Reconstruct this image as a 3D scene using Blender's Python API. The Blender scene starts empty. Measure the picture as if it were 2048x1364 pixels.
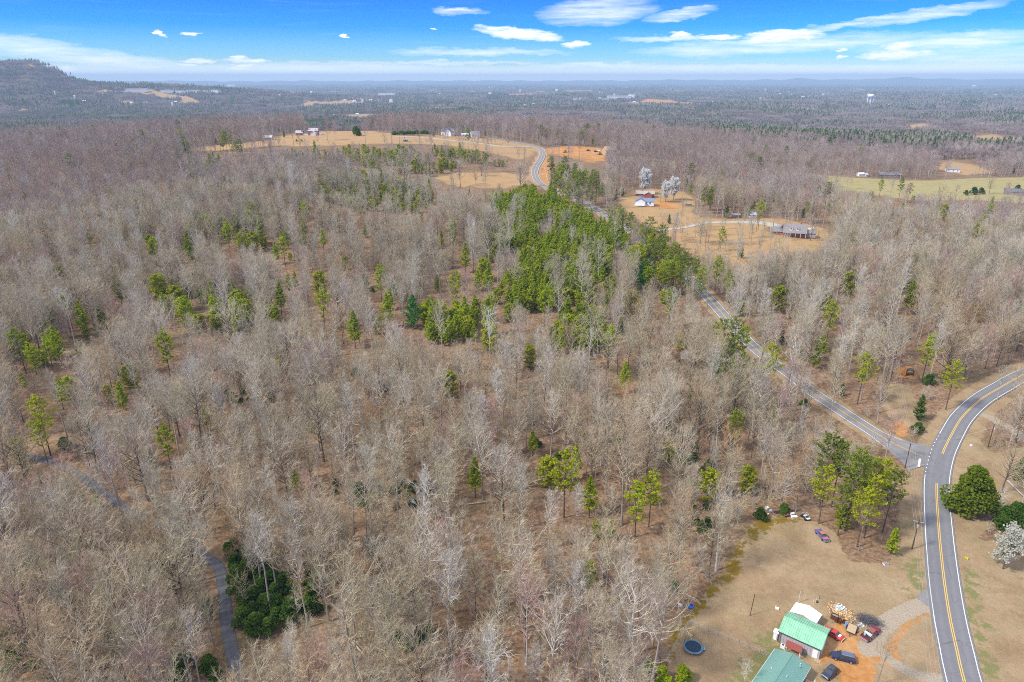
import bpy, math, random
import numpy as np
from mathutils import Vector, Matrix
from mathutils.bvhtree import BVHTree

R = math.radians
S = bpy.context.scene
COL = S.collection
rng = np.random.RandomState(11)
random.seed(5)

# ------------------------------------------------------------------ camera
CAM_H = 115.0
FPX = 1365.0                      # focal length in photo pixels (2048 wide)
PITCH = math.atan(525.0 / FPX)
cam_d = bpy.data.cameras.new('camera')
cam_d.sensor_width = 36.0
cam_d.lens = 36.0 * FPX / 2048.0
cam_d.clip_start = 0.5
cam_d.clip_end = 90000.0
cam = bpy.data.objects.new('camera', cam_d)
COL.objects.link(cam)
cam.location = (0, 0, CAM_H)
cam.rotation_euler = (math.pi / 2 - PITCH, 0, 0)
S.camera = cam

# ------------------------------------------------------------------ sun and exposure
SUN_AZ, SUN_EL = R(-112), R(46)            # azimuth from +Y towards +X, elevation: the sun stands to the left
sun_dir = Vector((math.sin(SUN_AZ) * math.cos(SUN_EL), math.cos(SUN_AZ) * math.cos(SUN_EL), math.sin(SUN_EL)))
sd = bpy.data.lights.new('sun', 'SUN')
sd.energy = 2.9
sd.angle = R(7)
sd.color = (1.0, 0.95, 0.85)
so = bpy.data.objects.new('sun', sd)
COL.objects.link(so)
so.rotation_euler = sun_dir.to_track_quat('Z', 'Y').to_euler()
S.view_settings.view_transform = 'Standard'
S.view_settings.look = 'None'
S.view_settings.gamma = 1.0
S.view_settings.use_curve_mapping = False
S.view_settings.exposure = 0.74
S.render.engine = 'CYCLES'
cy = S.cycles
cy.max_bounces = 4
cy.diffuse_bounces = 3
cy.pixel_filter_type = 'BLACKMAN_HARRIS'
cy.filter_width = 1.0
cy.glossy_bounces = 2
cy.transmission_bounces = 3
cy.transparent_max_bounces = 4
cy.volume_bounces = 0
cy.caustics_reflective = False
cy.caustics_refractive = False
cy.use_adaptive_sampling = False
cy.use_denoising = False

# ------------------------------------------------------------------ world: Nishita sky, tinted, with clouds laid out by direction
class NT:
    """small helper to write node graphs"""
    def __init__(s, tree):
        s.t = tree; s.n = tree.nodes; s.l = tree.links
    def node(s, typ, ins=None, **kw):
        nd = s.n.new(typ)
        for k, v in kw.items():
            setattr(nd, k, v)
        for k, v in (ins or {}).items():
            s.put(nd.inputs[k], v)
        return nd
    def put(s, sock, v):
        if isinstance(v, bpy.types.NodeSocket):
            s.l.new(v, sock)
        else:
            sock.default_value = v
    def math(s, op, a, b=None, c=None, clamp=False):
        nd = s.n.new('ShaderNodeMath'); nd.operation = op; nd.use_clamp = clamp
        s.put(nd.inputs[0], a)
        if b is not None: s.put(nd.inputs[1], b)
        if c is not None: s.put(nd.inputs[2], c)
        return nd.outputs[0]
    def mix(s, f, a, b, blend='MIX'):
        nd = s.n.new('ShaderNodeMix'); nd.data_type = 'RGBA'; nd.blend_type = blend
        s.put(nd.inputs[0], f)
        for sock, v in ((nd.inputs[6], a), (nd.inputs[7], b)):
            if isinstance(v, (tuple, list)) and len(v) == 3: v = (*v, 1)
            s.put(sock, v)
        return nd.outputs[2]
    def noise(s, vec, scale, detail=3, rough=0.55, dist=0.0, col=False):
        nd = s.node('ShaderNodeTexNoise', {'Scale': scale, 'Detail': detail, 'Roughness': rough, 'Distortion': dist})
        if vec is not None: s.l.new(vec, nd.inputs['Vector'])
        return nd.outputs[1 if col else 0]
    def ramp(s, f, stops):
        nd = s.n.new('ShaderNodeValToRGB')
        el = nd.color_ramp.elements
        while len(el) < len(stops): el.new(0.5)
        for e, (p, c) in zip(el, stops):
            e.position = p; e.color = (*c, 1) if len(c) == 3 else c
        s.put(nd.inputs[0], f)
        return nd.outputs[0]
    def mapping(s, vec, scale=(1, 1, 1), rot=(0, 0, 0), loc=(0, 0, 0)):
        nd = s.node('ShaderNodeMapping', {'Scale': scale, 'Rotation': rot, 'Location': loc})
        s.l.new(vec, nd.inputs['Vector'])
        return nd.outputs[0]

world = bpy.data.worlds.new('World')
S.world = world
world.use_nodes = True
world.node_tree.nodes.clear()
W = NT(world.node_tree)
w_out = W.node('ShaderNodeOutputWorld')
sky = W.node('ShaderNodeTexSky', sky_type='NISHITA', sun_disc=False)
sky.sun_elevation = SUN_EL
sky.sun_rotation = SUN_AZ
sky.altitude = 400
sky.air_density = 1.0
sky.dust_density = 0.3
sky.ozone_density = 2.0
tc = W.node('ShaderNodeTexCoord')
sep = W.node('ShaderNodeSeparateXYZ', {0: tc.outputs['Generated']})
X, Y, Z = sep.outputs
el = W.math('ARCSINE', Z)                                        # elevation, radians
az = W.math('ARCTAN2', X, Y)                                     # azimuth from +Y
eld = W.math('MULTIPLY', el, 180 / math.pi)
azd = W.math('MULTIPLY', az, 180 / math.pi)
tint = W.ramp(W.math('MULTIPLY', eld, 1 / 30.0, clamp=True),
              [(0.0, (1.0, 1.1, 1.15)), (0.05, (0.30, 0.70, 1.15)), (0.12, (0.03, 0.42, 1.2)), (0.23, (0.0, 0.24, 1.2)), (0.5, (0.0, 0.28, 1.15)), (1.0, (0.06, 0.40, 1.1))])
sky_col = W.mix(1.0, sky.outputs[0], tint, 'MULTIPLY')
# clouds: coordinates are azimuth / elevation in degrees, warped by noise
av = W.node('ShaderNodeCombineXYZ', {0: azd, 1: eld, 2: 0.0}).outputs[0]
wn = W.noise(W.mapping(av, (0.55, 2.2, 1)), 1.0, 5, 0.62, col=True)
wsep = W.node('ShaderNodeSeparateXYZ', {0: wn}).outputs
wx = W.math('MULTIPLY_ADD', W.math('SUBTRACT', wsep[0], 0.5), 2.2, azd)
wy = W.math('MULTIPLY_ADD', W.math('SUBTRACT', wsep[1], 0.5), 0.85, eld)

def dirdeg(u, v):
    dx = u - 1024; dy = FPX * math.cos(PITCH) - (v - 682) * math.sin(PITCH); dz = -(v - 682) * math.cos(PITCH) - FPX * math.sin(PITCH)
    n = math.sqrt(dx * dx + dy * dy + dz * dz)
    return math.degrees(math.atan2(dx, dy)), math.degrees(math.asin(dz / n))

def cloud(u, v, w, h, slope=0.0, soft=1.0):
    """an elliptical cloud field value (1 at centre, 0 at rim) around the direction that pixel u,v looks in"""
    a0, e0 = dirdeg(u, v)
    sw = abs(dirdeg(u + w, v)[0] - dirdeg(u - w, v)[0]) / 2
    sh = abs(dirdeg(u, v + h)[1] - dirdeg(u, v - h)[1]) / 2
    dxx = W.math('SUBTRACT', wx, a0); dyy = W.math('SUBTRACT', wy, e0)
    dyy = W.math('MULTIPLY_ADD', dxx, -slope, dyy)
    q = W.math('ADD', W.math('POWER', W.math('DIVIDE', dxx, sw), 2.0), W.math('POWER', W.math('DIVIDE', dyy, sh), 2.0))
    return W.math('SUBTRACT', 1.0, q, clamp=True)

def maxof(l):
    r = l[0]
    for q in l[1:]: r = W.math('MAXIMUM', r, q)
    return r
puffs = maxof([cloud(*a) for a in [
    (1040, 68, 100, 15, -0.10), (1152, 88, 28, 9, 0), (1565, 72, 95, 15, .05), (1440, 74, 48, 9, 0), (1365, 69, 30, 8, -.1),
    (1785, 111, 90, 10, .02), (1800, 94, 38, 12, 0), (1684, 98, 14, 6, 0), (1684, 116, 12, 6, 0),
    (320, 68, 14, 9, -.3), (384, 68, 15, 5, 0), (400, 121, 42, 6, 0), (490, 120, 52, 7, 0), (478, 133, 34, 6, 0), (380, 131, 28, 4, 0), (866, 56, 10, 4, 0), (690, 71, 10, 4, 0),
    (1636, 157, 22, 6, 0), (1699, 158, 24, 5, 0), (1855, 143, 40, 5, 0), (1912, 152, 11, 7, 0), (340, 160, 26, 6, 0), (395, 161, 30, 6, 0), (480, 158, 50, 5, 0), (2044, 147, 14, 5, 0), (130, 140, 24, 7, 0), (560, 162, 60, 4, 0)]])
wisps = maxof([cloud(*a) for a in [
    (1195, 24, 130, 30, .05), (1360, 28, 80, 14, .16), (1860, 28, 170, 14, .13), (1700, 46, 150, 9, .12), (960, 104, 190, 9, 0), (1410, 96, 100, 16, .03),
    (900, 125, 200, 5, 0), (1200, 130, 170, 6, 0), (1450, 134, 220, 6, 0), (1900, 85, 220, 20, .06), (1560, 90, 330, 18, .04), (1950, 110, 160, 20, .03), (60, 96, 220, 26, -.1), (200, 118, 260, 16, -.08),
    (650, 135, 260, 14, 0), (1760, 140, 300, 10, .02), (920, 22, 60, 10, 0), (1330, 78, 120, 7, 0), (1400, 110, 80, 8, 0)]])
fine = W.noise(W.mapping(av, (0.5, 3.2, 1)), 1.6, 6, 0.65)
streak = W.noise(W.mapping(av, (0.16, 2.6, 1), rot=(0, 0, R(-5))), 1.0, 5, 0.6)
pm = W.math('MULTIPLY', W.math('SUBTRACT', W.math('ADD', W.math('MULTIPLY', W.math('POWER', puffs, 0.75), 1.25), W.math('MULTIPLY', fine, 1.5)), 0.92), 1.15, clamp=True)
pm = W.math('MULTIPLY', pm, W.math('MULTIPLY', puffs, 4.0, clamp=True))
wm = W.math('MULTIPLY', W.math('MULTIPLY', W.math('POWER', wisps, 0.8), 1.0), W.math('MULTIPLY', W.math('SUBTRACT', W.math('ADD', streak, W.math('MULTIPLY', fine, 0.3)), 0.32), 2.0, clamp=True), clamp=True)
# away from the clouds one can name, the same thin streaks run on round and over the whole sky
gen = W.math('MULTIPLY', W.math('SUBTRACT', streak, 0.56), 1.1, clamp=True)
gen = W.math('MULTIPLY', gen, 0.28)
high = W.math('MULTIPLY', W.math('SUBTRACT', eld, 9.0), 1 / 22.0, clamp=True)      # the thin veil thickens overhead, which is why shadows are soft
high = W.math('MULTIPLY', high, W.math('MULTIPLY_ADD', streak, 0.5, 0.55), clamp=True)
gen = W.math('MAXIMUM', gen, high)
veil = W.math('MAXIMUM', W.math('MULTIPLY', wm, 0.95), gen)
VEIL_W = W.node('ShaderNodeRGB'); VEIL_W.outputs[0].default_value = (7.6, 7.9, 8.6, 1)
sky_col = W.mix(W.math('MULTIPLY', veil, 0.9), sky_col, VEIL_W.outputs[0])
cl_col = W.mix(W.math('MULTIPLY', W.math('SUBTRACT', fine, 0.3), 1.8, clamp=True), (6.0, 6.7, 8.4), (9.4, 9.4, 9.6))
sky_col = W.mix(pm, sky_col, cl_col)
# brightening added to the sky all along the horizon, offsetting the haze's dimming
hz = W.math('SUBTRACT', 1.0, W.math('ABSOLUTE', W.math('DIVIDE', eld, 1.0)), clamp=True)
sky_col = W.mix(W.math('MULTIPLY', W.math('POWER', hz, 1.0), 0.85), sky_col, W.node('ShaderNodeRGB').outputs[0])
[n for n in W.n if n.bl_idname == 'ShaderNodeRGB'][-1].outputs[0].default_value = (12.0, 12.4, 12.6, 1)
bg = W.node('ShaderNodeBackground', {'Color': sky_col, 'Strength': 0.10})
W.l.new(bg.outputs[0], w_out.inputs['Surface'])
# ------------------------------------------------------------------ looking through the lens once, to lay the land out where it stands
CP, SP = math.cos(PITCH), math.sin(PITCH)
def ray(u, v):
    return np.array([u - 1024.0, FPX * CP - (v - 682) * SP, -(v - 682) * CP - FPX * SP])
def at_height(u, v, z):
    d = ray(u, v); t = (CAM_H - z) / -d[2]
    return d[0] * t, d[1] * t
def project(x, y, z):
    dy = y; dz = z - CAM_H
    zc = dy * CP - dz * SP
    yc = -(dy * SP + dz * CP)
    return 1024 + FPX * x / zc, 682 + FPX * yc / zc, zc

# heights: control points given as (pixel u, v, height there) and as world points
ctl = [(1024, 1500, 0), (0, 1364, 0), (2048, 1364, 0), (0, 1100, -1), (400, 1000, 0), (1024, 1000, 0), (1600, 1200, 0), (1300, 1300, 0), (1750, 1300, 0), (1900, 1150, 0), (1840, 890, 0), (2040, 740, 2), (2048, 1000, -1),
       (1400, 590, 8), (1250, 460, 20), (1085, 370, 33), (1078, 298, 42), (1600, 755, 2),
       (1024, 700, 4), (600, 700, 4), (100, 700, 3), (600, 500, 14), (100, 500, 12), (900, 470, 19), (1500, 600, 8), (1900, 600, 6),
       (1590, 455, 18), (1280, 405, 26), (1900, 460, 11), (950, 357, 37), (600, 380, 33), (200, 390, 28), (0, 400, 24),
       (620, 269, 56), (800, 276, 54), (900, 273, 52), (1000, 284, 47), (1120, 296, 43), (1190, 302, 42), (380, 296, 50), (250, 300, 49), (100, 305, 44), (-100, 310, 38),
       (1300, 340, 33), (1500, 340, 20), (1700, 352, 13), (1850, 370, 10), (2040, 382, 9), (1500, 410, 20)]
P = []
for u, v, z in ctl:
    x, y = at_height(u, v, z); P.append((x, y, z))
P += [(0, 1130, 40), (160, 1080, 38), (300, 1120, 28), (-250, 1130, 30), (-600, 1100, 15), (0, 1700, 0), (-700, 1700, -12), (700, 1600, -2), (-1300, 2500, -30), (0, 2800, -32), (1300, 2500, -22), (-1600, 1300, -15),
      (1500, 1200, 0), (0, -200, 0), (-300, 0, -2), (300, 0, 0), (-900, 500, 8), (1000, 500, 4), (0, 3600, -36), (2200, 2400, -30), (-2400, 2000, -30)]
P = np.array(P, float)
def tps_k(r2):
    return np.where(r2 > 0, 0.5 * r2 * np.log(np.maximum(r2, 1e-12)), 0)
SC = 1000.0
pp = P[:, :2] / SC
d2 = ((pp[:, None] - pp[None]) ** 2).sum(-1)
n = len(P)
A = np.zeros((n + 3, n + 3))
A[:n, :n] = tps_k(d2) + np.eye(n) * 2e-4
A[:n, n] = 1; A[:n, n + 1:] = pp; A[n, :n] = 1; A[n + 1:, :n] = pp.T
wts = np.linalg.solve(A, np.concatenate([P[:, 2], [0, 0, 0]]))

_g = np.random.RandomState(3)
_waves = [(_g.uniform(0, 2 * math.pi), _g.uniform(0, 2 * math.pi), s) for s in (420, 560, 760, 980, 1300, 1700, 2300, 3100) for _ in range(3)]
def rolling(x, y):
    h = np.zeros_like(x)
    for a, ph, s in _waves:
        h += np.sin((x * math.cos(a) + y * math.sin(a)) * 2 * math.pi / s + ph) * (s ** 0.6)
    return h / 300.0
def sstep(a, b, x):
    t = np.clip((x - a) / (b - a), 0, 1)
    return t * t * (3 - 2 * t)
def height(x, y):
    x = np.asarray(x, float); y = np.asarray(y, float)
    sh = x.shape; x = x.ravel(); y = y.ravel()
    z = np.zeros(len(x))
    for i in range(0, len(x), 20000):
        xx, yy = x[i:i + 20000], y[i:i + 20000]
        rr = np.sqrt(xx * xx + yy * yy); cl = np.minimum(1, 3400 / np.maximum(rr, 1))
        q = np.stack([xx * cl, yy * cl], 1) / SC
        K = tps_k(((q[:, None] - pp[None]) ** 2).sum(-1))
        z[i:i + 20000] = K @ wts[:n] + wts[n] + q @ wts[n + 1:]
    r = np.sqrt(x * x + y * y)
    far = sstep(2200, 3400, r)
    z = z * (1 - far) + -34 * far
    z = z + rolling(x, y) * 9 * sstep(1000, 2600, r)
    a = np.degrees(np.arctan2(x, y))
    # the long mountain on the left, 5 km off
    prof = np.interp(a, [-75, -60, -50, -42, -36.5, -35, -33.4, -32.8, -32.1, -31.2, -30, -27.9, -25.4, -23, -19, -16, -10], [40, 100, 180, 220, 236, 238, 242, 232, 192, 140, 124, 112, 100, 86, 62, 42, 0])
    z = z + (prof + 3 * np.sin(a * 9) + 2 * np.sin(a * 23)) * np.exp(-((r - 5000) / 900) ** 2) * (prof > 0)
    # low blue ridges 26 km off
    p2 = 0.9 * np.interp(a, [-40, 5, 12, 15, 17, 20, 21.5, 23, 26, 28, 29.5, 31, 33, 34.5, 37, 60], [60, 90, 105, 120, 110, 135, 185, 130, 120, 205, 150, 165, 135, 150, 215, 190])
    z = z + (p2 + 12 * np.sin(a * 2.7)) * np.exp(-((r - 26000) / 2600) ** 2)
    return z.reshape(sh)

class Noise2:
    def __init__(s, seed, scale):
        r_ = np.random.RandomState(seed); s.g = r_.rand(64, 64); s.s = scale
    def __call__(s, x, y):
        x = np.asarray(x) / s.s; y = np.asarray(y) / s.s
        xi = np.floor(x).astype(int); yi = np.floor(y).astype(int); fx = x - xi; fy = y - yi
        fx = fx * fx * (3 - 2 * fx); fy = fy * fy * (3 - 2 * fy)
        a = s.g[xi % 64, yi % 64]; b = s.g[(xi + 1) % 64, yi % 64]; c = s.g[xi % 64, (yi + 1) % 64]; d = s.g[(xi + 1) % 64, (yi + 1) % 64]
        return (a * (1 - fx) + b * fx) * (1 - fy) + (c * (1 - fx) + d * fx) * fy
clear_noise = Noise2(12, 170)
# polar sheet round the viewpoint: fine near by, coarse to the horizon
rs = [0.0, 18, 36, 54, 66]
while rs[-1] < 420: rs.append(rs[-1] + max(1.5, rs[-1] * 0.011))
while rs[-1] < 3500: rs.append(rs[-1] * 1.022)
while rs[-1] < 31000: rs.append(rs[-1] * 1.035)
rs = np.array(rs)
an = np.concatenate([np.arange(-180, -45, 3.0), np.arange(-45, 45, 0.25), np.arange(45, 180, 3.0)])
AN, RR = np.meshgrid(np.radians(an), rs[1:])
GX = RR * np.sin(AN); GY = RR * np.cos(AN)
GZ = height(GX, GY)
nr, na = GX.shape
vco = np.concatenate([[[0, 0, float(height(np.array([0.]), np.array([0.]))[0])]], np.stack([GX, GY, GZ], -1).reshape(-1, 3)])
ii, jj = np.meshgrid(np.arange(nr - 1), np.arange(na), indexing='ij')
j2 = (jj + 1) % na
quads = np.stack([1 + ii * na + jj, 1 + ii * na + j2, 1 + (ii + 1) * na + j2, 1 + (ii + 1) * na + jj], -1).reshape(-1, 4)[:, ::-1]
j = np.arange(na)
fan = np.stack([np.zeros(na, int), 1 + j, 1 + (j + 1) % na], -1)[:, ::-1]

def mesh_from(name, verts, faces_list, mats=(), mat_idx=None, smooth=False):
    """faces_list: list of int arrays, each (n,k)"""
    me = bpy.data.meshes.new(name)
    verts = np.asarray(verts, np.float32)
    me.vertices.add(len(verts)); me.vertices.foreach_set('co', verts.ravel())
    loops = np.concatenate([np.asarray(f).ravel() for f in faces_list]).astype(np.int32)
    tot = np.concatenate([np.full(len(f), np.asarray(f).shape[1]) for f in faces_list]).astype(np.int32)
    st = np.concatenate([[0], np.cumsum(tot)[:-1]]).astype(np.int32)
    me.loops.add(len(loops)); me.loops.foreach_set('vertex_index', loops)
    me.polygons.add(len(tot)); me.polygons.foreach_set('loop_start', st); me.polygons.foreach_set('loop_total', tot)
    for m in mats: me.materials.append(m)
    if mat_idx is not None: me.polygons.foreach_set('material_index', np.asarray(mat_idx, np.int32))
    pass
    me.polygons.foreach_set('use_smooth', np.full(len(tot), bool(smooth)))
    me.update(calc_edges=True)
    return me

_tris = np.concatenate([fan, quads[:, [0, 1, 2]], quads[:, [0, 2, 3]]])
_near = np.linalg.norm(vco[_tris[:, 0], :2], axis=1) < 9000
BVH = BVHTree.FromPolygons(vco.tolist(), _tris[_near].tolist())
def gz(x, y):
    h = BVH.ray_cast(Vector((x, y, 900)), Vector((0, 0, -1)))
    return h[0].z if h[0] else float(height(np.array([x]), np.array([y]))[0])
def G(u, v, up=0.0):
    """world point on the ground (raised by up) seen at photo pixel u,v"""
    h = BVH.ray_cast(Vector((0, 0, CAM_H)), Vector(ray(u, v)).normalized())
    if h[0] is None:
        x, y = at_height(u, max(v, 163), -30); return Vector((x, y, gz(x, y) + up))
    return Vector((h[0].x, h[0].y, h[0].z + up))
def spline(pts, step=3.0):
    """Catmull-Rom through 2-D points, resampled"""
    p = [np.array(q[:2], float) for q in pts]
    p = [2 * p[0] - p[1]] + p + [2 * p[-1] - p[-2]]
    out = []
    for i in range(1, len(p) - 2):
        L = np.linalg.norm(p[i + 1] - p[i]); k = max(2, int(L / step))
        for t in np.arange(k) / k:
            out.append(0.5 * (2 * p[i] + (p[i + 1] - p[i - 1]) * t + (2 * p[i - 1] - 5 * p[i] + 4 * p[i + 1] - p[i + 2]) * t * t + (3 * p[i] - p[i - 1] - 3 * p[i + 1] + p[i + 2]) * t ** 3))
    out.append(p[-2])
    return np.array(out)
def gpts(px): return [G(u, v)[:2] for u, v in px]

# ------------------------------------------------------------------ where things lie (centre lines and outlines, first in the photo, then on the ground)
ROAD_MAIN = spline(gpts([(1995, 1600), (1928, 1364), (1913, 1300), (1900, 1240), (1889, 1170), (1881, 1100), (1876, 1040), (1873, 990), (1874, 957), (1880, 925), (1888, 900), (1905, 866), (1925, 834), (1961, 800), (2002, 775), (2048, 750), (2110, 728), (2200, 706)]))
ROAD_SIDE = spline(gpts([(1868, 926), (1845, 914), (1800, 894), (1754, 869), (1666, 812), (1622, 783), (1586, 754), (1520, 706), (1476, 663), (1443, 626), (1410, 589), (1390, 566), (1350, 530), (1302, 492), (1260, 463), (1201, 424), (1140, 392), (1084, 370), (1070, 351), (1071, 337), (1081, 320), (1085, 307), (1080, 298), (1066, 291.5), (1040, 286.5), (1005, 281), (975, 276.5)]), 4.0)
LANE = spline(gpts([(505, 1480), (480, 1364), (459, 1280), (451, 1213), (445, 1165), (437, 1133), (416, 1117), (347, 1067), (250, 1015), (180, 965), (120, 930), (60, 915), (-60, 900)]))
DRIVE = spline(gpts([(1875, 1200), (1862, 1203), (1834, 1214), (1797, 1230), (1769, 1250), (1748, 1275), (1735, 1300)]))
DRIVE_B = spline(gpts([(1890, 1360), (1840, 1351), (1797, 1332), (1772, 1312), (1745, 1295)]))
DRIVE_MID = spline(gpts([(1312, 462), (1324, 460), (1371, 455), (1407, 447), (1444, 445), (1493, 445), (1530, 447), (1566, 455)]))
DRIVE_RIGHT = spline(gpts([(1950, 822), (1975, 833), (2000, 845), (2030, 862), (2060, 885)]))
FARM_LANE = spline(gpts([(1060, 294), (1010, 294), (965, 288), (900, 281), (850, 276), (790, 273.5)]), 5)

AREAS_PX = {
 'yard': [(1325, 1380), (1335, 1320), (1358, 1265), (1385, 1220), (1425, 1170), (1455, 1140), (1478, 1085), (1500, 1050), (1540, 1032), (1585, 1032), (1625, 1040), (1668, 1062), (1684, 1100), (1705, 1124), (1775, 1128), (1800, 1085), (1796, 1040), (1800, 985), (1806, 950), (1838, 952), (1862, 1060), (1878, 1190), (1900, 1300), (1960, 1720), (1280, 1720)],
 'verge': [(1893, 960), (1900, 925), (1925, 870), (1950, 842), (1975, 850), (1960, 880), (1985, 905), (2060, 890), (2060, 1020), (2000, 1010), (1960, 1080), (2060, 1090), (2100, 1400), (1960, 1420), (1925, 1280), (1900, 1130)],
 'midclear': [(1232, 402), (1262, 380), (1310, 378), (1372, 384), (1392, 400), (1385, 425), (1400, 436), (1470, 438), (1560, 436), (1640, 455), (1668, 470), (1660, 500), (1600, 506), (1560, 515), (1535, 515), (1515, 540), (1480, 560), (1420, 520), (1378, 505), (1345, 480), (1318, 456), (1290, 450), (1255, 425)],
 'smallfield': [(862, 354), (885, 347), (950, 345), (1010, 346), (1062, 352), (1052, 368), (1010, 376), (930, 375), (890, 366)],
 'ridgefield': [(362, 297), (430, 291), (520, 283), (556, 272), (600, 266), (650, 262), (760, 266), (860, 270), (950, 275), (1050, 289), (1076, 297), (1070, 306), (1050, 318), (1030, 318), (985, 306), (900, 291), (800, 287), (640, 292), (540, 292), (400, 304)],
 'build': [(1092, 297), (1130, 291.5), (1212, 297), (1212, 320), (1180, 325), (1120, 312), (1096, 306)],
 'cut': [(1096, 308), (1102, 340), (1098, 374), (1088, 374), (1082, 352), (1088, 320)],
 'longfield': [(1215, 312), (1400, 326), (1520, 336), (1640, 350), (1760, 358), (1850, 361), (1950, 356), (2100, 354), (2100, 410), (1950, 400), (1820, 400), (1700, 383), (1600, 372), (1500, 352), (1380, 340), (1280, 330)],
 'powerline': [(1772, 768), (1820, 768), (1832, 800), (1838, 855), (1792, 852), (1765, 812)],
 'bank': [(1780, 735), (1822, 735), (1826, 756), (1800, 758)],
 'clayA': [(1652, 1272), (1672, 1246), (1690, 1250), (1715, 1262), (1722, 1290), (1745, 1302), (1768, 1300), (1784, 1275), (1812, 1248), (1862, 1214), (1866, 1222), (1815, 1258), (1792, 1285), (1802, 1328), (1780, 1332), (1752, 1322), (1748, 1345), (1752, 1420), (1690, 1420), (1682, 1350), (1660, 1322), (1640, 1332), (1636, 1318)],
 'clayB': [(1782, 844), (1816, 846), (1820, 874), (1784, 868)],
 'clayC': [(1284, 405), (1322, 398), (1365, 410), (1368, 420), (1330, 417)],
 'mossA': [(1500, 1064), (1512, 1040), (1560, 1030), (1600, 1040), (1560, 1050), (1515, 1070), (1480, 1100), (1478, 1150), (1440, 1180), (1410, 1210), (1372, 1244), (1360, 1255), (1340, 1320), (1325, 1330), (1345, 1260), (1390, 1212), (1440, 1150), (1470, 1100)],
 'lawnA': [(1585, 1225), (1560, 1260), (1548, 1320), (1500, 1400), (1430, 1400), (1480, 1330), (1540, 1250)],
 'greenA': [(1806, 1120), (1835, 1120), (1850, 1190), (1815, 1190)],
 'greenB': [(1925, 1140), (1940, 1140), (1975, 1300), (2010, 1400), (1975, 1400), (1940, 1260)],
 'chips': [(1665, 1210), (1685, 1205), (1700, 1225), (1700, 1240), (1680, 1235)],
 'farA': [(660, 231), (760, 228), (780, 236), (700, 239)],
 'farB': [(1250, 205), (1290, 199), (1340, 199), (1395, 206), (1380, 209), (1290, 210)],
 'farC': [(1800, 252), (1850, 246), (1900, 258), (1840, 262)],
 'farD': [(240, 183), (300, 178), (330, 184), (290, 189)],
 'farE': [(1010, 188), (1120, 186), (1130, 190), (1020, 192)],
 'farF': [(620, 205), (690, 199), (740, 206), (680, 211)],
 'farG': [(1900, 275), (1990, 268), (2048, 285), (1990, 292)],
 'farH': [(1860, 335), (1900, 322), (1950, 330), (1990, 345), (1930, 350)],
}
AREAS = {}
for k, pl in AREAS_PX.items():
    AREAS[k] = np.array([[*G(u, v)[:2]] for u, v in pl])

def sdist_poly(x, y, poly):
    """signed distance to a polygon's rim, positive inside"""
    d = np.full(x.shape, 1e18); ins = np.zeros(x.shape, bool)
    for (ax, ay), (bx, by) in zip(poly, np.roll(poly, -1, 0)):
        ex, ey = bx - ax, by - ay
        t = np.clip(((x - ax) * ex + (y - ay) * ey) / (ex * ex + ey * ey + 1e-9), 0, 1)
        d = np.minimum(d, (x - ax - t * ex) ** 2 + (y - ay - t * ey) ** 2)
        c = ((ay > y) != (by > y)) & (x < (bx - ax) * (y - ay) / (by - ay + 1e-12) + ax)
        ins ^= c
    d = np.sqrt(d)
    return np.where(ins, d, -d)
def dist_line(x, y, line):
    d = np.full(x.shape, 1e18)
    for (ax, ay), (bx, by) in zip(line[:-1], line[1:]):
        ex, ey = bx - ax, by - ay
        t = np.clip(((x - ax) * ex + (y - ay) * ey) / (ex * ex + ey * ey + 1e-9), 0, 1)
        d = np.minimum(d, (x - ax - t * ex) ** 2 + (y - ay - t * ey) ** 2)
    return np.sqrt(d)
def area(x, y, names, w):
    """0..1 mask over vertices, 0.5 on the rim, soft over width w (grows with distance)"""
    m = np.zeros(x.shape)
    for nm in names:
        p = AREAS[nm]
        lo, hi = p.min(0) - 3 * np.max(w), p.max(0) + 3 * np.max(w)
        s = (x > lo[0]) & (x < hi[0]) & (y > lo[1]) & (y < hi[1])
        if s.any():
            ww = w[s] if np.ndim(w) else w
            m[s] = np.maximum(m[s], np.clip(0.5 + sdist_poly(x[s], y[s], p) / (2 * ww), 0, 1))
    return m

vx, vy = vco[:, 0], vco[:, 1]
vr = np.hypot(vx, vy)
ww = np.clip(vr * 0.012, 1.5, 40)
m_grass = area(vx, vy, ['yard', 'verge', 'midclear', 'ridgefield', 'smallfield', 'powerline', 'farA', 'farC', 'farF', 'farG', 'farH', 'farD'], ww * (1 + 0.8 * (vr > 300)))
m_grass = np.maximum(m_grass, sstep(0.80, 0.86, clear_noise(vx, vy)) * (vr > 1250) * (vr < 16000) * 0.8)
m_clay = area(vx, vy, ['clayA', 'clayB', 'clayC', 'bank', 'cut', 'build', 'farB', 'farE'], ww)
m_green = area(vx, vy, ['lawnA', 'greenA', 'greenB'], ww * 2.5)
m_field = area(vx, vy, ['longfield'], ww)
m_moss = area(vx, vy, ['mossA'], ww * 1.8)
def near_line(line, wid, soft):
    lo, hi = line.min(0) - 40, line.max(0) + 40
    s = (vx > lo[0]) & (vx < hi[0]) & (vy > lo[1]) & (vy < hi[1])
    m = np.zeros(vx.shape)
    m[s] = np.clip(0.5 + (wid - dist_line(vx[s], vy[s], line)) / (2 * soft), 0, 1)
    return m
m_grass = np.maximum(m_grass, near_line(ROAD_MAIN, 7.5, 1.5))
m_grass = np.maximum(m_grass, near_line(ROAD_SIDE, 6.0, 1.5) * 0.8)
m_gravel = np.maximum(near_line(DRIVE[3:], 2.1, 1.3), near_line(DRIVE_B, 1.6, 1.2) * 0.8)
m_gravel = np.maximum(m_gravel, near_line(ROAD_MAIN, 4.3, 0.8) * 0.62)
m_gravel = np.maximum(m_gravel, near_line(ROAD_SIDE, 3.7, 0.8) * 0.6)
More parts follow.
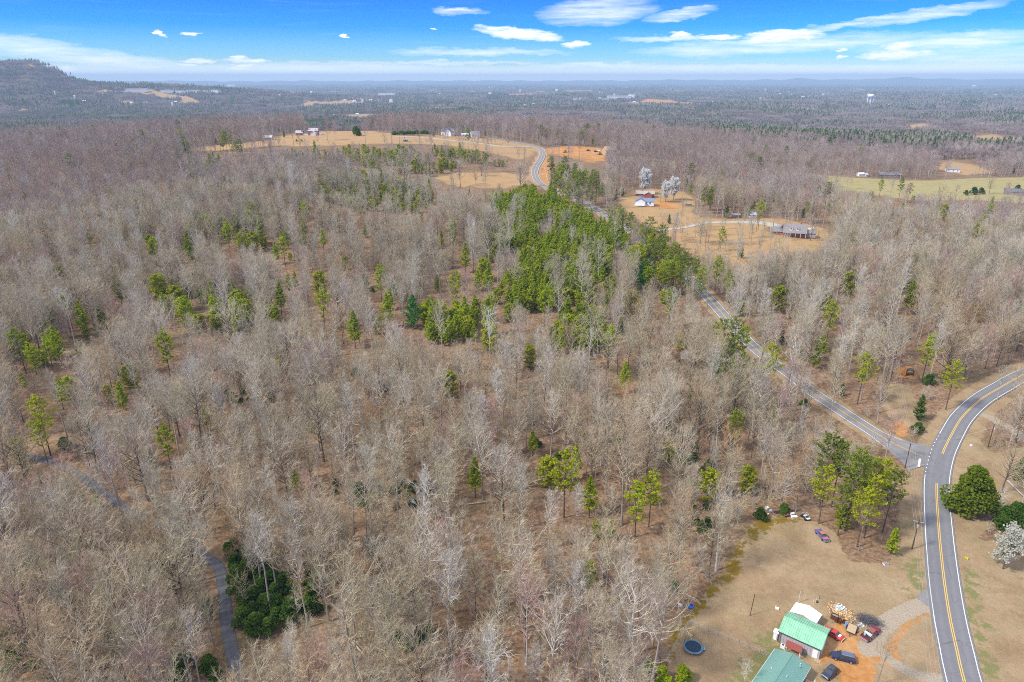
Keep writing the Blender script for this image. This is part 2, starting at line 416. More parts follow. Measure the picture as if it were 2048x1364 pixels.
m_gravel = np.maximum(m_gravel, near_line(DRIVE_RIGHT, 1.9, 0.8))
# ------------------------------------------------------------------ materials
MATS = {}
def newmat(name):
    m = bpy.data.materials.new(name); m.use_nodes = True
    m.node_tree.nodes.clear()
    g = NT(m.node_tree)
    MATS[name] = m
    return m, g
def finish(g, color, rough=0.9, bump=None, bump_d=0.1, spec=0.2, metal=0.0, kind='P', normal=None):
    out = g.node('ShaderNodeOutputMaterial')
    if kind == 'D':
        b = g.node('ShaderNodeBsdfDiffuse', {'Color': color, 'Roughness': 0.0})
    else:
        b = g.node('ShaderNodeBsdfPrincipled', {'Base Color': color, 'Roughness': rough, 'Specular IOR Level': spec, 'Metallic': metal})
    if bump is not None:
        bn = g.node('ShaderNodeBump', {'Strength': 1.0, 'Distance': bump_d, 'Height': bump})
        g.l.new(bn.outputs[0], b.inputs['Normal'])
    g.l.new(b.outputs[0], out.inputs['Surface'])
    return b
def c4(c): return (*c, 1.0)
def simple(name, col, rough=0.6, spec=0.4, metal=0.0, var=0.12, scale=3.0, bump=0.0):
    """one plain surface with uneven colour and wear"""
    if name in MATS: return MATS[name]
    m, g = newmat(name)
    tcx = g.node('ShaderNodeTexCoord').outputs['Object']
    n1 = g.noise(tcx, scale, 5, 0.6)
    c = g.mix(g.math('MULTIPLY', g.math('SUBTRACT', n1, 0.35, clamp=True), 2.2, clamp=True), tuple(v * (1 - var) for v in col), tuple(min(1, v * (1 + var)) for v in col))
    finish(g, c, rough, n1 if bump else None, bump, spec, metal)
    return m

# land
mat_land, g = newmat('land')
geo = g.node('ShaderNodeNewGeometry').outputs['Position']
def att(name):
    return g.node('ShaderNodeAttribute', attribute_name=name).outputs['Fac']
nA = g.noise(geo, 0.9, 6, 0.65)
nB = g.noise(geo, 0.11, 5, 0.6)
nC = g.noise(geo, 0.022, 4, 0.55)
nF = g.noise(geo, 3.3, 4, 0.7)
nD = g.noise(geo, 0.0045, 5, 0.6)
leaf = g.ramp(nA, [(0.28, (0.12, 0.072, 0.046)), (0.45, (0.25, 0.158, 0.102)), (0.58, (0.35, 0.24, 0.162)), (0.75, (0.45, 0.33, 0.235))])
leaf2 = g.ramp(nA, [(0.3, (0.10, 0.062, 0.036)), (0.5, (0.24, 0.145, 0.08)), (0.7, (0.38, 0.24, 0.14))])
base = g.mix(g.ramp(nB, [(0.38, (0, 0, 0)), (0.62, (1, 1, 1))]), leaf, leaf2)
base = g.mix(g.math('MULTIPLY', g.math('SUBTRACT', nC, 0.52, clamp=True), 4.0, clamp=True), base, g.mix(nF, (0.12, 0.10, 0.05), (0.25, 0.2, 0.11)))
# far woods seen as a mass, mottled with pine stands and clearings
vd = g.node('ShaderNodeVectorMath', {0: geo}, operation='LENGTH').outputs['Value']
farw = g.math('MULTIPLY', g.math('SUBTRACT', vd, 1500.0, clamp=False), 1 / 2500.0, clamp=True)
woods = g.ramp(g.noise(geo, 0.03, 6, 0.75), [(0.3, (0.07, 0.058, 0.052)), (0.55, (0.12, 0.098, 0.088)), (0.75, (0.17, 0.14, 0.125))])
pines = g.math('MULTIPLY', g.math('SUBTRACT', g.noise(g.mapping(geo, (1, 1, 1), loc=(77, 31, 0)), 0.0035, 7, 0.68), 0.535), 14.0, clamp=True)
woods = g.mix(g.math('MULTIPLY', pines, 0.8), woods, (0.035, 0.06, 0.035))
clear = g.math('MULTIPLY', g.math('SUBTRACT', g.noise(g.mapping(geo, (1, 1, 1), loc=(-40, 310, 0)), 0.0028, 7, 0.7), 0.63), 30.0, clamp=True)
woods = g.mix(g.math('MULTIPLY', clear, 0.75), woods, (0.38, 0.31, 0.21))
base = g.mix(farw, base, woods)
def zone(col, m, c, amt=0.7, n_=None):
    n_ = n_ or nA
    f = g.math('ADD', m, g.math('MULTIPLY', g.math('SUBTRACT', n_, 0.5), amt))
    f = g.math('MULTIPLY', g.math('SUBTRACT', f, 0.44), 8.0, clamp=True)
    return g.mix(f, col, c)
dry = g.ramp(g.math('MULTIPLY_ADD', nB, 0.6, g.math('MULTIPLY', nA, 0.4)), [(0.3, (0.19, 0.12, 0.068)), (0.46, (0.32, 0.21, 0.118)), (0.6, (0.42, 0.29, 0.165)), (0.75, (0.36, 0.21, 0.105))])
dry = g.mix(g.math('MULTIPLY', g.math('SUBTRACT', g.noise(g.mapping(geo, loc=(9, 4, 2)), 0.16, 6, 0.7), 0.47, clamp=True), 4.2, clamp=True), dry, g.mix(nF, (0.19, 0.18, 0.075), (0.34, 0.30, 0.15)))
pat = g.math('MULTIPLY', g.math('SUBTRACT', g.noise(g.mapping(geo, loc=(70, 14, 2)), 0.07, 7, 0.72), 0.47, clamp=True), 6.0, clamp=True)
dry = g.mix(g.math('MULTIPLY', pat, 0.75), dry, (0.52, 0.40, 0.255))
pat2 = g.math('MULTIPLY', g.math('SUBTRACT', g.noise(g.mapping(geo, loc=(-70, 44, 2)), 0.13, 7, 0.75), 0.50, clamp=True), 8.0, clamp=True)
dry = g.mix(g.math('MULTIPLY', pat2, 0.65), dry, (0.19, 0.12, 0.066))
dry = g.mix(0.45, dry, g.ramp(nF, [(0.3, (0.2, 0.14, 0.08)), (0.7, (0.50, 0.37, 0.22))]))
clearx = g.math('MULTIPLY', g.math('SUBTRACT', vd, 330.0), 1 / 60.0, clamp=True)          # clearings up the slope have redder, more golden grass
dry = g.mix(g.math('MULTIPLY', clearx, 0.6), dry, g.mix(nB, (0.40, 0.23, 0.10), (0.56, 0.37, 0.17)))
col = zone(base, att('grass'), dry, 1.1, g.math('MULTIPLY_ADD', nA, 0.5, g.math('MULTIPLY', nB, 0.5)))
fieldc = g.ramp(nB, [(0.35, (0.25, 0.235, 0.085)), (0.5, (0.38, 0.33, 0.14)), (0.68, (0.37, 0.27, 0.115))])
fieldc = g.mix(0.25, fieldc, g.ramp(nA, [(0.3, (0.2, 0.2, 0.08)), (0.7, (0.6, 0.5, 0.3))]))
col = zone(col, att('field'), fieldc, 0.5)
clayc = g.ramp(g.math('MULTIPLY_ADD', nB, 0.5, g.math('MULTIPLY', nA, 0.5)), [(0.32, (0.36, 0.15, 0.045)), (0.5, (0.52, 0.25, 0.085)), (0.66, (0.55, 0.37, 0.20))])
col = zone(col, att('clay'), clayc, 1.7, g.noise(g.mapping(geo, loc=(15, 5, 0)), 0.3, 6, 0.72))
greenc = g.mix(nF, (0.14, 0.15, 0.05), (0.30, 0.28, 0.12))
nG = g.noise(g.mapping(geo, loc=(5, 50, 0)), 0.35, 6, 0.75)
col = zone(col, g.math('MULTIPLY', att('green'), 0.9), greenc, 2.6, nG)
mossc = g.mix(nF, (0.12, 0.08, 0.010), (0.30, 0.20, 0.03))
col = zone(col, g.math('MULTIPLY', att('moss'), 0.95), mossc, 1.9, nG)
grav = g.ramp(nF, [(0.3, (0.28, 0.225, 0.165)), (0.55, (0.44, 0.37, 0.285)), (0.75, (0.54, 0.46, 0.36))])
grav = g.mix(g.math('MULTIPLY', g.math('SUBTRACT', nA, 0.55, clamp=True), 3.0, clamp=True), grav, (0.48, 0.33, 0.2))
col = zone(col, att('gravel'), grav, 0.5)
finish(g, g.mix(1.0, col, (0.87, 0.86, 0.85), 'MULTIPLY'), 0.95, g.math('ADD', nA, g.math('MULTIPLY', nF, 0.4)), 0.25, 0.1)

land_me = mesh_from('ground', vco, [fan, quads], [mat_land], smooth=True)
for nm, m in (('grass', m_grass), ('clay', m_clay), ('green', m_green), ('field', m_field), ('moss', m_moss), ('gravel', m_gravel)):
    a_ = land_me.attributes.new(nm, 'FLOAT', 'POINT'); a_.data.foreach_set('value', m.astype(np.float32))
def link(o, parent=None):
    COL.objects.link(o)
    if parent is not None: o.parent = parent
    return o
land = link(bpy.data.objects.new('ground', land_me)); land['kind'] = 'structure'

# asphalt
def road_mat(name, c0, c1):
    m, g = newmat(name)
    p = g.node('ShaderNodeNewGeometry').outputs['Position']
    n1 = g.noise(p, 0.35, 6, 0.7); n2 = g.noise(p, 7, 3, 0.7)
    tr = g.node('ShaderNodeAttribute', attribute_name='across').outputs['Fac']
    wear = g.math('ABSOLUTE', g.math('SUBTRACT', g.math('ABSOLUTE', tr), 0.5))        # paler wheel paths half way out on each side
    wear = g.math('SUBTRACT', 1.0, g.math('MULTIPLY', wear, 5.0), clamp=True)
    c = g.mix(g.math('ADD', g.math('MULTIPLY', n1, 0.7), g.math('MULTIPLY', n2, 0.3)), c0, c1)
    c = g.mix(g.math('MULTIPLY', wear, 0.22), c, tuple(v * 1.3 for v in c1))
    cr = g.node('ShaderNodeTexVoronoi', {'Scale': 0.22}, feature='DISTANCE_TO_EDGE')
    g.l.new(g.mix(0.12, p, g.noise(p, 0.5, 4, 0.6, col=True)), cr.inputs['Vector'])
    crk = g.math('LESS_THAN', cr.outputs[0], 0.008)
    c = g.mix(g.math('MULTIPLY', crk, 0.45), c, tuple(v * 0.5 for v in c0))
    finish(g, c, 0.85, n2, 0.01, 0.25)
    return m
M_ASPH = road_mat('asphalt', (0.15, 0.149, 0.16), (0.205, 0.203, 0.213))
M_ASPH2 = road_mat('worn_asphalt', (0.18, 0.176, 0.18), (0.25, 0.243, 0.24))
M_LANE = road_mat('dark_asphalt', (0.085, 0.085, 0.10), (0.14, 0.138, 0.15))
def paint_mat(name, col):
    m, g = newmat(name)
    p = g.node('ShaderNodeNewGeometry').outputs['Position']
    n = g.noise(p, 2.5, 5, 0.75)
    c = g.mix(g.math('MULTIPLY', g.math('SUBTRACT', n, 0.52, clamp=True), 3.5, clamp=True), col, (0.2, 0.19, 0.19))
    finish(g, c, 0.7, None, 0, 0.3)
    return m
M_WLINE = paint_mat('white_road_paint', (0.80, 0.79, 0.77))
M_YLINE = paint_mat('yellow_road_paint', (0.72, 0.46, 0.10))

def ribbon(line, half, up, crown=0.0, taper=True):
    """verts/faces of a road sheet with skirts; returns verts, quads, across"""
    line = np.asarray(line)
    t = np.gradient(line, axis=0); t /= np.linalg.norm(t, axis=1)[:, None]
    nrm = np.stack([t[:, 1], -t[:, 0]], 1)
    offs = [-1, -0.999, -0.5, 0, 0.5, 0.999, 1]
    v = []; ac = []
    for i, p in enumerate(line):
        h = half[i] if np.ndim(half) else half
        zc = gz(*p); zl = gz(*(p - nrm[i] * h)); zr = gz(*(p + nrm[i] * h))
        zm = max(zc, 0.5 * (zl + zr))
        d = np.hypot(*p); u = up + max(0, d - 200) * 0.0006
        for o in offs:
            q = p + nrm[i] * (o * h + (0.25 * np.sign(o) if abs(o) == 1 else 0))
            z = zm + (zr - zl) * 0.5 * o + u + crown * (1 - o * o)
            if abs(o) == 1: z = min(gz(*q), z) - 0.35
            v.append((q[0], q[1], z)); ac.append(o)
    k = len(offs); f = []
    for i in range(len(line) - 1):
        for j in range(k - 1):
            a = i * k + j; f.append((a, a + 1, a + k + 1, a + k))
    return np.array(v), np.array(f), np.array(ac)
def road(name, line, half, up, mat, crown=0.0):
    v, f, ac = ribbon(line, half, up, crown)
    me = mesh_from(name, v, [f], [mat], smooth=False)
    a_ = me.attributes.new('across', 'FLOAT', 'POINT'); a_.data.foreach_set('value', ac.astype(np.float32))
    o = link(bpy.data.objects.new(name, me)); o['kind'] = 'structure'
    return o
def stripe(name, line, off, w, up, mat, parent, rng_=None, crown=0.0, half=3.4):
    """a painted line, offset sideways from a road's centre line"""
    line = np.asarray(line)
    t = np.gradient(line, axis=0); t /= np.linalg.norm(t, axis=1)[:, None]
    nrm = np.stack([t[:, 1], -t[:, 0]], 1)
    i0, i1 = rng_ or (0, len(line))
    v = []; f = []
    for i in range(i0, i1):
        p = line[i]; zl = gz(*(p - nrm[i] * half)); zr = gz(*(p + nrm[i] * half)); zm = max(gz(*p), 0.5 * (zl + zr))
        d = np.hypot(*p); u = up + max(0, d - 200) * 0.0006
        off_i = off[i] if np.ndim(off) else off
        for o in (off_i - w / 2, off_i + w / 2):
            q = p + nrm[i] * o; s = o / half
            v.append((q[0], q[1], zm + (zr - zl) * 0.5 * s + u + crown * (1 - s * s)))
    for i in range(i1 - i0 - 1): f.append((2 * i, 2 * i + 1, 2 * i + 3, 2 * i + 2))
    me = mesh_from(name, v, [np.array(f)], [mat])
    return link(bpy.data.objects.new(name, me), parent)

R1 = road('main_road', ROAD_MAIN, 3.75, 0.16, M_ASPH, 0.05)
jn = int(np.argmin(np.linalg.norm(ROAD_MAIN - np.array(G(1880, 925)[:2]), axis=1)))     # where the side road meets it
gap0 = int(np.argmin(np.linalg.norm(ROAD_MAIN - np.array(G(1874, 957)[:2]), axis=1)))
gap1 = int(np.argmin(np.linalg.norm(ROAD_MAIN - np.array(G(1886, 905)[:2]), axis=1)))
jl0 = int(np.argmin(np.linalg.norm(ROAD_MAIN - np.array(G(1878, 948)[:2]), axis=1)))
jl1 = int(np.argmin(np.linalg.norm(ROAD_MAIN - np.array(G(1899, 876)[:2]), axis=1)))
K = dict(crown=0.05, half=3.75)
stripe('edge_line', ROAD_MAIN, 3.25, 0.17, 0.172, M_WLINE, R1, None, **K)
stripe('edge_line', ROAD_MAIN, -3.25, 0.17, 0.172, M_WLINE, R1, (0, jl0), **K)
stripe('edge_line', ROAD_MAIN, -3.25, 0.17, 0.172, M_WLINE, R1, (jl1, len(ROAD_MAIN)), **K)
for o_ in (-0.2, 0.2):
    stripe('centre_line', ROAD_MAIN, o_, 0.19, 0.174, M_YLINE, R1, (0, gap0), **K)
    stripe('centre_line', ROAD_MAIN, o_, 0.19, 0.174, M_YLINE, R1, (gap1, len(ROAD_MAIN)), **K)
fine_main = spline(ROAD_MAIN[jl0 - 2:jl1 + 2], 0.62)
k_ = 4
while k_ < len(fine_main) - 5:
    stripe('dash', fine_main, -3.25, 0.25, 0.176, M_WLINE, R1, (k_, k_ + 2), **K); k_ += 4
half_side = np.full(len(ROAD_SIDE), 3.2)
dj = np.linalg.norm(ROAD_SIDE - ROAD_MAIN[jn], axis=1)
half_side = 3.3 + 8.0 * np.clip(1 - (dj - 3) / 20, 0, 1) ** 1.8
R2 = road('side_road', ROAD_SIDE, half_side, 0.12, M_ASPH2, 0.03)
hs = half_side - 0.42
e0 = int(np.argmin(np.abs(dj - 4.5))) if len(dj) else 0
K2 = dict(crown=0.03, half=3.2)
stripe('edge_line', ROAD_SIDE, hs, 0.2, 0.16, M_WLINE, R2, (1, len(ROAD_SIDE)), **K2)
stripe('edge_line', ROAD_SIDE, -hs, 0.2, 0.16, M_WLINE, R2, (1, len(ROAD_SIDE)), **K2)
st = int(np.argmin(np.abs(np.linalg.norm(ROAD_SIDE - np.array(G(1838, 912)[:2]), axis=1))))
for o_ in (-0.17, 0.17):
    stripe('centre_line', ROAD_SIDE, o_ - 0.5 * 0, 0.15, 0.165, M_YLINE, R2, (max(st, 1), len(ROAD_SIDE)), **K2)
# the broad white stop bar across the left lane at the mouth
def slab(name, px, up, mat, parent=None, kind=None):
    p = [G(u, v) for u, v in px]
    zt = max(q.z for q in p) + up
    me = mesh_from(name, [(q.x, q.y, zt) for q in p], [np.arange(len(p))[None, :]], [mat])
    o = link(bpy.data.objects.new(name, me), parent)
    if kind: o['kind'] = kind
    return o
slab('stop_bar', [(1834.5, 934.5), (1839.5, 935), (1842, 918.5), (1837.5, 918)], 0.215, M_WLINE, R2)
road('lane', LANE, 1.35, 0.10, M_LANE, 0.03)
road('driveway', DRIVE[:4], np.linspace(4.0, 2.2, 4), 0.09, M_ASPH2, 0.0)
M_CONC = simple('pale_concrete', (0.43, 0.40, 0.36), 0.85, 0.2, 0, 0.12, 0.8)
DM = road('house_driveway', DRIVE_MID, np.interp(np.arange(len(DRIVE_MID)), [0, len(DRIVE_MID) * .6, len(DRIVE_MID) * .75, len(DRIVE_MID)], [1.7, 1.7, 4.0, 5.5]), 0.15, M_CONC, 0.0)
road('farm_track', FARM_LANE, 1.8, 0.2, M_CONC, 0.0)
# ------------------------------------------------------------------ plant builders
class MB:
    """collects vertices and faces of tubes, spikes, boxes and leaves; builds ONE mesh"""
    def __init__(s): s.v = []; s.q = []; s.t = []; s.qm = []; s.tm = []; s.n = 0
    def add(s, verts, quads=(), tris=(), m=0):
        verts = np.asarray(verts, float).reshape(-1, 3); k = s.n
        s.v.append(verts); s.n += len(verts)
        if len(quads): q = np.asarray(quads) + k; s.q.append(q); s.qm.append(np.full(len(q), m))
        if len(tris): t = np.asarray(tris) + k; s.t.append(t); s.tm.append(np.full(len(t), m))
    def tube(s, pts, rad, sides=5, m=0, cap=True):
        pts = np.asarray(pts, float); k = len(pts)
        t = np.gradient(pts, axis=0); t /= np.linalg.norm(t, axis=1)[:, None] + 1e-12
        ref = np.array([0.0, 0, 1]) if abs(t[0][2]) < 0.85 else np.array([1.0, 0, 0])
        a = np.cross(t, ref); a /= np.linalg.norm(a, axis=1)[:, None] + 1e-12
        b = np.cross(t, a)
        th = np.arange(sides) * 2 * math.pi / sides
        rad = np.broadcast_to(rad, (k,))
        v = pts[:, None, :] + rad[:, None, None] * (np.cos(th)[None, :, None] * a[:, None, :] + np.sin(th)[None, :, None] * b[:, None, :])
        i, j = np.meshgrid(np.arange(k - 1), np.arange(sides), indexing='ij')
        q = np.stack([i * sides + j, i * sides + (j + 1) % sides, (i + 1) * sides + (j + 1) % sides, (i + 1) * sides + j], -1).reshape(-1, 4)
        tr = []
        if cap:
            v = np.concatenate([v.reshape(-1, 3), pts[-1:]]); c = k * sides
            tr = [((k - 1) * sides + jj, (k - 1) * sides + (jj + 1) % sides, c) for jj in range(sides)]
        s.add(v, q, tr, m)
    def spikes(s, p0, p1, r, m=0):
        """many three-sided twigs at once, from p0 (n,3) to p1"""
        p0 = np.asarray(p0); p1 = np.asarray(p1); n_ = len(p0)
        if n_ == 0: return
        d = p1 - p0; d /= np.linalg.norm(d, axis=1)[:, None] + 1e-9
        ref = np.where(np.abs(d[:, 2:3]) < 0.9, np.array([[0, 0, 1.0]]), np.array([[1.0, 0, 0]]))
        a = np.cross(d, ref); a /= np.linalg.norm(a, axis=1)[:, None]; b = np.cross(d, a)
        r = np.broadcast_to(r, (n_,))[:, None]
        v = np.stack([p0 + a * r, p0 + (-0.5 * a + 0.87 * b) * r, p0 + (-0.5 * a - 0.87 * b) * r, p1], 1)
        k = np.arange(n_)[:, None] * 4
        t = np.concatenate([k + np.array([0, 1, 3]), k + np.array([1, 2, 3]), k + np.array([2, 0, 3])])
        s.add(v.reshape(-1, 3), (), t, m)
    def leaves(s, c, size, rs, m=0, flat=0.0, long=1.0):
        """leaf tufts: two crossed triangles at every centre"""
        c = np.asarray(c); n_ = len(c); size = np.broadcast_to(size, (n_,))[:, None]
        a = rs.normal(size=(n_, 3)); a[:, 2] *= (1 - flat); a /= np.linalg.norm(a, axis=1)[:, None]
        b = rs.normal(size=(n_, 3)); b[:, 2] *= (1 - flat); b -= (b * a).sum(1)[:, None] * a; b /= np.linalg.norm(b, axis=1)[:, None]
        v = np.stack([c - a * size * 0.55 * long, c + a * size * 0.2 * long + b * size * 0.5, c + a * size * 0.75 * long - b * size * 0.15, c + a * size * 0.2 * long - b * size * 0.55], 1)
        k = np.arange(n_)[:, None] * 4
        s.add(v.reshape(-1, 3), k + np.array([0, 1, 2, 3]), (), m)
    def box(s, x0, y0, z0, x1, y1, z1, m=0, rot=0.0, at=(0, 0, 0)):
        v = np.array([(x, y, z) for z in (z0, z1) for x, y in ((x0, y0), (x1, y0), (x1, y1), (x0, y1))], float)
        if rot:
            c_, s_ = math.cos(rot), math.sin(rot); v[:, :2] = np.stack([v[:, 0] * c_ - v[:, 1] * s_, v[:, 0] * s_ + v[:, 1] * c_], 1)
        v += np.array(at)
        s.add(v, [(3, 2, 1, 0), (4, 5, 6, 7), (0, 1, 5, 4), (1, 2, 6, 5), (2, 3, 7, 6), (3, 0, 4, 7)], (), m)
    def prism(s, prof, axis0, axis1, up=(0, 0, 1), origin=(0, 0, 0), length=1.0, m=0):
        pass
    def mesh(s, name, mats, smooth=False):
        fl = []; mi = []
        if s.q: fl.append(np.concatenate(s.q)); mi.append(np.concatenate(s.qm))
        if s.t: fl.append(np.concatenate(s.t)); mi.append(np.concatenate(s.tm))
        return mesh_from(name, np.concatenate(s.v), fl, mats, np.concatenate(mi), smooth)
    def obj(s, name, mats, parent=None, smooth=False):
        if not isinstance(mats, (list, tuple)): mats = [mats]
        return link(bpy.data.objects.new(name, s.mesh(name, mats, smooth)), parent)
    def join(s, o, remap=None):
        for v in [0]:
            k = s.n; s.v += o.v; s.n += o.n
            s.q += [q + k for q in o.q]; s.t += [t + k for t in o.t]
            f = (lambda x: x) if remap is None else (lambda x: x + remap)
            s.qm += [f(x) for x in o.qm]; s.tm += [f(x) for x in o.tm]

def bark_mat(name, stops, s_amt=0.25):
    """bark whose tone differs from tree to tree and from one part of the woods to another"""
    m, g = newmat(name)
    oi = g.node('ShaderNodeObjectInfo')
    loc = oi.outputs['Location']; rnd = oi.outputs['Random']
    reg = g.noise(loc, 0.012, 3, 0.6)
    f = g.math('ADD', g.math('MULTIPLY', rnd, 0.55), g.math('MULTIPLY', g.math('SUBTRACT', reg, 0.27), 1.0), clamp=True)
    c = g.ramp(f, stops)
    v = g.math('MULTIPLY_ADD', g.math('FRACT', g.math('MULTIPLY', rnd, 17.3)), s_amt, 1 - s_amt / 2)
    c = g.mix(1.0, c, g.node('ShaderNodeCombineColor', {0: v, 1: v, 2: v}).outputs[0], 'MULTIPLY')
    finish(g, c, kind='D')
    return m
def leaf_mat(name, stops, s_amt=0.35, hue=0.0):
    m, g = newmat(name)
    oi = g.node('ShaderNodeObjectInfo'); rnd = oi.outputs['Random']
    geo_ = g.node('ShaderNodeNewGeometry')
    n1 = g.noise(geo_.outputs['Position'], 0.55, 3, 0.6)
    isl = geo_.outputs['Random Per Island']
    f = g.math('ADD', g.math('ADD', g.math('MULTIPLY', rnd, 0.45), g.math('MULTIPLY', g.math('SUBTRACT', n1, 0.3), 0.7)), g.math('MULTIPLY', isl, 0.25), clamp=True)
    c = g.ramp(f, stops)
    out = g.node('ShaderNodeOutputMaterial')
    d = g.node('ShaderNodeBsdfDiffuse', {'Color': c}); t = g.node('ShaderNodeBsdfTranslucent', {'Color': c})
    mx = g.node('ShaderNodeMixShader', {0: 0.5, 1: d.outputs[0], 2: t.outputs[0]})
    g.l.new(mx.outputs[0], out.inputs['Surface'])
    return m
M_TWIG = bark_mat('bare_twigs', [(0.0, (0.33, 0.23, 0.14)), (0.22, (0.46, 0.34, 0.215)), (0.42, (0.42, 0.37, 0.235)), (0.6, (0.47, 0.39, 0.275)), (0.8, (0.53, 0.47, 0.375)), (1.0, (0.61, 0.58, 0.50))])
M_BARK = bark_mat('pale_bark', [(0.0, (0.21, 0.17, 0.14)), (0.4, (0.33, 0.29, 0.25)), (1.0, (0.50, 0.48, 0.45))])
M_RED = bark_mat('budding_twigs', [(0.0, (0.36, 0.20, 0.18)), (0.5, (0.42, 0.25, 0.22)), (1.0, (0.47, 0.32, 0.29))])
M_LIMB = bark_mat('pale_limbs', [(0.0, (0.32, 0.26, 0.19)), (0.35, (0.40, 0.38, 0.28)), (0.6, (0.46, 0.42, 0.35)), (1.0, (0.60, 0.58, 0.53))])
M_DARK = bark_mat('dark_bark', [(0.0, (0.09, 0.07, 0.055)), (1.0, (0.18, 0.145, 0.12))])
M_ASH = bark_mat('silver_twigs', [(0.0, (0.42, 0.36, 0.27)), (0.5, (0.48, 0.44, 0.36)), (1.0, (0.60, 0.58, 0.53))])
M_RUST = bark_mat('rust_twigs', [(0.0, (0.42, 0.25, 0.13)), (1.0, (0.52, 0.36, 0.22))])
M_PINE = leaf_mat('pine_needles', [(0.0, (0.22, 0.29, 0.010)), (0.5, (0.37, 0.46, 0.018)), (1.0, (0.48, 0.53, 0.03))])
M_YPINE = leaf_mat('yellow_green_needles', [(0.0, (0.22, 0.26, 0.010)), (0.5, (0.40, 0.44, 0.018)), (1.0, (0.52, 0.54, 0.04))])
M_OLIVE = leaf_mat('olive_needles', [(0.0, (0.12, 0.16, 0.025)), (0.5, (0.22, 0.27, 0.04)), (1.0, (0.34, 0.37, 0.07))])
M_DEEP = leaf_mat('deep_green_leaves', [(0.0, (0.04, 0.095, 0.012)), (0.5, (0.10, 0.19, 0.025)), (1.0, (0.20, 0.31, 0.045))])
M_EMER = leaf_mat('emerald_needles', [(0.0, (0.03, 0.17, 0.02)), (0.5, (0.07, 0.27, 0.035)), (1.0, (0.13, 0.37, 0.06))])
M_BLOSSOM = leaf_mat('white_blossom', [(0.0, (0.72, 0.72, 0.69)), (0.5, (0.82, 0.82, 0.79)), (1.0, (0.90, 0.90, 0.88))])
M_GBLOSSOM = leaf_mat('grey_green_blossom', [(0.0, (0.42, 0.43, 0.32)), (0.5, (0.62, 0.62, 0.52)), (1.0, (0.78, 0.77, 0.70))])
M_MIXLEAF = leaf_mat('bronzed_leaves', [(0.0, (0.09, 0.16, 0.012)), (0.35, (0.19, 0.26, 0.02)), (0.55, (0.32, 0.28, 0.03)), (1.0, (0.42, 0.27, 0.05))])
M_FARTWIG = bark_mat('far_woods_twigs', [(0.0, (0.25, 0.19, 0.165)), (0.4, (0.32, 0.255, 0.225)), (1.0, (0.41, 0.35, 0.32))])
M_MIDTWIG = bark_mat('mid_woods_twigs', [(0.0, (0.27, 0.20, 0.165)), (0.35, (0.34, 0.265, 0.22)), (0.7, (0.39, 0.325, 0.285)), (1.0, (0.47, 0.42, 0.39))])  # darkened and purpled, so some distance haze sits in the twig colour

def dirv(az_, inc):
    return np.array([math.cos(az_) * math.sin(inc), math.sin(az_) * math.sin(inc), math.cos(inc)])

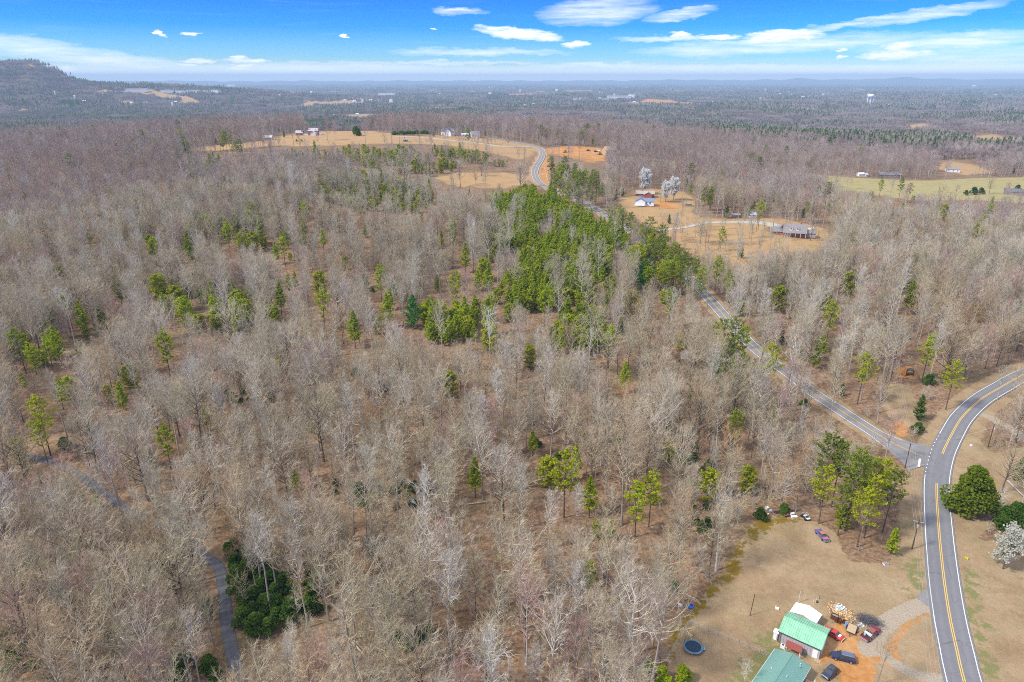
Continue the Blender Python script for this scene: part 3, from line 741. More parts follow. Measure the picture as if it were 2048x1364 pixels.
def bare(seed, H, r0, crown0, spread, nprim, nsec=5, ntw=7, lean=0.03, fork=0, twl=1.25, twr=0.024, up=0.5, inc0=1.05):
    """a leafless tree: returns (trunk MB, crown MB)"""
    rs = np.random.RandomState(seed); T = MB(); Cn = MB()
    la = rs.uniform(0, 6.28); k = 9
    zz = np.linspace(0, H * 0.97, k)
    bend = np.cumsum(rs.normal(0, 0.012 * H / k * 3, (k, 2)), 0) * (zz / H)[:, None]
    path = np.stack([zz * lean * math.cos(la) + bend[:, 0], zz * lean * math.sin(la) + bend[:, 1], zz], 1)
    rad = r0 * (1 - 0.93 * (zz / H) ** 0.9); rad[0] *= 1.35
    T.tube(path, rad, 7)
    def at(z):
        return np.array([np.interp(z, zz, path[:, 0]), np.interp(z, zz, path[:, 1]), z])
    P0 = []; P1 = []; RR_ = []
    for i in range(nprim):
        f = (i + rs.uniform(0, 0.8)) / nprim
        z0 = H * (crown0 + (0.96 - crown0) * f)
        a = i * 2.4 + rs.normal(0, 0.5)
        rel = (z0 / H - crown0) / (1 - crown0)
        L = spread * (0.5 + 0.62 * math.sin(math.pi * min(1, rel * 0.72 + 0.14))) * rs.uniform(0.65, 1.1)
        inc = (inc0 - 0.55 * rel) * rs.uniform(0.75, 1.2)
        p = at(z0); d = dirv(a, inc); pts = [p]
        ns = 5
        for s_ in range(ns):
            d = d + np.array([0, 0, up / ns]) + rs.normal(0, 0.10, 3); d /= np.linalg.norm(d)
            p = p + d * L / ns * 1.15; pts.append(p)
        rb = r0 * (1 - 0.9 * z0 / H) * rs.uniform(0.4, 0.65) + 0.045
        Cn.tube(pts, np.linspace(rb, 0.014, ns + 1), 4, m=1, cap=False)
        pts = np.array(pts)
        for j in range(nsec):
            t = 0.25 + 0.75 * (j + rs.uniform(0, 0.9)) / nsec
            t = min(t, 0.99)
            q = np.array([np.interp(t * ns, np.arange(ns + 1), pts[:, c_]) for c_ in range(3)])
            ax = pts[min(int(t * ns) + 1, ns)] - pts[int(t * ns)]; ax /= np.linalg.norm(ax)
            d2 = ax * 0.8 + rs.normal(0, 0.62, 3) + np.array([0, 0, 0.25]); d2 /= np.linalg.norm(d2)
            L2 = L * 0.42 * (1.15 - 0.6 * t) * rs.uniform(0.7, 1.3) + 0.3
            mid = q + d2 * L2 * 0.5; d3 = d2 + rs.normal(0, 0.22, 3) + np.array([0, 0, 0.15]); d3 /= np.linalg.norm(d3)
            end = mid + d3 * L2 * 0.55
            r2 = max(0.028, rb * 0.42)
            Cn.tube([q, mid, end], [r2, r2 * 0.7, 0.010], 3, cap=False)
            tt = rs.uniform(0.15, 1.0, ntw)
            base_ = np.where(tt[:, None] < 0.5, q + (mid - q) * tt[:, None] * 2, mid + (end - mid) * (tt[:, None] - 0.5) * 2)
            dd = (d2 + d3)[None] * 0.5 + rs.normal(0, 0.42, (ntw, 3)) + np.array([0, 0, 0.18]); dd /= np.linalg.norm(dd, axis=1)[:, None]
            ll = twl * rs.uniform(0.5, 1.25, (ntw, 1))
            e = base_ + dd * ll
            P0.append(base_); P1.append(e); RR_.append(np.full(ntw, twr))
            # finer twigs off the twigs
            b2 = base_ + dd * ll * rs.uniform(0.3, 0.8, (ntw, 1)); e2 = b2 + (dd + rs.normal(0, 0.7, (ntw, 3))) * ll * 0.42
            P0.append(b2); P1.append(e2); RR_.append(np.full(ntw, twr * 0.75))
    Cn.spikes(np.concatenate(P0), np.concatenate(P1), np.concatenate(RR_))
    return T, Cn

def pine(seed, H, r0, crown0, spread, nwh, tuft=0.55, nt=34, droop=0.0, shape='cone', twl=1.0):
    rs = np.random.RandomState(seed); T = MB(); Cn = MB()
    zz = np.linspace(0, H * 0.99, 7); la = rs.uniform(0, 6.28)
    path = np.stack([zz * 0.02 * math.cos(la) + rs.normal(0, .04, 7) * zz / H * 2, zz * 0.02 * math.sin(la) + rs.normal(0, .04, 7) * zz / H * 2, zz], 1); path[0, :2] = 0
    T.tube(path, r0 * (1 - 0.9 * zz / H), 6)
    C_ = []
    for i in range(nwh):
        rel = (i + rs.uniform(0, .9)) / nwh
        z0 = H * (crown0 + (0.98 - crown0) * rel)
        if shape == 'cone': prof = (1 - rel) ** 0.75 * (0.6 + 0.4 * min(1, rel * 5)) + 0.06
        elif shape == 'round': prof = math.sqrt(max(0.03, 1 - (rel * 1.9 - 0.8) ** 2)) if rel > 0.0 else 0.5
        else: prof = (0.45 + 0.75 * math.sin(math.pi * min(1, rel * 0.9 + 0.12))) * rs.uniform(0.35, 1.15)
        L = spread * prof * rs.uniform(0.8, 1.15)
        for b in range(3 if shape != 'open' else 2):
            a = i * 2.4 + b * 2.1 + rs.normal(0, .35)
            inc = 1.25 - 0.55 * rel + droop + rs.normal(0, .1)
            d = dirv(a, inc); p = np.array([np.interp(z0, zz, path[:, 0]), np.interp(z0, zz, path[:, 1]), z0])
            e = p + d * L + np.array([0, 0, 0.12 * L])
            Cn.tube([p, (p + e) / 2 - np.array([0, 0, 0.04 * L]), e], [r0 * 0.22 * (1 - rel) + 0.02, 0.02, 0.012], 3, m=1, cap=False)
            n_ = max(4, int(nt * (L / spread)))
            t = rs.uniform(0.12 if shape != 'open' else 0.4, 1.05, n_) ** 0.7
            c = p + (e - p) * t[:, None] + rs.normal(0, 1, (n_, 3)) * np.array([0.5, 0.5, 0.3]) * (0.32 * L * (0.45 + t[:, None] * 0.7)) * 0.62
            C_.append(c)
    C_ = np.concatenate(C_)
    Cn.leaves(C_, tuft * 0.72 * rs.uniform(0.6, 1.3, len(C_)), rs, 0, 0.6, twl)
    return T, Cn

def broad(seed, H, W_, n_, tuft=0.6, trunk=0.3, low=0.06, lobes=14):
    """dense leafy crown made of many leaf faces gathered in uneven clumps"""
    rs = np.random.RandomState(seed); T = MB(); Cn = MB()
    zz = np.linspace(0, H * 0.85, 5); T.tube(np.stack([zz * 0.01, zz * 0.01, zz], 1), trunk * (1 - 0.8 * zz / H), 6)
    cs = []
    for i in range(lobes):
        f = rs.uniform(0, 1); a = rs.uniform(0, 6.28)
        rr_ = W_ * 0.5 * (1 - f ** 1.8) * rs.uniform(0.35, 0.85) if f > 0.0 else 0
        z_ = H * (low + 0.14 + (0.72 - low) * f)
        s_ = W_ * rs.uniform(0.17, 0.28) * (1 - 0.35 * f)
        cc = np.array([math.cos(a) * rr_, math.sin(a) * rr_, z_])
        k = n_ // lobes
        d = rs.normal(size=(k, 3)); d /= np.linalg.norm(d, axis=1)[:, None]
        rad_ = rs.uniform(0.62, 1.08, (k, 1)) ** 0.6
        cs.append(cc + d * rad_ * s_ * np.array([1, 1, 0.85]))
        T.tube([np.array([0, 0, z_ * 0.55]), cc * np.array([.5, .5, .85]), cc], [0.1 + trunk * .2, 0.07, 0.03], 4, cap=False)
    cs = np.concatenate(cs); cs = cs[cs[:, 2] > 0.15]
    Cn.leaves(cs, tuft * rs.uniform(0.6, 1.3, len(cs)), rs, 0, 0.4)
    return T, Cn

# library of kinds: name -> list of (trunk mesh, crown mesh, H, material set)
LIB = {}
def keep(key, TC, trunk_mats, crown_mats):
    T, Cn = TC
    J = MB(); J.join(T); J.join(Cn, remap=len(trunk_mats))
    LIB[key] = dict(trunk=T.mesh('trunk', trunk_mats, True), crown=Cn.mesh('crown', crown_mats), both=J.mesh('tree', list(trunk_mats) + list(crown_mats)))
    LIB[key]['H'] = float(max(v[:, 2].max() for v in Cn.v))
# canopy trees, near versions
keep('oakA', bare(1, 22, 0.30, 0.42, 6.2, 20, 6, 6, twl=1.5), [M_BARK], [M_TWIG, M_LIMB if 'M_BARK' != 'M_DARK' else M_DARK])
keep('oakB', bare(2, 24, 0.33, 0.48, 6.8, 20, 6, 6, lean=0.05, twl=1.5), [M_BARK], [M_TWIG, M_LIMB if 'M_BARK' != 'M_DARK' else M_DARK])
keep('poplarA', bare(3, 26, 0.28, 0.55, 4.4, 20, 5, 6, up=0.7, inc0=0.8, twl=1.4), [M_BARK], [M_ASH, M_LIMB if 'M_BARK' != 'M_DARK' else M_DARK])
keep('poplarB', bare(4, 23, 0.24, 0.52, 4.0, 20, 5, 6, up=0.8, inc0=0.75, twl=1.4), [M_BARK], [M_TWIG, M_LIMB if 'M_BARK' != 'M_DARK' else M_DARK])
keep('gumA', bare(5, 20, 0.22, 0.38, 4.9, 20, 5, 6, twl=1.4), [M_BARK], [M_TWIG, M_LIMB if 'M_BARK' != 'M_DARK' else M_DARK])
keep('mapleA', bare(6, 18, 0.22, 0.33, 5.2, 22, 6, 6, up=0.8, twl=1.3), [M_BARK], [M_RED, M_LIMB if 'M_BARK' != 'M_DARK' else M_DARK])
keep('oakC', bare(7, 19, 0.34, 0.30, 7.4, 24, 7, 7, up=0.45, inc0=1.1, twl=1.5), [M_DARK], [M_TWIG, M_LIMB if 'M_DARK' != 'M_DARK' else M_DARK])
keep('ashA', bare(8, 21, 0.25, 0.45, 5.0, 20, 5, 6, up=0.9, twl=1.4), [M_BARK], [M_ASH, M_LIMB if 'M_BARK' != 'M_DARK' else M_DARK])
keep('beechA', bare(9, 14, 0.15, 0.25, 4.2, 22, 5, 7, twl=1.3), [M_BARK], [M_RUST, M_LIMB if 'M_BARK' != 'M_DARK' else M_DARK])
keep('gumB', bare(10, 17, 0.17, 0.36, 3.9, 18, 5, 6, twl=1.4), [M_DARK], [M_TWIG, M_LIMB if 'M_DARK' != 'M_DARK' else M_DARK])
keep('saplingA', bare(11, 8, 0.07, 0.22, 2.3, 14, 4, 4, twl=1.0, twr=0.02), [M_BARK], [M_TWIG, M_LIMB if 'M_BARK' != 'M_DARK' else M_DARK])
keep('saplingB', bare(12, 10, 0.08, 0.30, 2.0, 14, 4, 4, twl=1.0, twr=0.02), [M_BARK], [M_ASH, M_LIMB if 'M_BARK' != 'M_DARK' else M_DARK])
keep('shrubA', bare(13, 3.6, 0.05, 0.08, 2.0, 14, 4, 5, twl=0.8, twr=0.018), [M_TWIG], [M_TWIG, M_LIMB if 'M_TWIG' != 'M_DARK' else M_DARK])
keep('shrubB', bare(14, 3.0, 0.05, 0.08, 1.8, 14, 4, 5, twl=0.8, twr=0.018), [M_TWIG], [M_RUST, M_LIMB if 'M_TWIG' != 'M_DARK' else M_DARK])
# coarser twins for the middle distance, with the same spread of twigs in fewer, thicker strokes
keep('midA', bare(21, 21, 0.30, 0.42, 5.6, 13, 4, 4, twl=1.9, twr=0.055), [M_BARK], [M_MIDTWIG, M_MIDTWIG])
keep('midB', bare(22, 18, 0.26, 0.35, 5.2, 13, 4, 4, twl=1.9, twr=0.055), [M_BARK], [M_MIDTWIG, M_MIDTWIG])
keep('midC', bare(23, 22, 0.28, 0.5, 4.4, 12, 4, 4, twl=1.9, twr=0.055, up=0.8), [M_BARK], [M_MIDTWIG, M_MIDTWIG])
keep('midD', bare(24, 15, 0.22, 0.28, 5.2, 13, 4, 4, twl=1.9, twr=0.055), [M_BARK], [M_RED, M_LIMB if 'M_BARK' != 'M_DARK' else M_DARK])
# evergreens
keep('youngpineA', pine(31, 12, 0.14, 0.10, 2.9, 22, 0.62, 34), [M_DARK], [M_PINE, M_DARK])
keep('youngpineB', pine(32, 9, 0.12, 0.04, 2.9, 20, 0.62, 36, shape='round'), [M_DARK], [M_YPINE, M_DARK])
keep('youngpineC', pine(33, 14, 0.16, 0.2, 2.8, 22, 0.62, 32), [M_DARK], [M_PINE, M_DARK])
keep('tallpineA', pine(34, 21, 0.24, 0.48, 4.0, 22, 0.60, 44, shape='open'), [M_DARK], [M_OLIVE, M_DARK])
keep('tallpineB', pine(35, 19, 0.22, 0.42, 3.8, 22, 0.60, 44, shape='open'), [M_DARK], [M_YPINE, M_DARK])
keep('tallpineC', pine(36, 18, 0.22, 0.30, 3.6, 24, 0.6, 44, shape='open'), [M_DARK], [M_PINE, M_DARK])
keep('whitepine', pine(37, 17, 0.24, 0.08, 5.0, 30, 0.62, 56), [M_DARK], [M_EMER, M_DARK])
keep('cedar', pine(38, 9, 0.14, 0.03, 2.3, 26, 0.45, 40), [M_DARK], [M_DEEP, M_DARK])
keep('holly', broad(39, 5.5, 5.0, 2600, 0.42, 0.1, 0.0, 16), [M_DARK], [M_DEEP])
keep('magnolia', broad(40, 11, 10.5, 6500, 0.6, 0.3, 0.0, 30), [M_DARK], [M_DEEP])
keep('bronzed', broad(41, 16, 12.0, 12000, 0.6, 0.35, 0.02, 44), [M_DARK], [M_MIXLEAF])
keep('hedgebush', broad(42, 2.2, 2.4, 700, 0.28, 0.05, 0.0, 8), [M_DARK], [M_PINE])
def blossom(seed, mat, H=8.5):
    T, Cn = bare(seed, H, 0.16, 0.18, 3.6, 26, 5, 6, up=0.9, twl=0.8, twr=0.02)
    rs = np.random.RandomState(seed)
    vs = np.concatenate(Cn.v); tips = vs[vs[:, 2] > H * 0.22]
    pick = tips[rs.randint(0, len(tips), 6500)] + rs.normal(0, 0.22, (6500, 3))
    Cn.leaves(pick, 0.34 * rs.uniform(0.6, 1.3, len(pick)), rs, 2)
    keep('blossom_%d' % seed, (T, Cn), [M_DARK], [M_TWIG, M_DARK, mat])
blossom(50, M_BLOSSOM); blossom(51, M_GBLOSSOM, 8.5)

# far clumps: a patch of woods, some sixty coarse crowns on short trunks
def patch(seed, size, n_, mats, hmin=13, hmax=21, pine_p=0.0):
    rs = np.random.RandomState(seed); B = MB()
    for i in range(n_):
        x, y = rs.uniform(-size / 2, size / 2, 2); h = rs.uniform(hmin, hmax); w_ = rs.uniform(2.6, 4.2)
        isp = rs.rand() < pine_p
        if isp:
            w_ *= 0.85; k = 26
            c = np.stack([x + rs.normal(0, w_ * .4, k), y + rs.normal(0, w_ * .4, k), rs.uniform(h * 0.3, h, k)], 1)
            sc_ = (1.15 - (c[:, 2] - h * .3) / (h * .7)); c[:, 0] = x + (c[:, 0] - x) * sc_; c[:, 1] = y + (c[:, 1] - y) * sc_
            B.leaves(c, 2.2, rs, 1)
        else:
            k = 26
            p0 = np.array([x, y, h * 0.42]) + rs.normal(0, 0.3, (k, 3))
            d = rs.normal(0, 1, (k, 3)); d[:, 2] = np.abs(d[:, 2]) * 1.3 + 0.35; d /= np.linalg.norm(d, axis=1)[:, None]
            p1 = p0 + d * np.array([w_, w_, h * 0.55]) * rs.uniform(0.7, 1.1, (k, 1))
            pm_ = p0 + (p1 - p0) * rs.uniform(0.35, 0.7, (k, 1))
            B.spikes(p0, p1, 0.22, 0)
            B.spikes(pm_, pm_ + rs.normal(0, 1, (k, 3)) * np.array([1.6, 1.6, 1.2]), 0.2, 0)
        B.spikes(np.array([[x, y, -1.5]]), np.array([[x, y, h * 0.8]]), 0.3, 2)
    return B.mesh('woods', mats)
FARM = [M_FARTWIG, M_DEEP, M_FARTWIG]
PATCH = [patch(60, 46, 46, FARM), patch(61, 46, 44, FARM, pine_p=0.04), patch(62, 46, 44, FARM, pine_p=0.16), patch(63, 46, 50, FARM, 10, 16), patch(64, 40, 50, FARM, 12, 19, pine_p=0.95)]
# ------------------------------------------------------------------ planting
def on_crown(u, v, h):
    """foot point of something whose part at height h is seen at pixel u,v"""
    p = G(u, v); x, y, z = p
    for _ in range(8):
        x, y = at_height(u, v, min(gz(x, y) + h, CAM_H - 2))
    return Vector((x, y, gz(x, y)))
def poly_mask(px, u, v):
    ins = np.zeros(u.shape, bool)
    p = np.array(px, float)
    for (ax, ay), (bx, by) in zip(p, np.roll(p, -1, 0)):
        ins ^= ((ay > v) != (by > v)) & (u < (bx - ax) * (v - ay) / (by - ay + 1e-12) + ax)
    return ins
nz1, nz2, nz3 = Noise2(1, 34), Noise2(2, 80), Noise2(3, 15)

OPEN_BASE = ['yard', 'verge', 'midclear', 'smallfield', 'ridgefield', 'build', 'cut', 'longfield', 'powerline', 'bank', 'farA', 'farB', 'farC', 'farD', 'farE', 'farF', 'farG', 'farH']
SEE_PX = dict(AREAS_PX); SEE_PX['longfield'] = [(1640, 352), (1760, 360), (1850, 362), (2100, 355), (2100, 400), (1900, 398), (1700, 380)]
SEE_PX['midclear'] = [(1232, 402), (1262, 380), (1310, 378), (1372, 384), (1392, 400), (1385, 425), (1400, 436), (1470, 438), (1560, 436), (1640, 455), (1665, 470), (1650, 492), (1600, 498), (1540, 500), (1500, 505), (1440, 500), (1400, 490), (1360, 470), (1318, 450), (1290, 440), (1255, 425)]
SEE = ['yard', 'bank', 'clayB', 'midclear', 'smallfield', 'ridgefield', 'build', 'cut', 'longfield', 'powerline', 'farA', 'farC', 'farG', 'farH']
ROAD_S_PX = np.array([(u, v) for u, v in [(1500, 690), (1560, 735), (1600, 762), (1666, 815), (1754, 870), (1800, 890)]], float)
ROAD_S2_PX = np.array([(1070, 290), (1085, 305), (1075, 330), (1070, 350), (1086, 372)], float)
ROAD_S3_PX = np.array([(1110, 378), (1150, 398), (1215, 432), (1302, 492), (1350, 530), (1395, 575), (1443, 626), (1500, 690)], float)
ROAD_S4_PX = np.array([(1400, 582), (1443, 626), (1476, 663), (1520, 706), (1586, 754)], float)
LANE_PX = np.array([(485, 1364), (460, 1290), (452, 1215), (445, 1165), (425, 1120)], float)
MAIN_PX = np.array([(1866, 1364), (1850, 1200), (1845, 1050), (1840, 930), (1900, 860), (1960, 790), (2048, 748)], float)

def open_ground(x, y, margin):
    """True where no tree may stand"""
    bad = np.zeros(x.shape, bool)
    for nm in OPEN_BASE:
        p = AREAS[nm]; lo, hi = p.min(0) - 10, p.max(0) + 10
        s = (x > lo[0]) & (x < hi[0]) & (y > lo[1]) & (y < hi[1])
        if s.any(): bad[s] |= sdist_poly(x[s], y[s], p) > -margin
    for line, w_ in ((ROAD_MAIN, 9.5), (ROAD_SIDE, 6.0), (LANE, 3.0), (DRIVE_MID, 4), (DRIVE_RIGHT, 3), (FARM_LANE, 3)):
        lo, hi = line.min(0) - 15, line.max(0) + 15
        s = (x > lo[0]) & (x < hi[0]) & (y > lo[1]) & (y < hi[1])
        if s.any(): bad[s] |= dist_line(x[s], y[s], line) < w_
    return bad
def hides(x, y, z, H, rnd, green=True):
    """True where a tree would stand before a clearing or road that the photo shows open"""
    out = np.zeros(x.shape, bool)
    for frac in (0.5, 0.8, 1.0):
        u, v, _ = project(x, y, z + H * frac)
        for nm in SEE: out |= poly_mask(SEE_PX[nm], u, v) & (rnd < (0.93 if frac > .6 else 0.97)) & ((frac < 0.9) | (nm in ('ridgefield', 'smallfield', 'build')))
        for ln, w_, pr in ((ROAD_S_PX, 12, 0.9), (ROAD_S2_PX, 12, 0.97), (ROAD_S3_PX, 9, 0.88 if green else 0.0), (ROAD_S4_PX, 12, 0.95 if green else 0.5), (LANE_PX, 9, 0.5), (MAIN_PX, 26, 0.99)):
            out |= (dist_line(u, v, ln) < w_) & (rnd < pr)
    for f_ in ((0.55, 0.78, 0.95) if green else ()):
        u, v, _ = project(x, y, z + H * f_)
        for px, pr in HIDE_G: out |= poly_mask(px, u, v) & (rnd < pr)
        for su, sv, sr in HIDE_S: out |= (np.hypot(u - su, (v - sv) * 0.8) < sr) & (rnd < 0.9)
    return out
def grid(r0, r1, a0, a1, step, rs):
    """jittered points in a sector of the land"""
    xm = r1 * math.sin(math.radians(a1)); xn = r1 * math.sin(math.radians(a0))
    xs = np.arange(xn, xm, step); ys = np.arange(max(0, r0 * 0.5), r1, step)
    x, y = np.meshgrid(xs, ys); x = x.ravel(); y = y.ravel()
    x = x + rs.uniform(-.48, .48, x.shape) * step; y = y + rs.uniform(-.48, .48, y.shape) * step
    r = np.hypot(x, y); a = np.degrees(np.arctan2(x, y))
    s = (r > r0) & (r < r1) & (a > a0) & (a < a1)
    return x[s], y[s]
def inframe(x, y, z, H, pad=60):
    ok = np.zeros(x.shape, bool)
    for f in (0, 0.5, 1.0):
        u, v, zc = project(x, y, z + H * f)
        ok |= (zc > 5) & (u > -pad) & (u < 2048 + pad) & (v > -pad) & (v < 1364 + pad)
    return ok

TREES = []      # (x,y,z,H,kind,rot,scale)
rs = np.random.RandomState(77)
# --- evergreen regions seen in the photo: outline of the crowns, height of crown centre, spacing, kinds
GREEN = [
 ([(985, 400), (1040, 372), (1095, 380), (1150, 420), (1190, 445), (1165, 455), (1090, 430), (1070, 447), (1078, 478), (1045, 495), (1000, 482), (1012, 440)], 6, 3.2, ['youngpineA', 'youngpineC', 'youngpineB']),
 ([(1110, 470), (1150, 448), (1235, 450), (1258, 490), (1210, 500), (1130, 490)], 6, 3.3, ['youngpineA', 'youngpineC']),
 ([(1050, 497), (1110, 475), (1200, 485), (1235, 520), (1200, 545), (1240, 565), (1200, 595), (1120, 585), (1095, 600), (1030, 605), (1000, 565), (1040, 532), (1035, 512)], 6, 3.3, ['youngpineA', 'youngpineB', 'youngpineC']),
 ([(1020, 560), (1062, 555), (1070, 590), (1035, 600)], 6, 4, ['youngpineB']),
 ([(1110, 622), (1160, 606), (1210, 640), (1200, 672), (1160, 688), (1108, 680)], 6, 4.0, ['youngpineB', 'youngpineA']),
 ([(845, 615), (960, 605), (955, 655), (880, 672), (845, 655)], 6, 4.2, ['youngpineB', 'youngpineA']),
 ([(965, 455), (1000, 440), (1010, 500), (960, 470)], 6, 6, ['youngpineB']),
 ([(1000, 585), (1130, 580), (1240, 585), (1240, 640), (1140, 610), (1020, 615)], 5, 8.5, ['youngpineB', 'youngpineC']),
 ([(640, 368), (740, 360), (850, 385), (880, 405), (820, 420), (720, 420), (650, 400)], 4, 6.2, ['youngpineA', 'youngpineB', 'youngpineB']),
 ([(690, 300), (830, 305), (855, 320), (910, 330), (900, 350), (800, 350), (700, 330)], 3, 6.5, ['youngpineB', 'hedgebush', 'youngpineB']),
 ([(860, 300), (930, 293), (1020, 313), (1010, 328), (930, 320), (870, 312)], 3, 5.5, ['youngpineB', 'hedgebush', 'youngpineA']),
 ([(350, 312), (400, 300), (490, 300), (482, 330), (425, 350), (400, 382), (358, 335)], 5, 9, ['youngpineC', 'cedar', 'youngpineA', 'youngpineB']),
 ([(560, 310), (680, 300), (700, 340), (600, 340)], 4, 9, ['youngpineA']),
 ([(420, 440), (560, 450), (600, 490), (440, 480)], 5, 9, ['youngpineB', 'tallpineC']),
 ([(290, 560), (400, 560), (520, 600), (560, 640), (440, 640), (340, 620)], 5, 8, ['youngpineB', 'youngpineA']),
 ([(440, 590), (500, 585), (500, 650), (380, 650)], 5, 5.5, ['youngpineB']),
 ([(20, 660), (160, 620), (240, 660), (120, 740), (20, 720)], 5, 13, ['youngpineB', 'tallpineC']),
 ([(1098, 335), (1135, 338), (1190, 370), (1222, 398), (1180, 400), (1120, 380), (1098, 360)], 11, 5.5, ['tallpineA', 'tallpineC', 'tallpineA']),
 ([(1222, 400), (1262, 415), (1300, 440), (1335, 470), (1310, 482), (1262, 462), (1225, 430)], 12, 6.0, ['tallpineA', 'tallpineB', 'tallpineA']),
 ([(1275, 492), (1320, 468), (1365, 495), (1395, 545), (1350, 556), (1300, 545), (1265, 520)], 13, 5.0, ['tallpineB', 'tallpineC', 'tallpineA']),
 ([(1260, 520), (1300, 515), (1300, 560), (1262, 565)], 8, 6, ['whitepine']),
 ([(1390, 530), (1460, 530), (1480, 560), (1400, 570)], 11, 9, ['tallpineA', 'tallpineC']),
 ([(1440, 650), (1470, 640), (1490, 760), (1440, 770), (1420, 740)], 12, 7.5, ['tallpineB', 'tallpineA']),
 ([(1480, 650), (1580, 690), (1580, 740), (1500, 720)], 14, 8, ['tallpineB', 'tallpineC']),
 ([(1630, 970), (1690, 925), (1725, 900), (1780, 895), (1788, 930), (1780, 985), (1720, 1000), (1640, 990)], 12, 5.0, ['tallpineC', 'tallpineA', 'tallpineB', 'tallpineA']),
 ([(1500, 325), (1640, 330), (1640, 350), (1500, 345)], 8, 15, ['tallpineA']),
 ([(1640, 380), (1900, 395), (2040, 430), (1900, 440), (1640, 400)], 8, 26, ['tallpineA', 'youngpineA', 'tallpineC']),
 ([(1500, 440), (2040, 470), (2040, 700), (1560, 640)], 8, 48, ['tallpineC', 'tallpineB', 'youngpineA']),
 ([(0, 430), (600, 430), (600, 560), (0, 560)], 7, 34, ['youngpineA', 'youngpineC', 'tallpineC']),
 ([(880, 480), (1000, 480), (1000, 600), (700, 600)], 7, 26, ['youngpineA', 'youngpineB']),
 ([(1300, 330), (1500, 360), (1500, 440), (1380, 430)], 7, 26, ['tallpineA', 'youngpineA']),
 ([(980, 265), (1180, 262), (1185, 282), (980, 275)], 14, 17, ['tallpineA', 'tallpineA', 'tallpineC']),
]
GR_BASE = []
for px, h, step, kinds in GREEN:
    gp = np.array([on_crown(u, v, h)[:2] for u, v in px])
    lo, hi = gp.min(0), gp.max(0)
    x, y = np.meshgrid(np.arange(lo[0], hi[0], step), np.arange(lo[1], hi[1], step))
    x = x.ravel() + rs.uniform(-.5, .5, x.size) * step; y = y.ravel() + rs.uniform(-.5, .5, y.size) * step
    s = sdist_poly(x, y, gp) > -step * 0.3
    s &= rs.rand(len(x)) < np.clip(0.35 + nz3(x, y) * 1.2, 0, 1)
    s &= ~open_ground(x, y, -0.5)
    if step < 6: GR_BASE.append(gp)
    for xx, yy in zip(x[s], y[s]):
        k = kinds[rs.randint(len(kinds))]; sc_ = rs.uniform(0.62, 1.12)
        TREES.append([xx, yy, 0, k, rs.uniform(0, 6.28), sc_, ''])
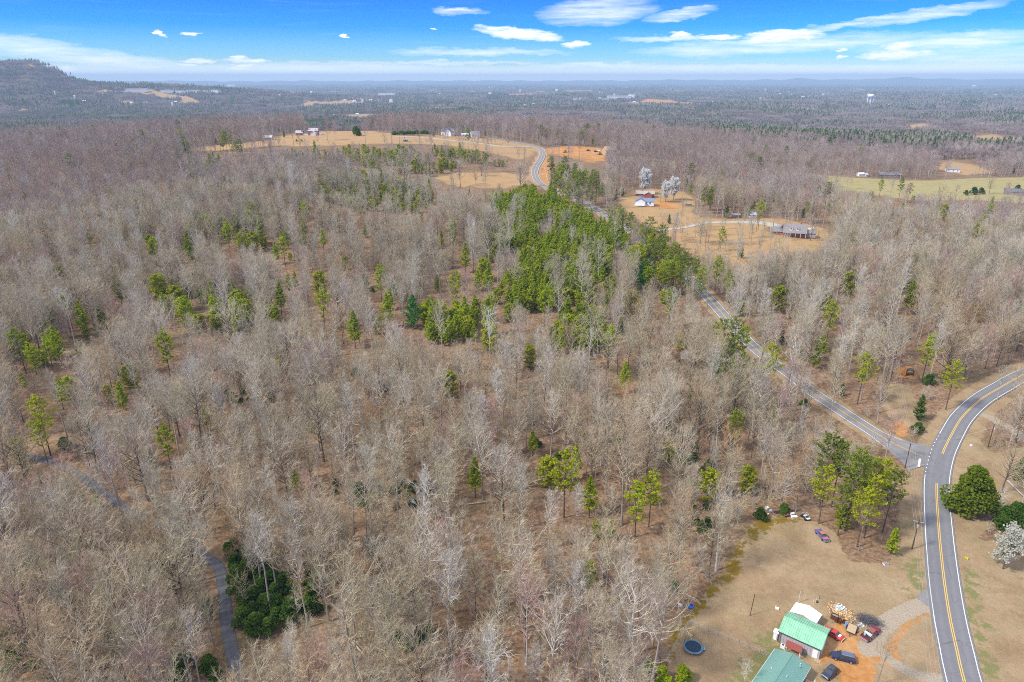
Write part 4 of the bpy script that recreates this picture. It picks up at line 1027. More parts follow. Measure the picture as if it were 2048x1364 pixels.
# --- evergreens one can point at: crown centre in the photo, height of it, kind, size
SINGLE = [
 (645, 612, 12, 'tallpineC', 1.12, 'tall lone green pine with its trunk showing, standing in grey bare woods'),
 (825, 625, 8, 'whitepine', 1.0, 'broad emerald cone-shaped pine, brightest green tree in the middle of the woods'),
 (645, 475, 8, 'youngpineC', 1.0, 'small rounded green pine alone among grey trees, above the tall lone pine'),
 (728, 548, 8, 'youngpineB', .9, 'small olive round-topped pine up the slope behind the broad emerald cone-shaped pine'),
 (176, 468, 8, 'youngpineC', .9, 'thin dark green pine upslope at the far left side of the woods'),
 (105, 500, 6, 'youngpineA', .9, 'low spreading green pine at the far left side of the woods'),
 (250, 465, 8, 'youngpineC', .8, 'thin green pine between bare trees, next to the thin pine at the far left'),
 (378, 502, 7, 'youngpineC', 1.1, 'narrow leaning green pine beside a pale fallen trunk'),
 (538, 548, 4, 'holly', .9, 'dark olive evergreen clump among grey trees above the row of yellow-green pines'),
 (258, 745, 8, 'youngpineB', 1.25, 'yellow-green round-topped pine with a darker green cedar leaning at its foot'),
 (240, 785, 7, 'youngpineA', 1.0, 'bright green leaning conifer below the yellow-green round-topped pine'),
 (212, 778, 6, 'youngpineB', .8, 'small dull green pine at the foot of the bright leaning conifer'),
 (82, 840, 13, 'tallpineB', 1.1, 'large open-crowned green pine above the dark lane at the left edge'),
 (30, 882, 8, 'youngpineB', 1.0, 'low green pine at the left edge beside the large open-crowned pine'),
 (85, 885, 8, 'tallpineB', .8, 'green pine directly in front of the large open-crowned pine at the left edge'),
 (408, 820, 9, 'tallpineC', .55, 'tiny bright green pine tuft alone in brown woods'),
 (186, 975, 7, 'youngpineB', .5, 'small bright green pine just above the dark lane'),
 (1275, 1005, 11, 'tallpineC', .95, 'bright green open pine with two leaning trunks, upslope of the mossy yard edge'),
 (1303, 985, 11, 'tallpineB', .9, 'pale olive pine touching the bright green open pine'),
 (1197, 1050, 4, 'youngpineB', .6, 'small yellow-green pine bush in leaf litter left of the bright open pine'),
 (1130, 968, 11, 'tallpineB', 1.1, 'wide yellow-green pine with a hazy crown in the middle of the brown woods'),
 (1152, 925, 6, 'youngpineC', .9, 'deep green narrow pine behind the wide yellow-green pine'),
 (1500, 935, 9, 'youngpineB', 1.0, 'olive green pine at the edge of woods between side road and yard'),
 (710, 733, 4, 'holly', .7, 'small dark green evergreen between pale bare trees in the middle of the woods'),
 (540, 790, 3, 'holly', .8, 'low dark evergreen in the grey hollow left of centre'),
 (1065, 885, 5, 'youngpineC', .7, 'thin dark green young pine behind tall pale trunks'),
 (1858, 700, 13, 'tallpineC', 1.1, 'tall tiered green pine in grey woods behind the curve of the main road'),
 (1725, 755, 11, 'tallpineB', 1.05, 'soft olive pine on the far side of the side road near the powerline cut'),
 (1905, 765, 11, 'tallpineB', 1.0, 'hazy olive pine inside the bend of the main road'),
 (1842, 815, 5, 'cedar', 1.15, 'slim green cedar beside the orange earth at the junction'),
 (1838, 852, 2.5, 'holly', .8, 'low dark green shrub at the foot of the slim cedar by the junction'),
 (1632, 710, 6, 'youngpineA', 1.0, 'green pine with a dark base just across the side road from the pine row'),
 (1568, 650, 9, 'cedar', .9, 'dark ivy-green forked evergreen in grey woods beyond the side road'),
 (1645, 695, 6, 'youngpineC', .9, 'dark green pine next to the one across the side road'),
 (1454, 420, 6, 'cedar', 1.1, 'dark pointed cedar beside the long pale driveway'),
 (1443, 478, 8, 'tallpineC', .85, 'dark conifer with open tiers in the orange clearing below the driveway'),
 (1484, 500, 5, 'cedar', .8, 'short dark conifer below the heap of grey brush in the orange clearing'),
 (1340, 425, 8, 'cedar', 0.8, 'dark green conifer in front of the white house with the blue-grey roof'),
 (1232, 385, 6, 'cedar', 1.0, 'bright green rounded conifer left of the white house'),
 (1246, 378, 6, 'cedar', .8, 'thin columnar conifer behind the white house'),
 (1345, 355, 8, 'cedar', .9, 'dark green cedar behind the white-blossomed trees'),
 (712, 262, 5, 'magnolia', 1.0, 'broad dome-shaped dark evergreen on the lawn right of the brick mansion'),
 (740, 259, 4, 'magnolia', .62, 'smaller rounded dark evergreen behind the dome-shaped one on the ridge'),
 (776, 258, 7, 'tallpineA', .8, 'dark narrow pine at the end of the hedge on the ridge'),
 (700, 258, 6, 'cedar', .9, 'dark conifer half hidden behind the dome-shaped evergreen'),
 (685, 257, 6, 'tallpineA', .6, 'small dark pine left of the dome-shaped evergreen'),
 (568, 269, 3, 'cedar', .7, 'little dark cedar left of the brick mansion'),
 (593, 281, 1.5, 'hedgebush', 1.2, 'left one of two clipped bushes on the lawn below the mansion'),
 (603, 281, 1.5, 'hedgebush', 1.3, 'right one of two clipped bushes on the lawn below the mansion'),
 (460, 275, 6, 'youngpineA', 1.1, 'bright green pine behind the left end of the golden ridge field'),
 (448, 277, 6, 'youngpineC', 1.0, 'green pine leaning on the bright one behind the ridge field'),
 (370, 287, 4, 'youngpineA', .8, 'small green pine at the left tip of the golden ridge field'),
 (867, 268, 3, 'cedar', .8, 'little bright green conifer left of the white house on the ridge'),
 (1720, 1115, 6, 'saplingB', 1.0, ''),
 (1785, 1090, 3, 'youngpineA', .7, 'green bushy pine at the roadside end of the wooded island in the yard'),
 (1728, 1030, 10, 'tallpineB', .9, 'olive pine in the wooded island between yard and main road'),
 (1690, 1020, 6, 'youngpineB', .8, 'dull green young pine at the back of the wooded island'),
 (1946, 985, 6.5, 'bronzed', 1.0, 'huge round evergreen with bronze tinge right beside the main road'),
 (2035, 1025, 6, 'magnolia', .85, 'dark green broadleaf evergreen at the right edge beside the bronzed one'),
 (2016, 1105, 5, 'blossom_51', 1.1, 'pale grey-white blossoming pear tree on the right verge'),
 (2040, 940, 4, 'cedar', 1.0, 'dull green conifer at the right edge beyond the orange ground'),
 (1290, 370, 7, 'blossom_50', 1.7, 'white-blossomed tree behind the tan-roofed house'),
 (1332, 388, 6, 'blossom_50', 1.35, 'white-blossomed tree on the slope, left one of the touching pair'),
 (1348, 384, 6, 'blossom_50', 1.5, 'brightest white-blossomed tree, right one of the touching pair on the slope'),
 (1325, 1345, 2, 'hedgebush', 1.7, 'bright green shrub below the trampoline'),
 (1365, 1350, 2, 'hedgebush', 2.0, 'large leafy light green shrub at the bottom edge below the trampoline'),
 (1300, 1330, 2, 'hedgebush', 1.5, 'green shrub left of the light green one, at the end of the fence'),
 (1948, 384, 2.5, 'holly', 1.5, 'dark evergreen thicket standing out in the long pale field'),
 (1962, 383, 2.5, 'holly', 1.3, 'second dark bush touching the thicket in the long pale field'),
 (1932, 386, 2, 'holly', 1.0, 'smaller dark bush at the left end of the field thicket'),
 (2036, 376, 2.5, 'holly', 1.2, 'dark bush by the blue-roofed house at the right edge of the pale field'),
 (1982, 412, 5, 'youngpineA', 1.1, 'bright green young pine at the near edge of the pale field'),
 (1762, 375, 8, 'tallpineC', .9, 'layered green pine rising in front of the pale field'),
 (1800, 385, 8, 'tallpineA', .95, 'dark open pine in front of the pale field, right of the layered one'),
 (1818, 388, 8, 'tallpineA', .8, 'second dark open pine at the near side of the pale field'),
 (1662, 372, 7, 'cedar', 1.0, 'dark conifer at the left tip of the pale field'),
 (1520, 1025, 2.2, 'holly', .75, 'dark green shrub left of the dumped white things at the top of the yard'),
]
for u, v, h, k, s_, lab in SINGLE:
    if not lab: continue
    p = on_crown(u, v, h); TREES.append([p.x, p.y, 0, k, rs.uniform(0, 6.28), s_, lab])
# evergreen thickets under the bare trees (dark rhododendron-like masses) near the lane
THICK = [([(470, 1090), (505, 1105), (540, 1130), (600, 1140), (640, 1160), (640, 1200), (590, 1230), (545, 1235), (520, 1260), (490, 1230), (470, 1180)], 3.1, .85),
         ([(455, 1085), (480, 1080), (500, 1110), (470, 1120)], 3.2, .7), ([(715, 960), (745, 965), (745, 1010), (715, 1000)], 4, .6), ([(780, 970), (830, 960), (840, 1000), (790, 1010)], 4, .5),
         ([(780, 1240), (800, 1235), (860, 1260), (865, 1290), (815, 1300)], 3.6, .6), ([(330, 1330), (420, 1300), (440, 1364), (330, 1364)], 3.6, .7), ([(0, 1270), (50, 1260), (60, 1320), (0, 1330)], 3.6, .7),
         ([(100, 1240), (150, 1240), (170, 1290), (120, 1300)], 4.5, .5), ([(290, 1100), (330, 1105), (330, 1135), (295, 1130)], 4, .6), ([(1370, 890), (1400, 880), (1420, 930), (1380, 940)], 5, .6),
         ([(1385, 1010), (1420, 1000), (1440, 1030), (1400, 1050)], 4.5, .5), ([(1060, 870), (1160, 890), (1170, 930), (1080, 910)], 6, .5), ([(640, 955), (700, 950), (690, 990), (640, 985)], 5, .5),
         ([(1480, 1080), (1560, 990), (1590, 1010), (1500, 1030)], 6, .5), ([(380, 960), (430, 955), (440, 980), (390, 985)], 4.5, .55), ([(725, 1080), (760, 1080), (760, 1110), (730, 1110)], 4, .5),
         ([(440, 770), (500, 770), (500, 800), (440, 800)], 4.5, .5)]
for px, step, s_ in THICK:
    gp = np.array([on_crown(u, v, 2)[:2] for u, v in px]); lo, hi = gp.min(0), gp.max(0)
    x, y = np.meshgrid(np.arange(lo[0], hi[0], step), np.arange(lo[1], hi[1], step)); x = x.ravel() + rs.uniform(-.5, .5, x.size) * step; y = y.ravel() + rs.uniform(-.5, .5, y.size) * step
    s = (sdist_poly(x, y, gp) > -1) & ~open_ground(x, y, 0.3)
    for xx, yy in zip(x[s], y[s]): TREES.append([xx, yy, 0, 'holly', rs.uniform(0, 6.28), s_ * rs.uniform(.7, 1.25), ''])
GPTS = []
for i, (u, v) in enumerate([(235, 575), (312, 567), (165, 642), (205, 635), (375, 628), (388, 642), (362, 615), (430, 622), (478, 605), (480, 622), (474, 590), (100, 680), (115, 697), (86, 717), (38, 695), (48, 680), (135, 772), (774, 627), (755, 648), (863, 627), (890, 650), (880, 625), (929, 632), (945, 622), (980, 624), (1016, 621), (980, 666),
        (708, 664), (874, 566), (911, 574), (972, 560), (1059, 706), (859, 395), (882, 477), (906, 468), (982, 506), (967, 533), (976, 562), (1061, 600), (1090, 606), (1257, 609), (1262, 598), (976, 640), (1061, 715), (1219, 688), (1366, 682), (408, 444), (416, 456), (449, 450), (455, 470), (489, 466), (505, 479), (376, 494), (382, 508), (566, 494),
        (120, 540), (300, 485), (560, 600), (590, 560), (610, 430), (545, 620), (350, 590), (520, 470), (730, 460), (760, 560), (690, 520), (640, 560), (930, 520), (1285, 640), (1340, 610), (1480, 610), (1700, 560), (1820, 600), (1660, 410), (1520, 425), (1950, 455), (1890, 420), (1420, 400), (1770, 660), (1660, 640), (1960, 620), (1560, 590),
        (120, 790), (45, 760), (330, 700), (560, 720), (900, 760), (1250, 760), (1380, 790), (1470, 850), (1340, 900), (1095, 935), (950, 960), (590, 960), (330, 880), (1240, 870), (1420, 960), (1180, 1000)]):
    k = ['youngpineB', 'youngpineA', 'youngpineB', 'tallpineC', 'youngpineC'][(i * 7) % 5]; s_ = (.75, 1.0, .85, 1.15, .65)[(i * 3) % 5]
    s_ *= 1.0 if v > 700 else 1.3
    GPTS.append((u, v, 6 * s_ + (5 if k == 'tallpineC' else 0), k, s_)); p = on_crown(*GPTS[-1][:3]); TREES.append([p.x, p.y, 0, k, i * 1.3, s_, ''])
# scattered holly / young pines in the woods
x, y = grid(120, 620, -52, 45, 24, rs)
s = (rs.rand(len(x)) < np.clip((nz1(x, y) - 0.42) * 2.5, 0, 1)) & ~open_ground(x, y, 1)
for xx, yy in zip(x[s], y[s]):
    k = ['holly', 'youngpineB', 'youngpineC', 'holly', 'cedar', 'youngpineA'][rs.randint(6)]
    TREES.append([xx, yy, 0, k, rs.uniform(0, 6.28), rs.uniform(.5, .95), ''])

# --- dark pines standing through the woods further off
x, y = grid(520, 1080, -42, 42, 26, rs)
s = (rs.rand(len(x)) < np.clip((nz2(x, y) - 0.35) * 1.6, 0.04, 1)) & ~open_ground(x, y, 1)
for xx, yy in zip(x[s], y[s]): TREES.append([xx, yy, 0, ['tallpineA', 'tallpineA', 'tallpineC', 'cedar', 'youngpineA'][rs.randint(5)], rs.uniform(0, 6.28), rs.uniform(.6, 1.05), ''])
HIDE_G = [(px, 0.78) for px, h, st_, k in GREEN if st_ < 7] + [(px, 0.85) for px, st_, q in THICK]
HIDE_S = []
for u, v, h, k, s_ in GPTS:
    p = on_crown(u, v, h); HIDE_S.append((u, v, LIB[k]['H'] * s_ * 0.36 * FPX / project(p.x, p.y, p.z)[2]))
for u, v, h, k, s_, lab in SINGLE:
    if lab:
        p = on_crown(u, v, h); HIDE_S.append((u, v, LIB[k]['H'] * s_ * 0.36 * FPX / project(p.x, p.y, p.z)[2]))
# --- bare canopy
def fill(x, y, kinds, w_, smin, smax, margin=1.0, greenclear=True, dens=None):
    s = ~open_ground(x, y, margin)
    if dens is not None: s &= rs.rand(len(x)) < dens(x, y)
    if greenclear:
        for gp in GR_BASE:
            lo, hi = gp.min(0), gp.max(0)
            b = (x > lo[0]) & (x < hi[0]) & (y > lo[1]) & (y < hi[1])
            if b.any():
                ins = np.zeros(len(x), bool); ins[b] = sdist_poly(x[b], y[b], gp) > 0
                s &= ~(ins & (rs.rand(len(x)) < 0.72))
    x, y = x[s], y[s]
    z = height(x, y)
    ki = rs.choice(len(kinds), len(x), p=np.array(w_) / sum(w_))
    sc_ = rs.uniform(smin, smax, len(x))
    H = np.array([LIB[k]['H'] for k in kinds])[ki] * sc_
    keep_ = inframe(x, y, z, H) & ~hides(x, y, z, H, rs.rand(len(x)))
    return [[x[i], y[i], z[i], kinds[ki[i]], rs.uniform(0, 6.28), sc_[i], ''] for i in np.nonzero(keep_)[0]]
x, y = grid(70, 560, -54, 50, 4.85, rs)
near = fill(x, y, ['oakA', 'oakB', 'poplarA', 'poplarB', 'gumA', 'mapleA', 'oakC', 'ashA', 'beechA', 'gumB'], [13, 12, 5, 11, 16, 5, 9, 5, 6, 11], 0.55, 1.1,
            dens=lambda x, y: np.clip(0.42 + 0.75 * nz1(x, y) + 0.15 * (nz2(x, y) - .5), 0.2, 0.98))
x, y = grid(70, 480, -54, 50, 3.7, rs)
under = fill(x, y, ['saplingA', 'saplingB', 'shrubA', 'shrubB'], [10, 7, 10, 5], 0.55, 1.2, 0.6, dens=lambda x, y: np.clip(0.3 + 0.8 * nz3(x, y), 0.1, 1))
x, y = grid(560, 1060, -42, 42, 6.4, rs)
mid = fill(x, y, ['midA', 'midB', 'midC', 'midD'], [10, 12, 7, 4], 0.6, 1.05, 2.0, dens=lambda x, y: np.clip(0.55 + 0.6 * nz1(x, y), 0.2, 1))
# second growth with slim stems on the near side of the ridge field
x, y = grid(500, 820, -30, 6, 4.2, rs)
slim = fill(x, y, ['saplingB', 'saplingA', 'gumB'], [10, 8, 3], 0.7, 1.1, 1.0, dens=lambda x, y: np.clip(0.25 + 0.6 * nz2(x, y), 0.1, 1))
print('counts', len(TREES), len(near), len(under), len(mid), len(slim))

# --- split: the 300 largest bare trees and 300 largest evergreens become objects, the rest one mass each
def sized(t):
    H = LIB[t[3]]['H'] * t[5]
    z = t[2] if t[2] else gz(t[0], t[1]); t[2] = z
    u, v, zc = project(t[0], t[1], z + H * 0.5)
    vis = -30 < u < 2078 and -20 < v < 1364 + 90
    return (H * FPX / zc) if vis else -1
LAND = [((455, 1230), 'beside the dark narrow lane'), ((560, 1180), 'among the dark green thicket right of the lane'), ((180, 1000), 'above the bend of the dark lane'), ((150, 1290), 'over the mossy ground near the lower left corner'),
        ((1400, 1150), 'at the mossy left edge of the yard'), ((1300, 1290), 'beside the fenced yard with the trampoline'), ((1720, 1080), 'in the wooded island between yard and main road'), ((1560, 980), 'behind the dumped junk at the top of the yard'),
        ((820, 1290), 'around the small evergreens low in the brown woods'), ((1050, 1250), 'in the brown woods at the bottom centre'), ((700, 1300), 'in leaf litter right of the dark green thicket'), ((750, 1060), 'behind the dark green thicket'),
        ((1130, 1020), 'around the wide yellow-green pine'), ((1270, 1060), 'below the bright open pine'), ((950, 1050), 'between small evergreens and wide yellow-green pine'), ((1990, 900), 'by the driveway right of the main road'),
        ((1700, 850), 'along the side road near the junction'), ((1900, 780), 'in the bend of the main road'), ((400, 980), 'in grey woods above the lane'), ((1550, 860), 'between side road and yard'), ((2030, 1000), 'beside the huge round evergreen'),
        ((600, 900), 'on open leaf litter left of centre'), ((1000, 850), 'among tall pale trunks in the centre'), ((250, 760), 'near the bright leaning conifer'), ((80, 850), 'near the large open-crowned pine at the left edge'), ((820, 640), 'near the broad emerald pine'), ((650, 620), 'near the tall lone pine'),
        ((1100, 450), 'in the bright green young pine stand'), ((1150, 540), 'in the lower part of the green pine stand'), ((1330, 520), 'in the dark pine grove beside the side road'), ((1250, 430), 'in the row of roadside pines'), ((1750, 940), 'in the pine clump at the junction'), ((1470, 720), 'left of the side road'), ((1160, 370), 'beside the upper side road'),
        ((750, 390), 'in the green patch below the ridge'), ((420, 330), 'at the left end of the ridge field'), ((780, 320), 'in the second growth below the ridge field'), ((1150, 650), 'in the small green patch right of centre'), ((900, 640), 'right of the broad emerald pine'), ((450, 620), 'in the yellow-green row left of centre'), ((1750, 600), 'in the grey woods beyond the side road'), ((1800, 400), 'at the edge of the long pale field'), ((1000, 600), 'left of the green pine stand'), ((150, 500), 'in the upper left woods')]
LOOK = {'oakA': 'tall broad-crowned grey-brown bare tree', 'oakB': 'leaning tall grey-brown bare tree', 'poplarA': 'very tall straight pale silver bare tree', 'poplarB': 'slender straight tan-grey bare tree', 'gumA': 'middling grey-brown bare tree', 'mapleA': 'reddish budding bare tree',
        'oakC': 'wide low-branched dark-trunked bare tree', 'ashA': 'silvery upright bare tree', 'beechA': 'small rust-brown twiggy bare tree', 'gumB': 'thin dark-stemmed bare tree',
        'youngpineA': 'bushy green young pine', 'youngpineB': 'yellow-green young pine', 'youngpineC': 'narrow green young pine', 'tallpineA': 'tall olive open-crowned pine', 'tallpineB': 'tall yellow-green open-crowned pine', 'tallpineC': 'tall green open-crowned pine',
        'whitepine': 'broad emerald conifer', 'cedar': 'slim dark cedar', 'holly': 'low dark evergreen bush', 'magnolia': 'dark broadleaf evergreen', 'bronzed': 'bronzed evergreen', 'hedgebush': 'light green shrub'}
NAMES = {'youngpineA': 'pine_tree', 'youngpineB': 'pine_tree', 'youngpineC': 'pine_tree', 'tallpineA': 'pine_tree', 'tallpineB': 'pine_tree', 'tallpineC': 'pine_tree', 'whitepine': 'pine_tree', 'cedar': 'cedar_tree', 'holly': 'evergreen_bush', 'magnolia': 'evergreen_tree', 'bronzed': 'evergreen_tree', 'hedgebush': 'shrub', 'blossom_50': 'blossoming_tree', 'blossom_51': 'blossoming_tree'}
def tag(o, label, cat, group=None):
    o['label'] = label; o['category'] = cat
    if group: o['group'] = group
    return o
def plant(t, label=None, group=None):
    k = t[3]; nm = NAMES.get(k, 'bare_tree')
    e = bpy.data.objects.new(nm, None); COL.objects.link(e)
    e.empty_display_size = 0.5
    e.location = (t[0], t[1], t[2] - 0.05); e.rotation_euler = (0, 0, t[4]); e.scale = (t[5],) * 3
    for part in ('trunk', 'crown'):
        o = bpy.data.objects.new(part, LIB[k][part]); COL.objects.link(o); o.parent = e
    tag(e, label, {'evergreen_bush': 'bush', 'shrub': 'bush'}.get(nm, 'tree'), group)
    return e
def where(t):
    u, v, zc = project(t[0], t[1], t[2])
    d = [((u - a) ** 2 + ((v - b) * 1.25) ** 2, w_) for (a, b), w_ in LAND]
    return min(d)[1]
def place_all(lst, nmax, stuff_name, label=''):
    done = [t for t in lst if t[6]]
    rest = [t for t in lst if not t[6]]
    rk = sorted(((sized(t), i) for i, t in enumerate(rest)), reverse=True)
    for t in done: sized(t)
    pick = {i for s_, i in rk[:max(0, nmax - len(done))] if s_ > 0}
    for t in done: plant(t, t[6])
    for i in sorted(pick):
        t = rest[i]; w_ = where(t)
        size_ = 'small ' if t[5] < 0.80 else ('' if t[5] < 0.96 else 'large ')
        lab = (size_ + LOOK.get(t[3], 'bare tree')).replace('small small', 'very small').replace('small tall', 'shortish').replace('small very tall', 'shorter').replace('large low', 'bulky low').replace('large middling', 'larger').replace('small middling', 'smallish') + ' ' + w_
        plant(t, lab, LOOK.get(t[3], 'bare tree') + 's ' + w_)
    return [t for i, t in enumerate(rest) if i not in pick]

def scatter(name, kinds_meshes, pts, label):
    """one mass of plants nobody could count, set out with geometry nodes"""
    pc = bpy.data.collections.new('woods_library_' + name)
    for i, me in enumerate(kinds_meshes):
        pc.objects.link(bpy.data.objects.new('%s_kind.%03d' % (name, i), me))
    pts = np.array(pts, float)          # x y z rot scale idx
    me = bpy.data.meshes.new(name); me.vertices.add(len(pts)); me.vertices.foreach_set('co', pts[:, :3].astype(np.float32).ravel())
    for nm, col_, typ in (('turn', 3, 'FLOAT'), ('size', 4, 'FLOAT'), ('which', 5, 'INT')):
        a_ = me.attributes.new(nm, typ, 'POINT'); a_.data.foreach_set('value', pts[:, col_].astype(np.int32 if typ == 'INT' else np.float32))
    o = link(bpy.data.objects.new(name, me)); o['kind'] = 'stuff'; o['label'] = label
    ng = bpy.data.node_groups.new(name, 'GeometryNodeTree')
    ng.interface.new_socket('Geometry', in_out='INPUT', socket_type='NodeSocketGeometry')
    ng.interface.new_socket('Geometry', in_out='OUTPUT', socket_type='NodeSocketGeometry')
    gi = ng.nodes.new('NodeGroupInput'); go = ng.nodes.new('NodeGroupOutput')
    ci = ng.nodes.new('GeometryNodeCollectionInfo'); ci.inputs['Collection'].default_value = pc; ci.inputs['Separate Children'].default_value = True; ci.inputs['Reset Children'].default_value = True
    ip = ng.nodes.new('GeometryNodeInstanceOnPoints'); ip.inputs['Pick Instance'].default_value = True
    def na_(n_, t_):
        a = ng.nodes.new('GeometryNodeInputNamedAttribute'); a.data_type = t_; a.inputs['Name'].default_value = n_; return [q for q in a.outputs if q.enabled and q.name == 'Attribute'][0]
    cx = ng.nodes.new('ShaderNodeCombineXYZ'); ng.links.new(na_('turn', 'FLOAT'), cx.inputs[2])
    ng.links.new(gi.outputs[0], ip.inputs['Points']); ng.links.new(ci.outputs[0], ip.inputs['Instance'])
    ng.links.new(na_('which', 'INT'), ip.inputs['Instance Index']); ng.links.new(cx.outputs[0], ip.inputs['Rotation']); ng.links.new(na_('size', 'FLOAT'), ip.inputs['Scale'])
    ng.links.new(ip.outputs[0], go.inputs[0])
    md = o.modifiers.new('plants', 'NODES'); md.node_group = ng
    return o
def scatter_list(name, lst, label):
    ks = sorted({t[3] for t in lst}); ix = {k: i for i, k in enumerate(ks)}
    scatter(name, [LIB[k]['both'] for k in ks], [(t[0], t[1], t[2] - 0.05, t[4], t[5], ix[t[3]]) for t in lst], label)
# thin standing trees inside the middle clearing and along its ragged lower edge
x, y = grid(380, 560, 10, 26, 10.5, rs)
thin = []
for xx, yy in zip(x, y):
    u, v, _ = project(xx, yy, gz(xx, yy))
    if poly_mask(AREAS_PX['midclear'], np.array([u]), np.array([v]))[0] and v > 448 and rs.rand() < (0.75 if v > 485 else 0.35): thin.append([xx, yy, gz(xx, yy), ['poplarB', 'gumB', 'gumA', 'saplingB'][rs.randint(4)], rs.uniform(0, 6.28), rs.uniform(.5, .85), ''])
near += thin
rest_n = place_all(near, 300, 'x')
TREES = [t for t in TREES if sized(t) > 0 or t[6]]
ta = np.array([(t[0], t[1], t[2], LIB[t[3]]['H'] * t[5]) for t in TREES])
th_ = hides(ta[:, 0], ta[:, 1], ta[:, 2], ta[:, 3], rs.rand(len(ta)) * 1.0, False)
TREES = [t for t, h in zip(TREES, th_) if t[6] or not h]
rest_g = place_all(TREES, 300, 'x')
scatter_list('bare_woods', rest_n + mid + slim, 'leafless grey and brown winter woods')
scatter_list('undergrowth', under, 'thin leafless saplings and brush under the woods')
scatter_list('evergreen_growth', rest_g, 'pines and other evergreens scattered in the woods')

# --- far woods in patches, out to where the land itself takes over
rs = np.random.RandomState(99)
far_pts = []
pn = Noise2(9, 300); pn2 = Noise2(10, 120); _ = 0
for r0, r1, step, scl in ((1050, 3600, 44, 1.0), (3600, 7600, 84, 1.9), (7600, 17000, 180, 4.0)):
    x, y = grid(r0, r1, -40, 40, step, rs)
    z = height(x, y)
    bad = open_ground(x, y, 22 * scl)
    cl = (clear_noise(x, y) > 0.82) & (rs.rand(len(x)) < 0.93)
    for i in np.nonzero(~bad & ~cl)[0]:
        q = pn(x[i], y[i]) * 0.6 + pn2(x[i], y[i]) * 0.4
        k = 4 if q > (0.80 if r0 > 2000 else 0.86) else (2 if q > 0.69 else (1 if q > 0.42 else (0 if rs.rand() < .7 else 3)))
        far_pts.append((x[i], y[i], z[i] - (1.0 if scl < 1.5 else (17 if scl < 3 else 62)), rs.randint(4) * math.pi / 2 + rs.uniform(-.2, .2), scl * rs.uniform(0.9, 1.12), k))
print('far', len(far_pts))
scatter('distant_woods', PATCH, far_pts, 'distant mixed woods fading to blue')
# ------------------------------------------------------------------ built things
def thing(name, label, cat, loc, rz=0.0, group=None):
    e = bpy.data.objects.new(name, None); COL.objects.link(e)
    e.location = loc; e.rotation_euler = (0, 0, rz); e.empty_display_size = 0.3
    return tag(e, label, cat, group)
def part(name, mb, mats, parent, smooth=False, label=None):
    o = mb.obj(name, mats, parent, smooth)
    if label: o['label'] = label
    return o
def box_part(name, dims, mat, parent, rot=0.0, at=(0, 0, 0)):
    b = MB(); b.box(*dims, rot=rot, at=at); return b.obj(name, mat, parent)
def W2(p):  return Vector((p[0], p[1], gz(p[0], p[1])))
def frame2(a, b):
    """centre and heading of a ground line seen from pixel a to pixel b"""
    A_, B_ = G(*a), G(*b); d = B_ - A_
    return A_, B_, math.atan2(d.y, d.x), math.hypot(d.x, d.y)
def slab_roof(mb, x0, x1, y_e, z_e, y_r, z_r, th=0.12, m=0):
    """one sloping slab from eave (y_e,z_e) to ridge (y_r,z_r), thickness th"""
    v = []
    for x in (x0, x1):
        v += [(x, y_e, z_e), (x, y_r, z_r), (x, y_r, z_r - th), (x, y_e, z_e - th)]
    mb.add(v, [(0, 1, 5, 4), (2, 3, 7, 6), (3, 0, 4, 7), (1, 2, 6, 5), (0, 3, 2, 1), (4, 5, 6, 7)] if (y_r > y_e) else [(4, 5, 1, 0), (6, 7, 3, 2), (7, 4, 0, 3), (5, 6, 2, 1), (1, 2, 3, 0), (7, 6, 5, 4)], (), m)
def gable_walls(mb, L, W, h, rise, m=0):
    x, y = L / 2, W / 2
    v = [(-x, -y, -0.4), (x, -y, -0.4), (x, y, -0.4), (-x, y, -0.4), (-x, -y, h), (x, -y, h), (x, y, h), (-x, y, h), (-x, 0, h + rise), (x, 0, h + rise)]
    mb.add(v, [(0, 1, 5, 4), (2, 3, 7, 6), (1, 2, 6, 5), (3, 0, 4, 7)], [(5, 6, 9), (7, 4, 8)], m)
def window(parent, x, y, z, w, h, normal, frame_m, glass_m, shutters=None):
    """a framed window on a wall; normal 'y-','y+','x-','x+'"""
    e = bpy.data.objects.new('window', None)
    f = MB(); gl = MB(); t = 0.06
    def bx(mb, a0, a1, z0, z1, d0, d1):
        if normal[0] == 'y':
            s_ = -1 if normal[1] == '-' else 1
            ys = sorted((y + s_ * d0, y + s_ * d1)); mb.box(x + a0, ys[0], z + z0, x + a1, ys[1], z + z1)
        else:
            s_ = -1 if normal[1] == '-' else 1
            xs = sorted((x + s_ * d0, x + s_ * d1)); mb.box(xs[0], y + a0, z + z0, xs[1], y + a1, z + z1)
    bx(f, -w / 2 - .08, w / 2 + .08, -.08, 0, 0, t); bx(f, -w / 2 - .08, w / 2 + .08, h, h + .08, 0, t)
    bx(f, -w / 2 - .08, -w / 2, 0, h, 0, t); bx(f, w / 2, w / 2 + .08, 0, h, 0, t)
    bx(f, -w / 2, w / 2, h / 2 - .03, h / 2 + .03, 0, t)
    fo = f.obj('window', frame_m, parent)
    bx(gl, -w / 2, w / 2, 0, h, 0.0, 0.02); gl.obj('pane', glass_m, fo)
    bpy.data.objects.remove(e)
    return fo

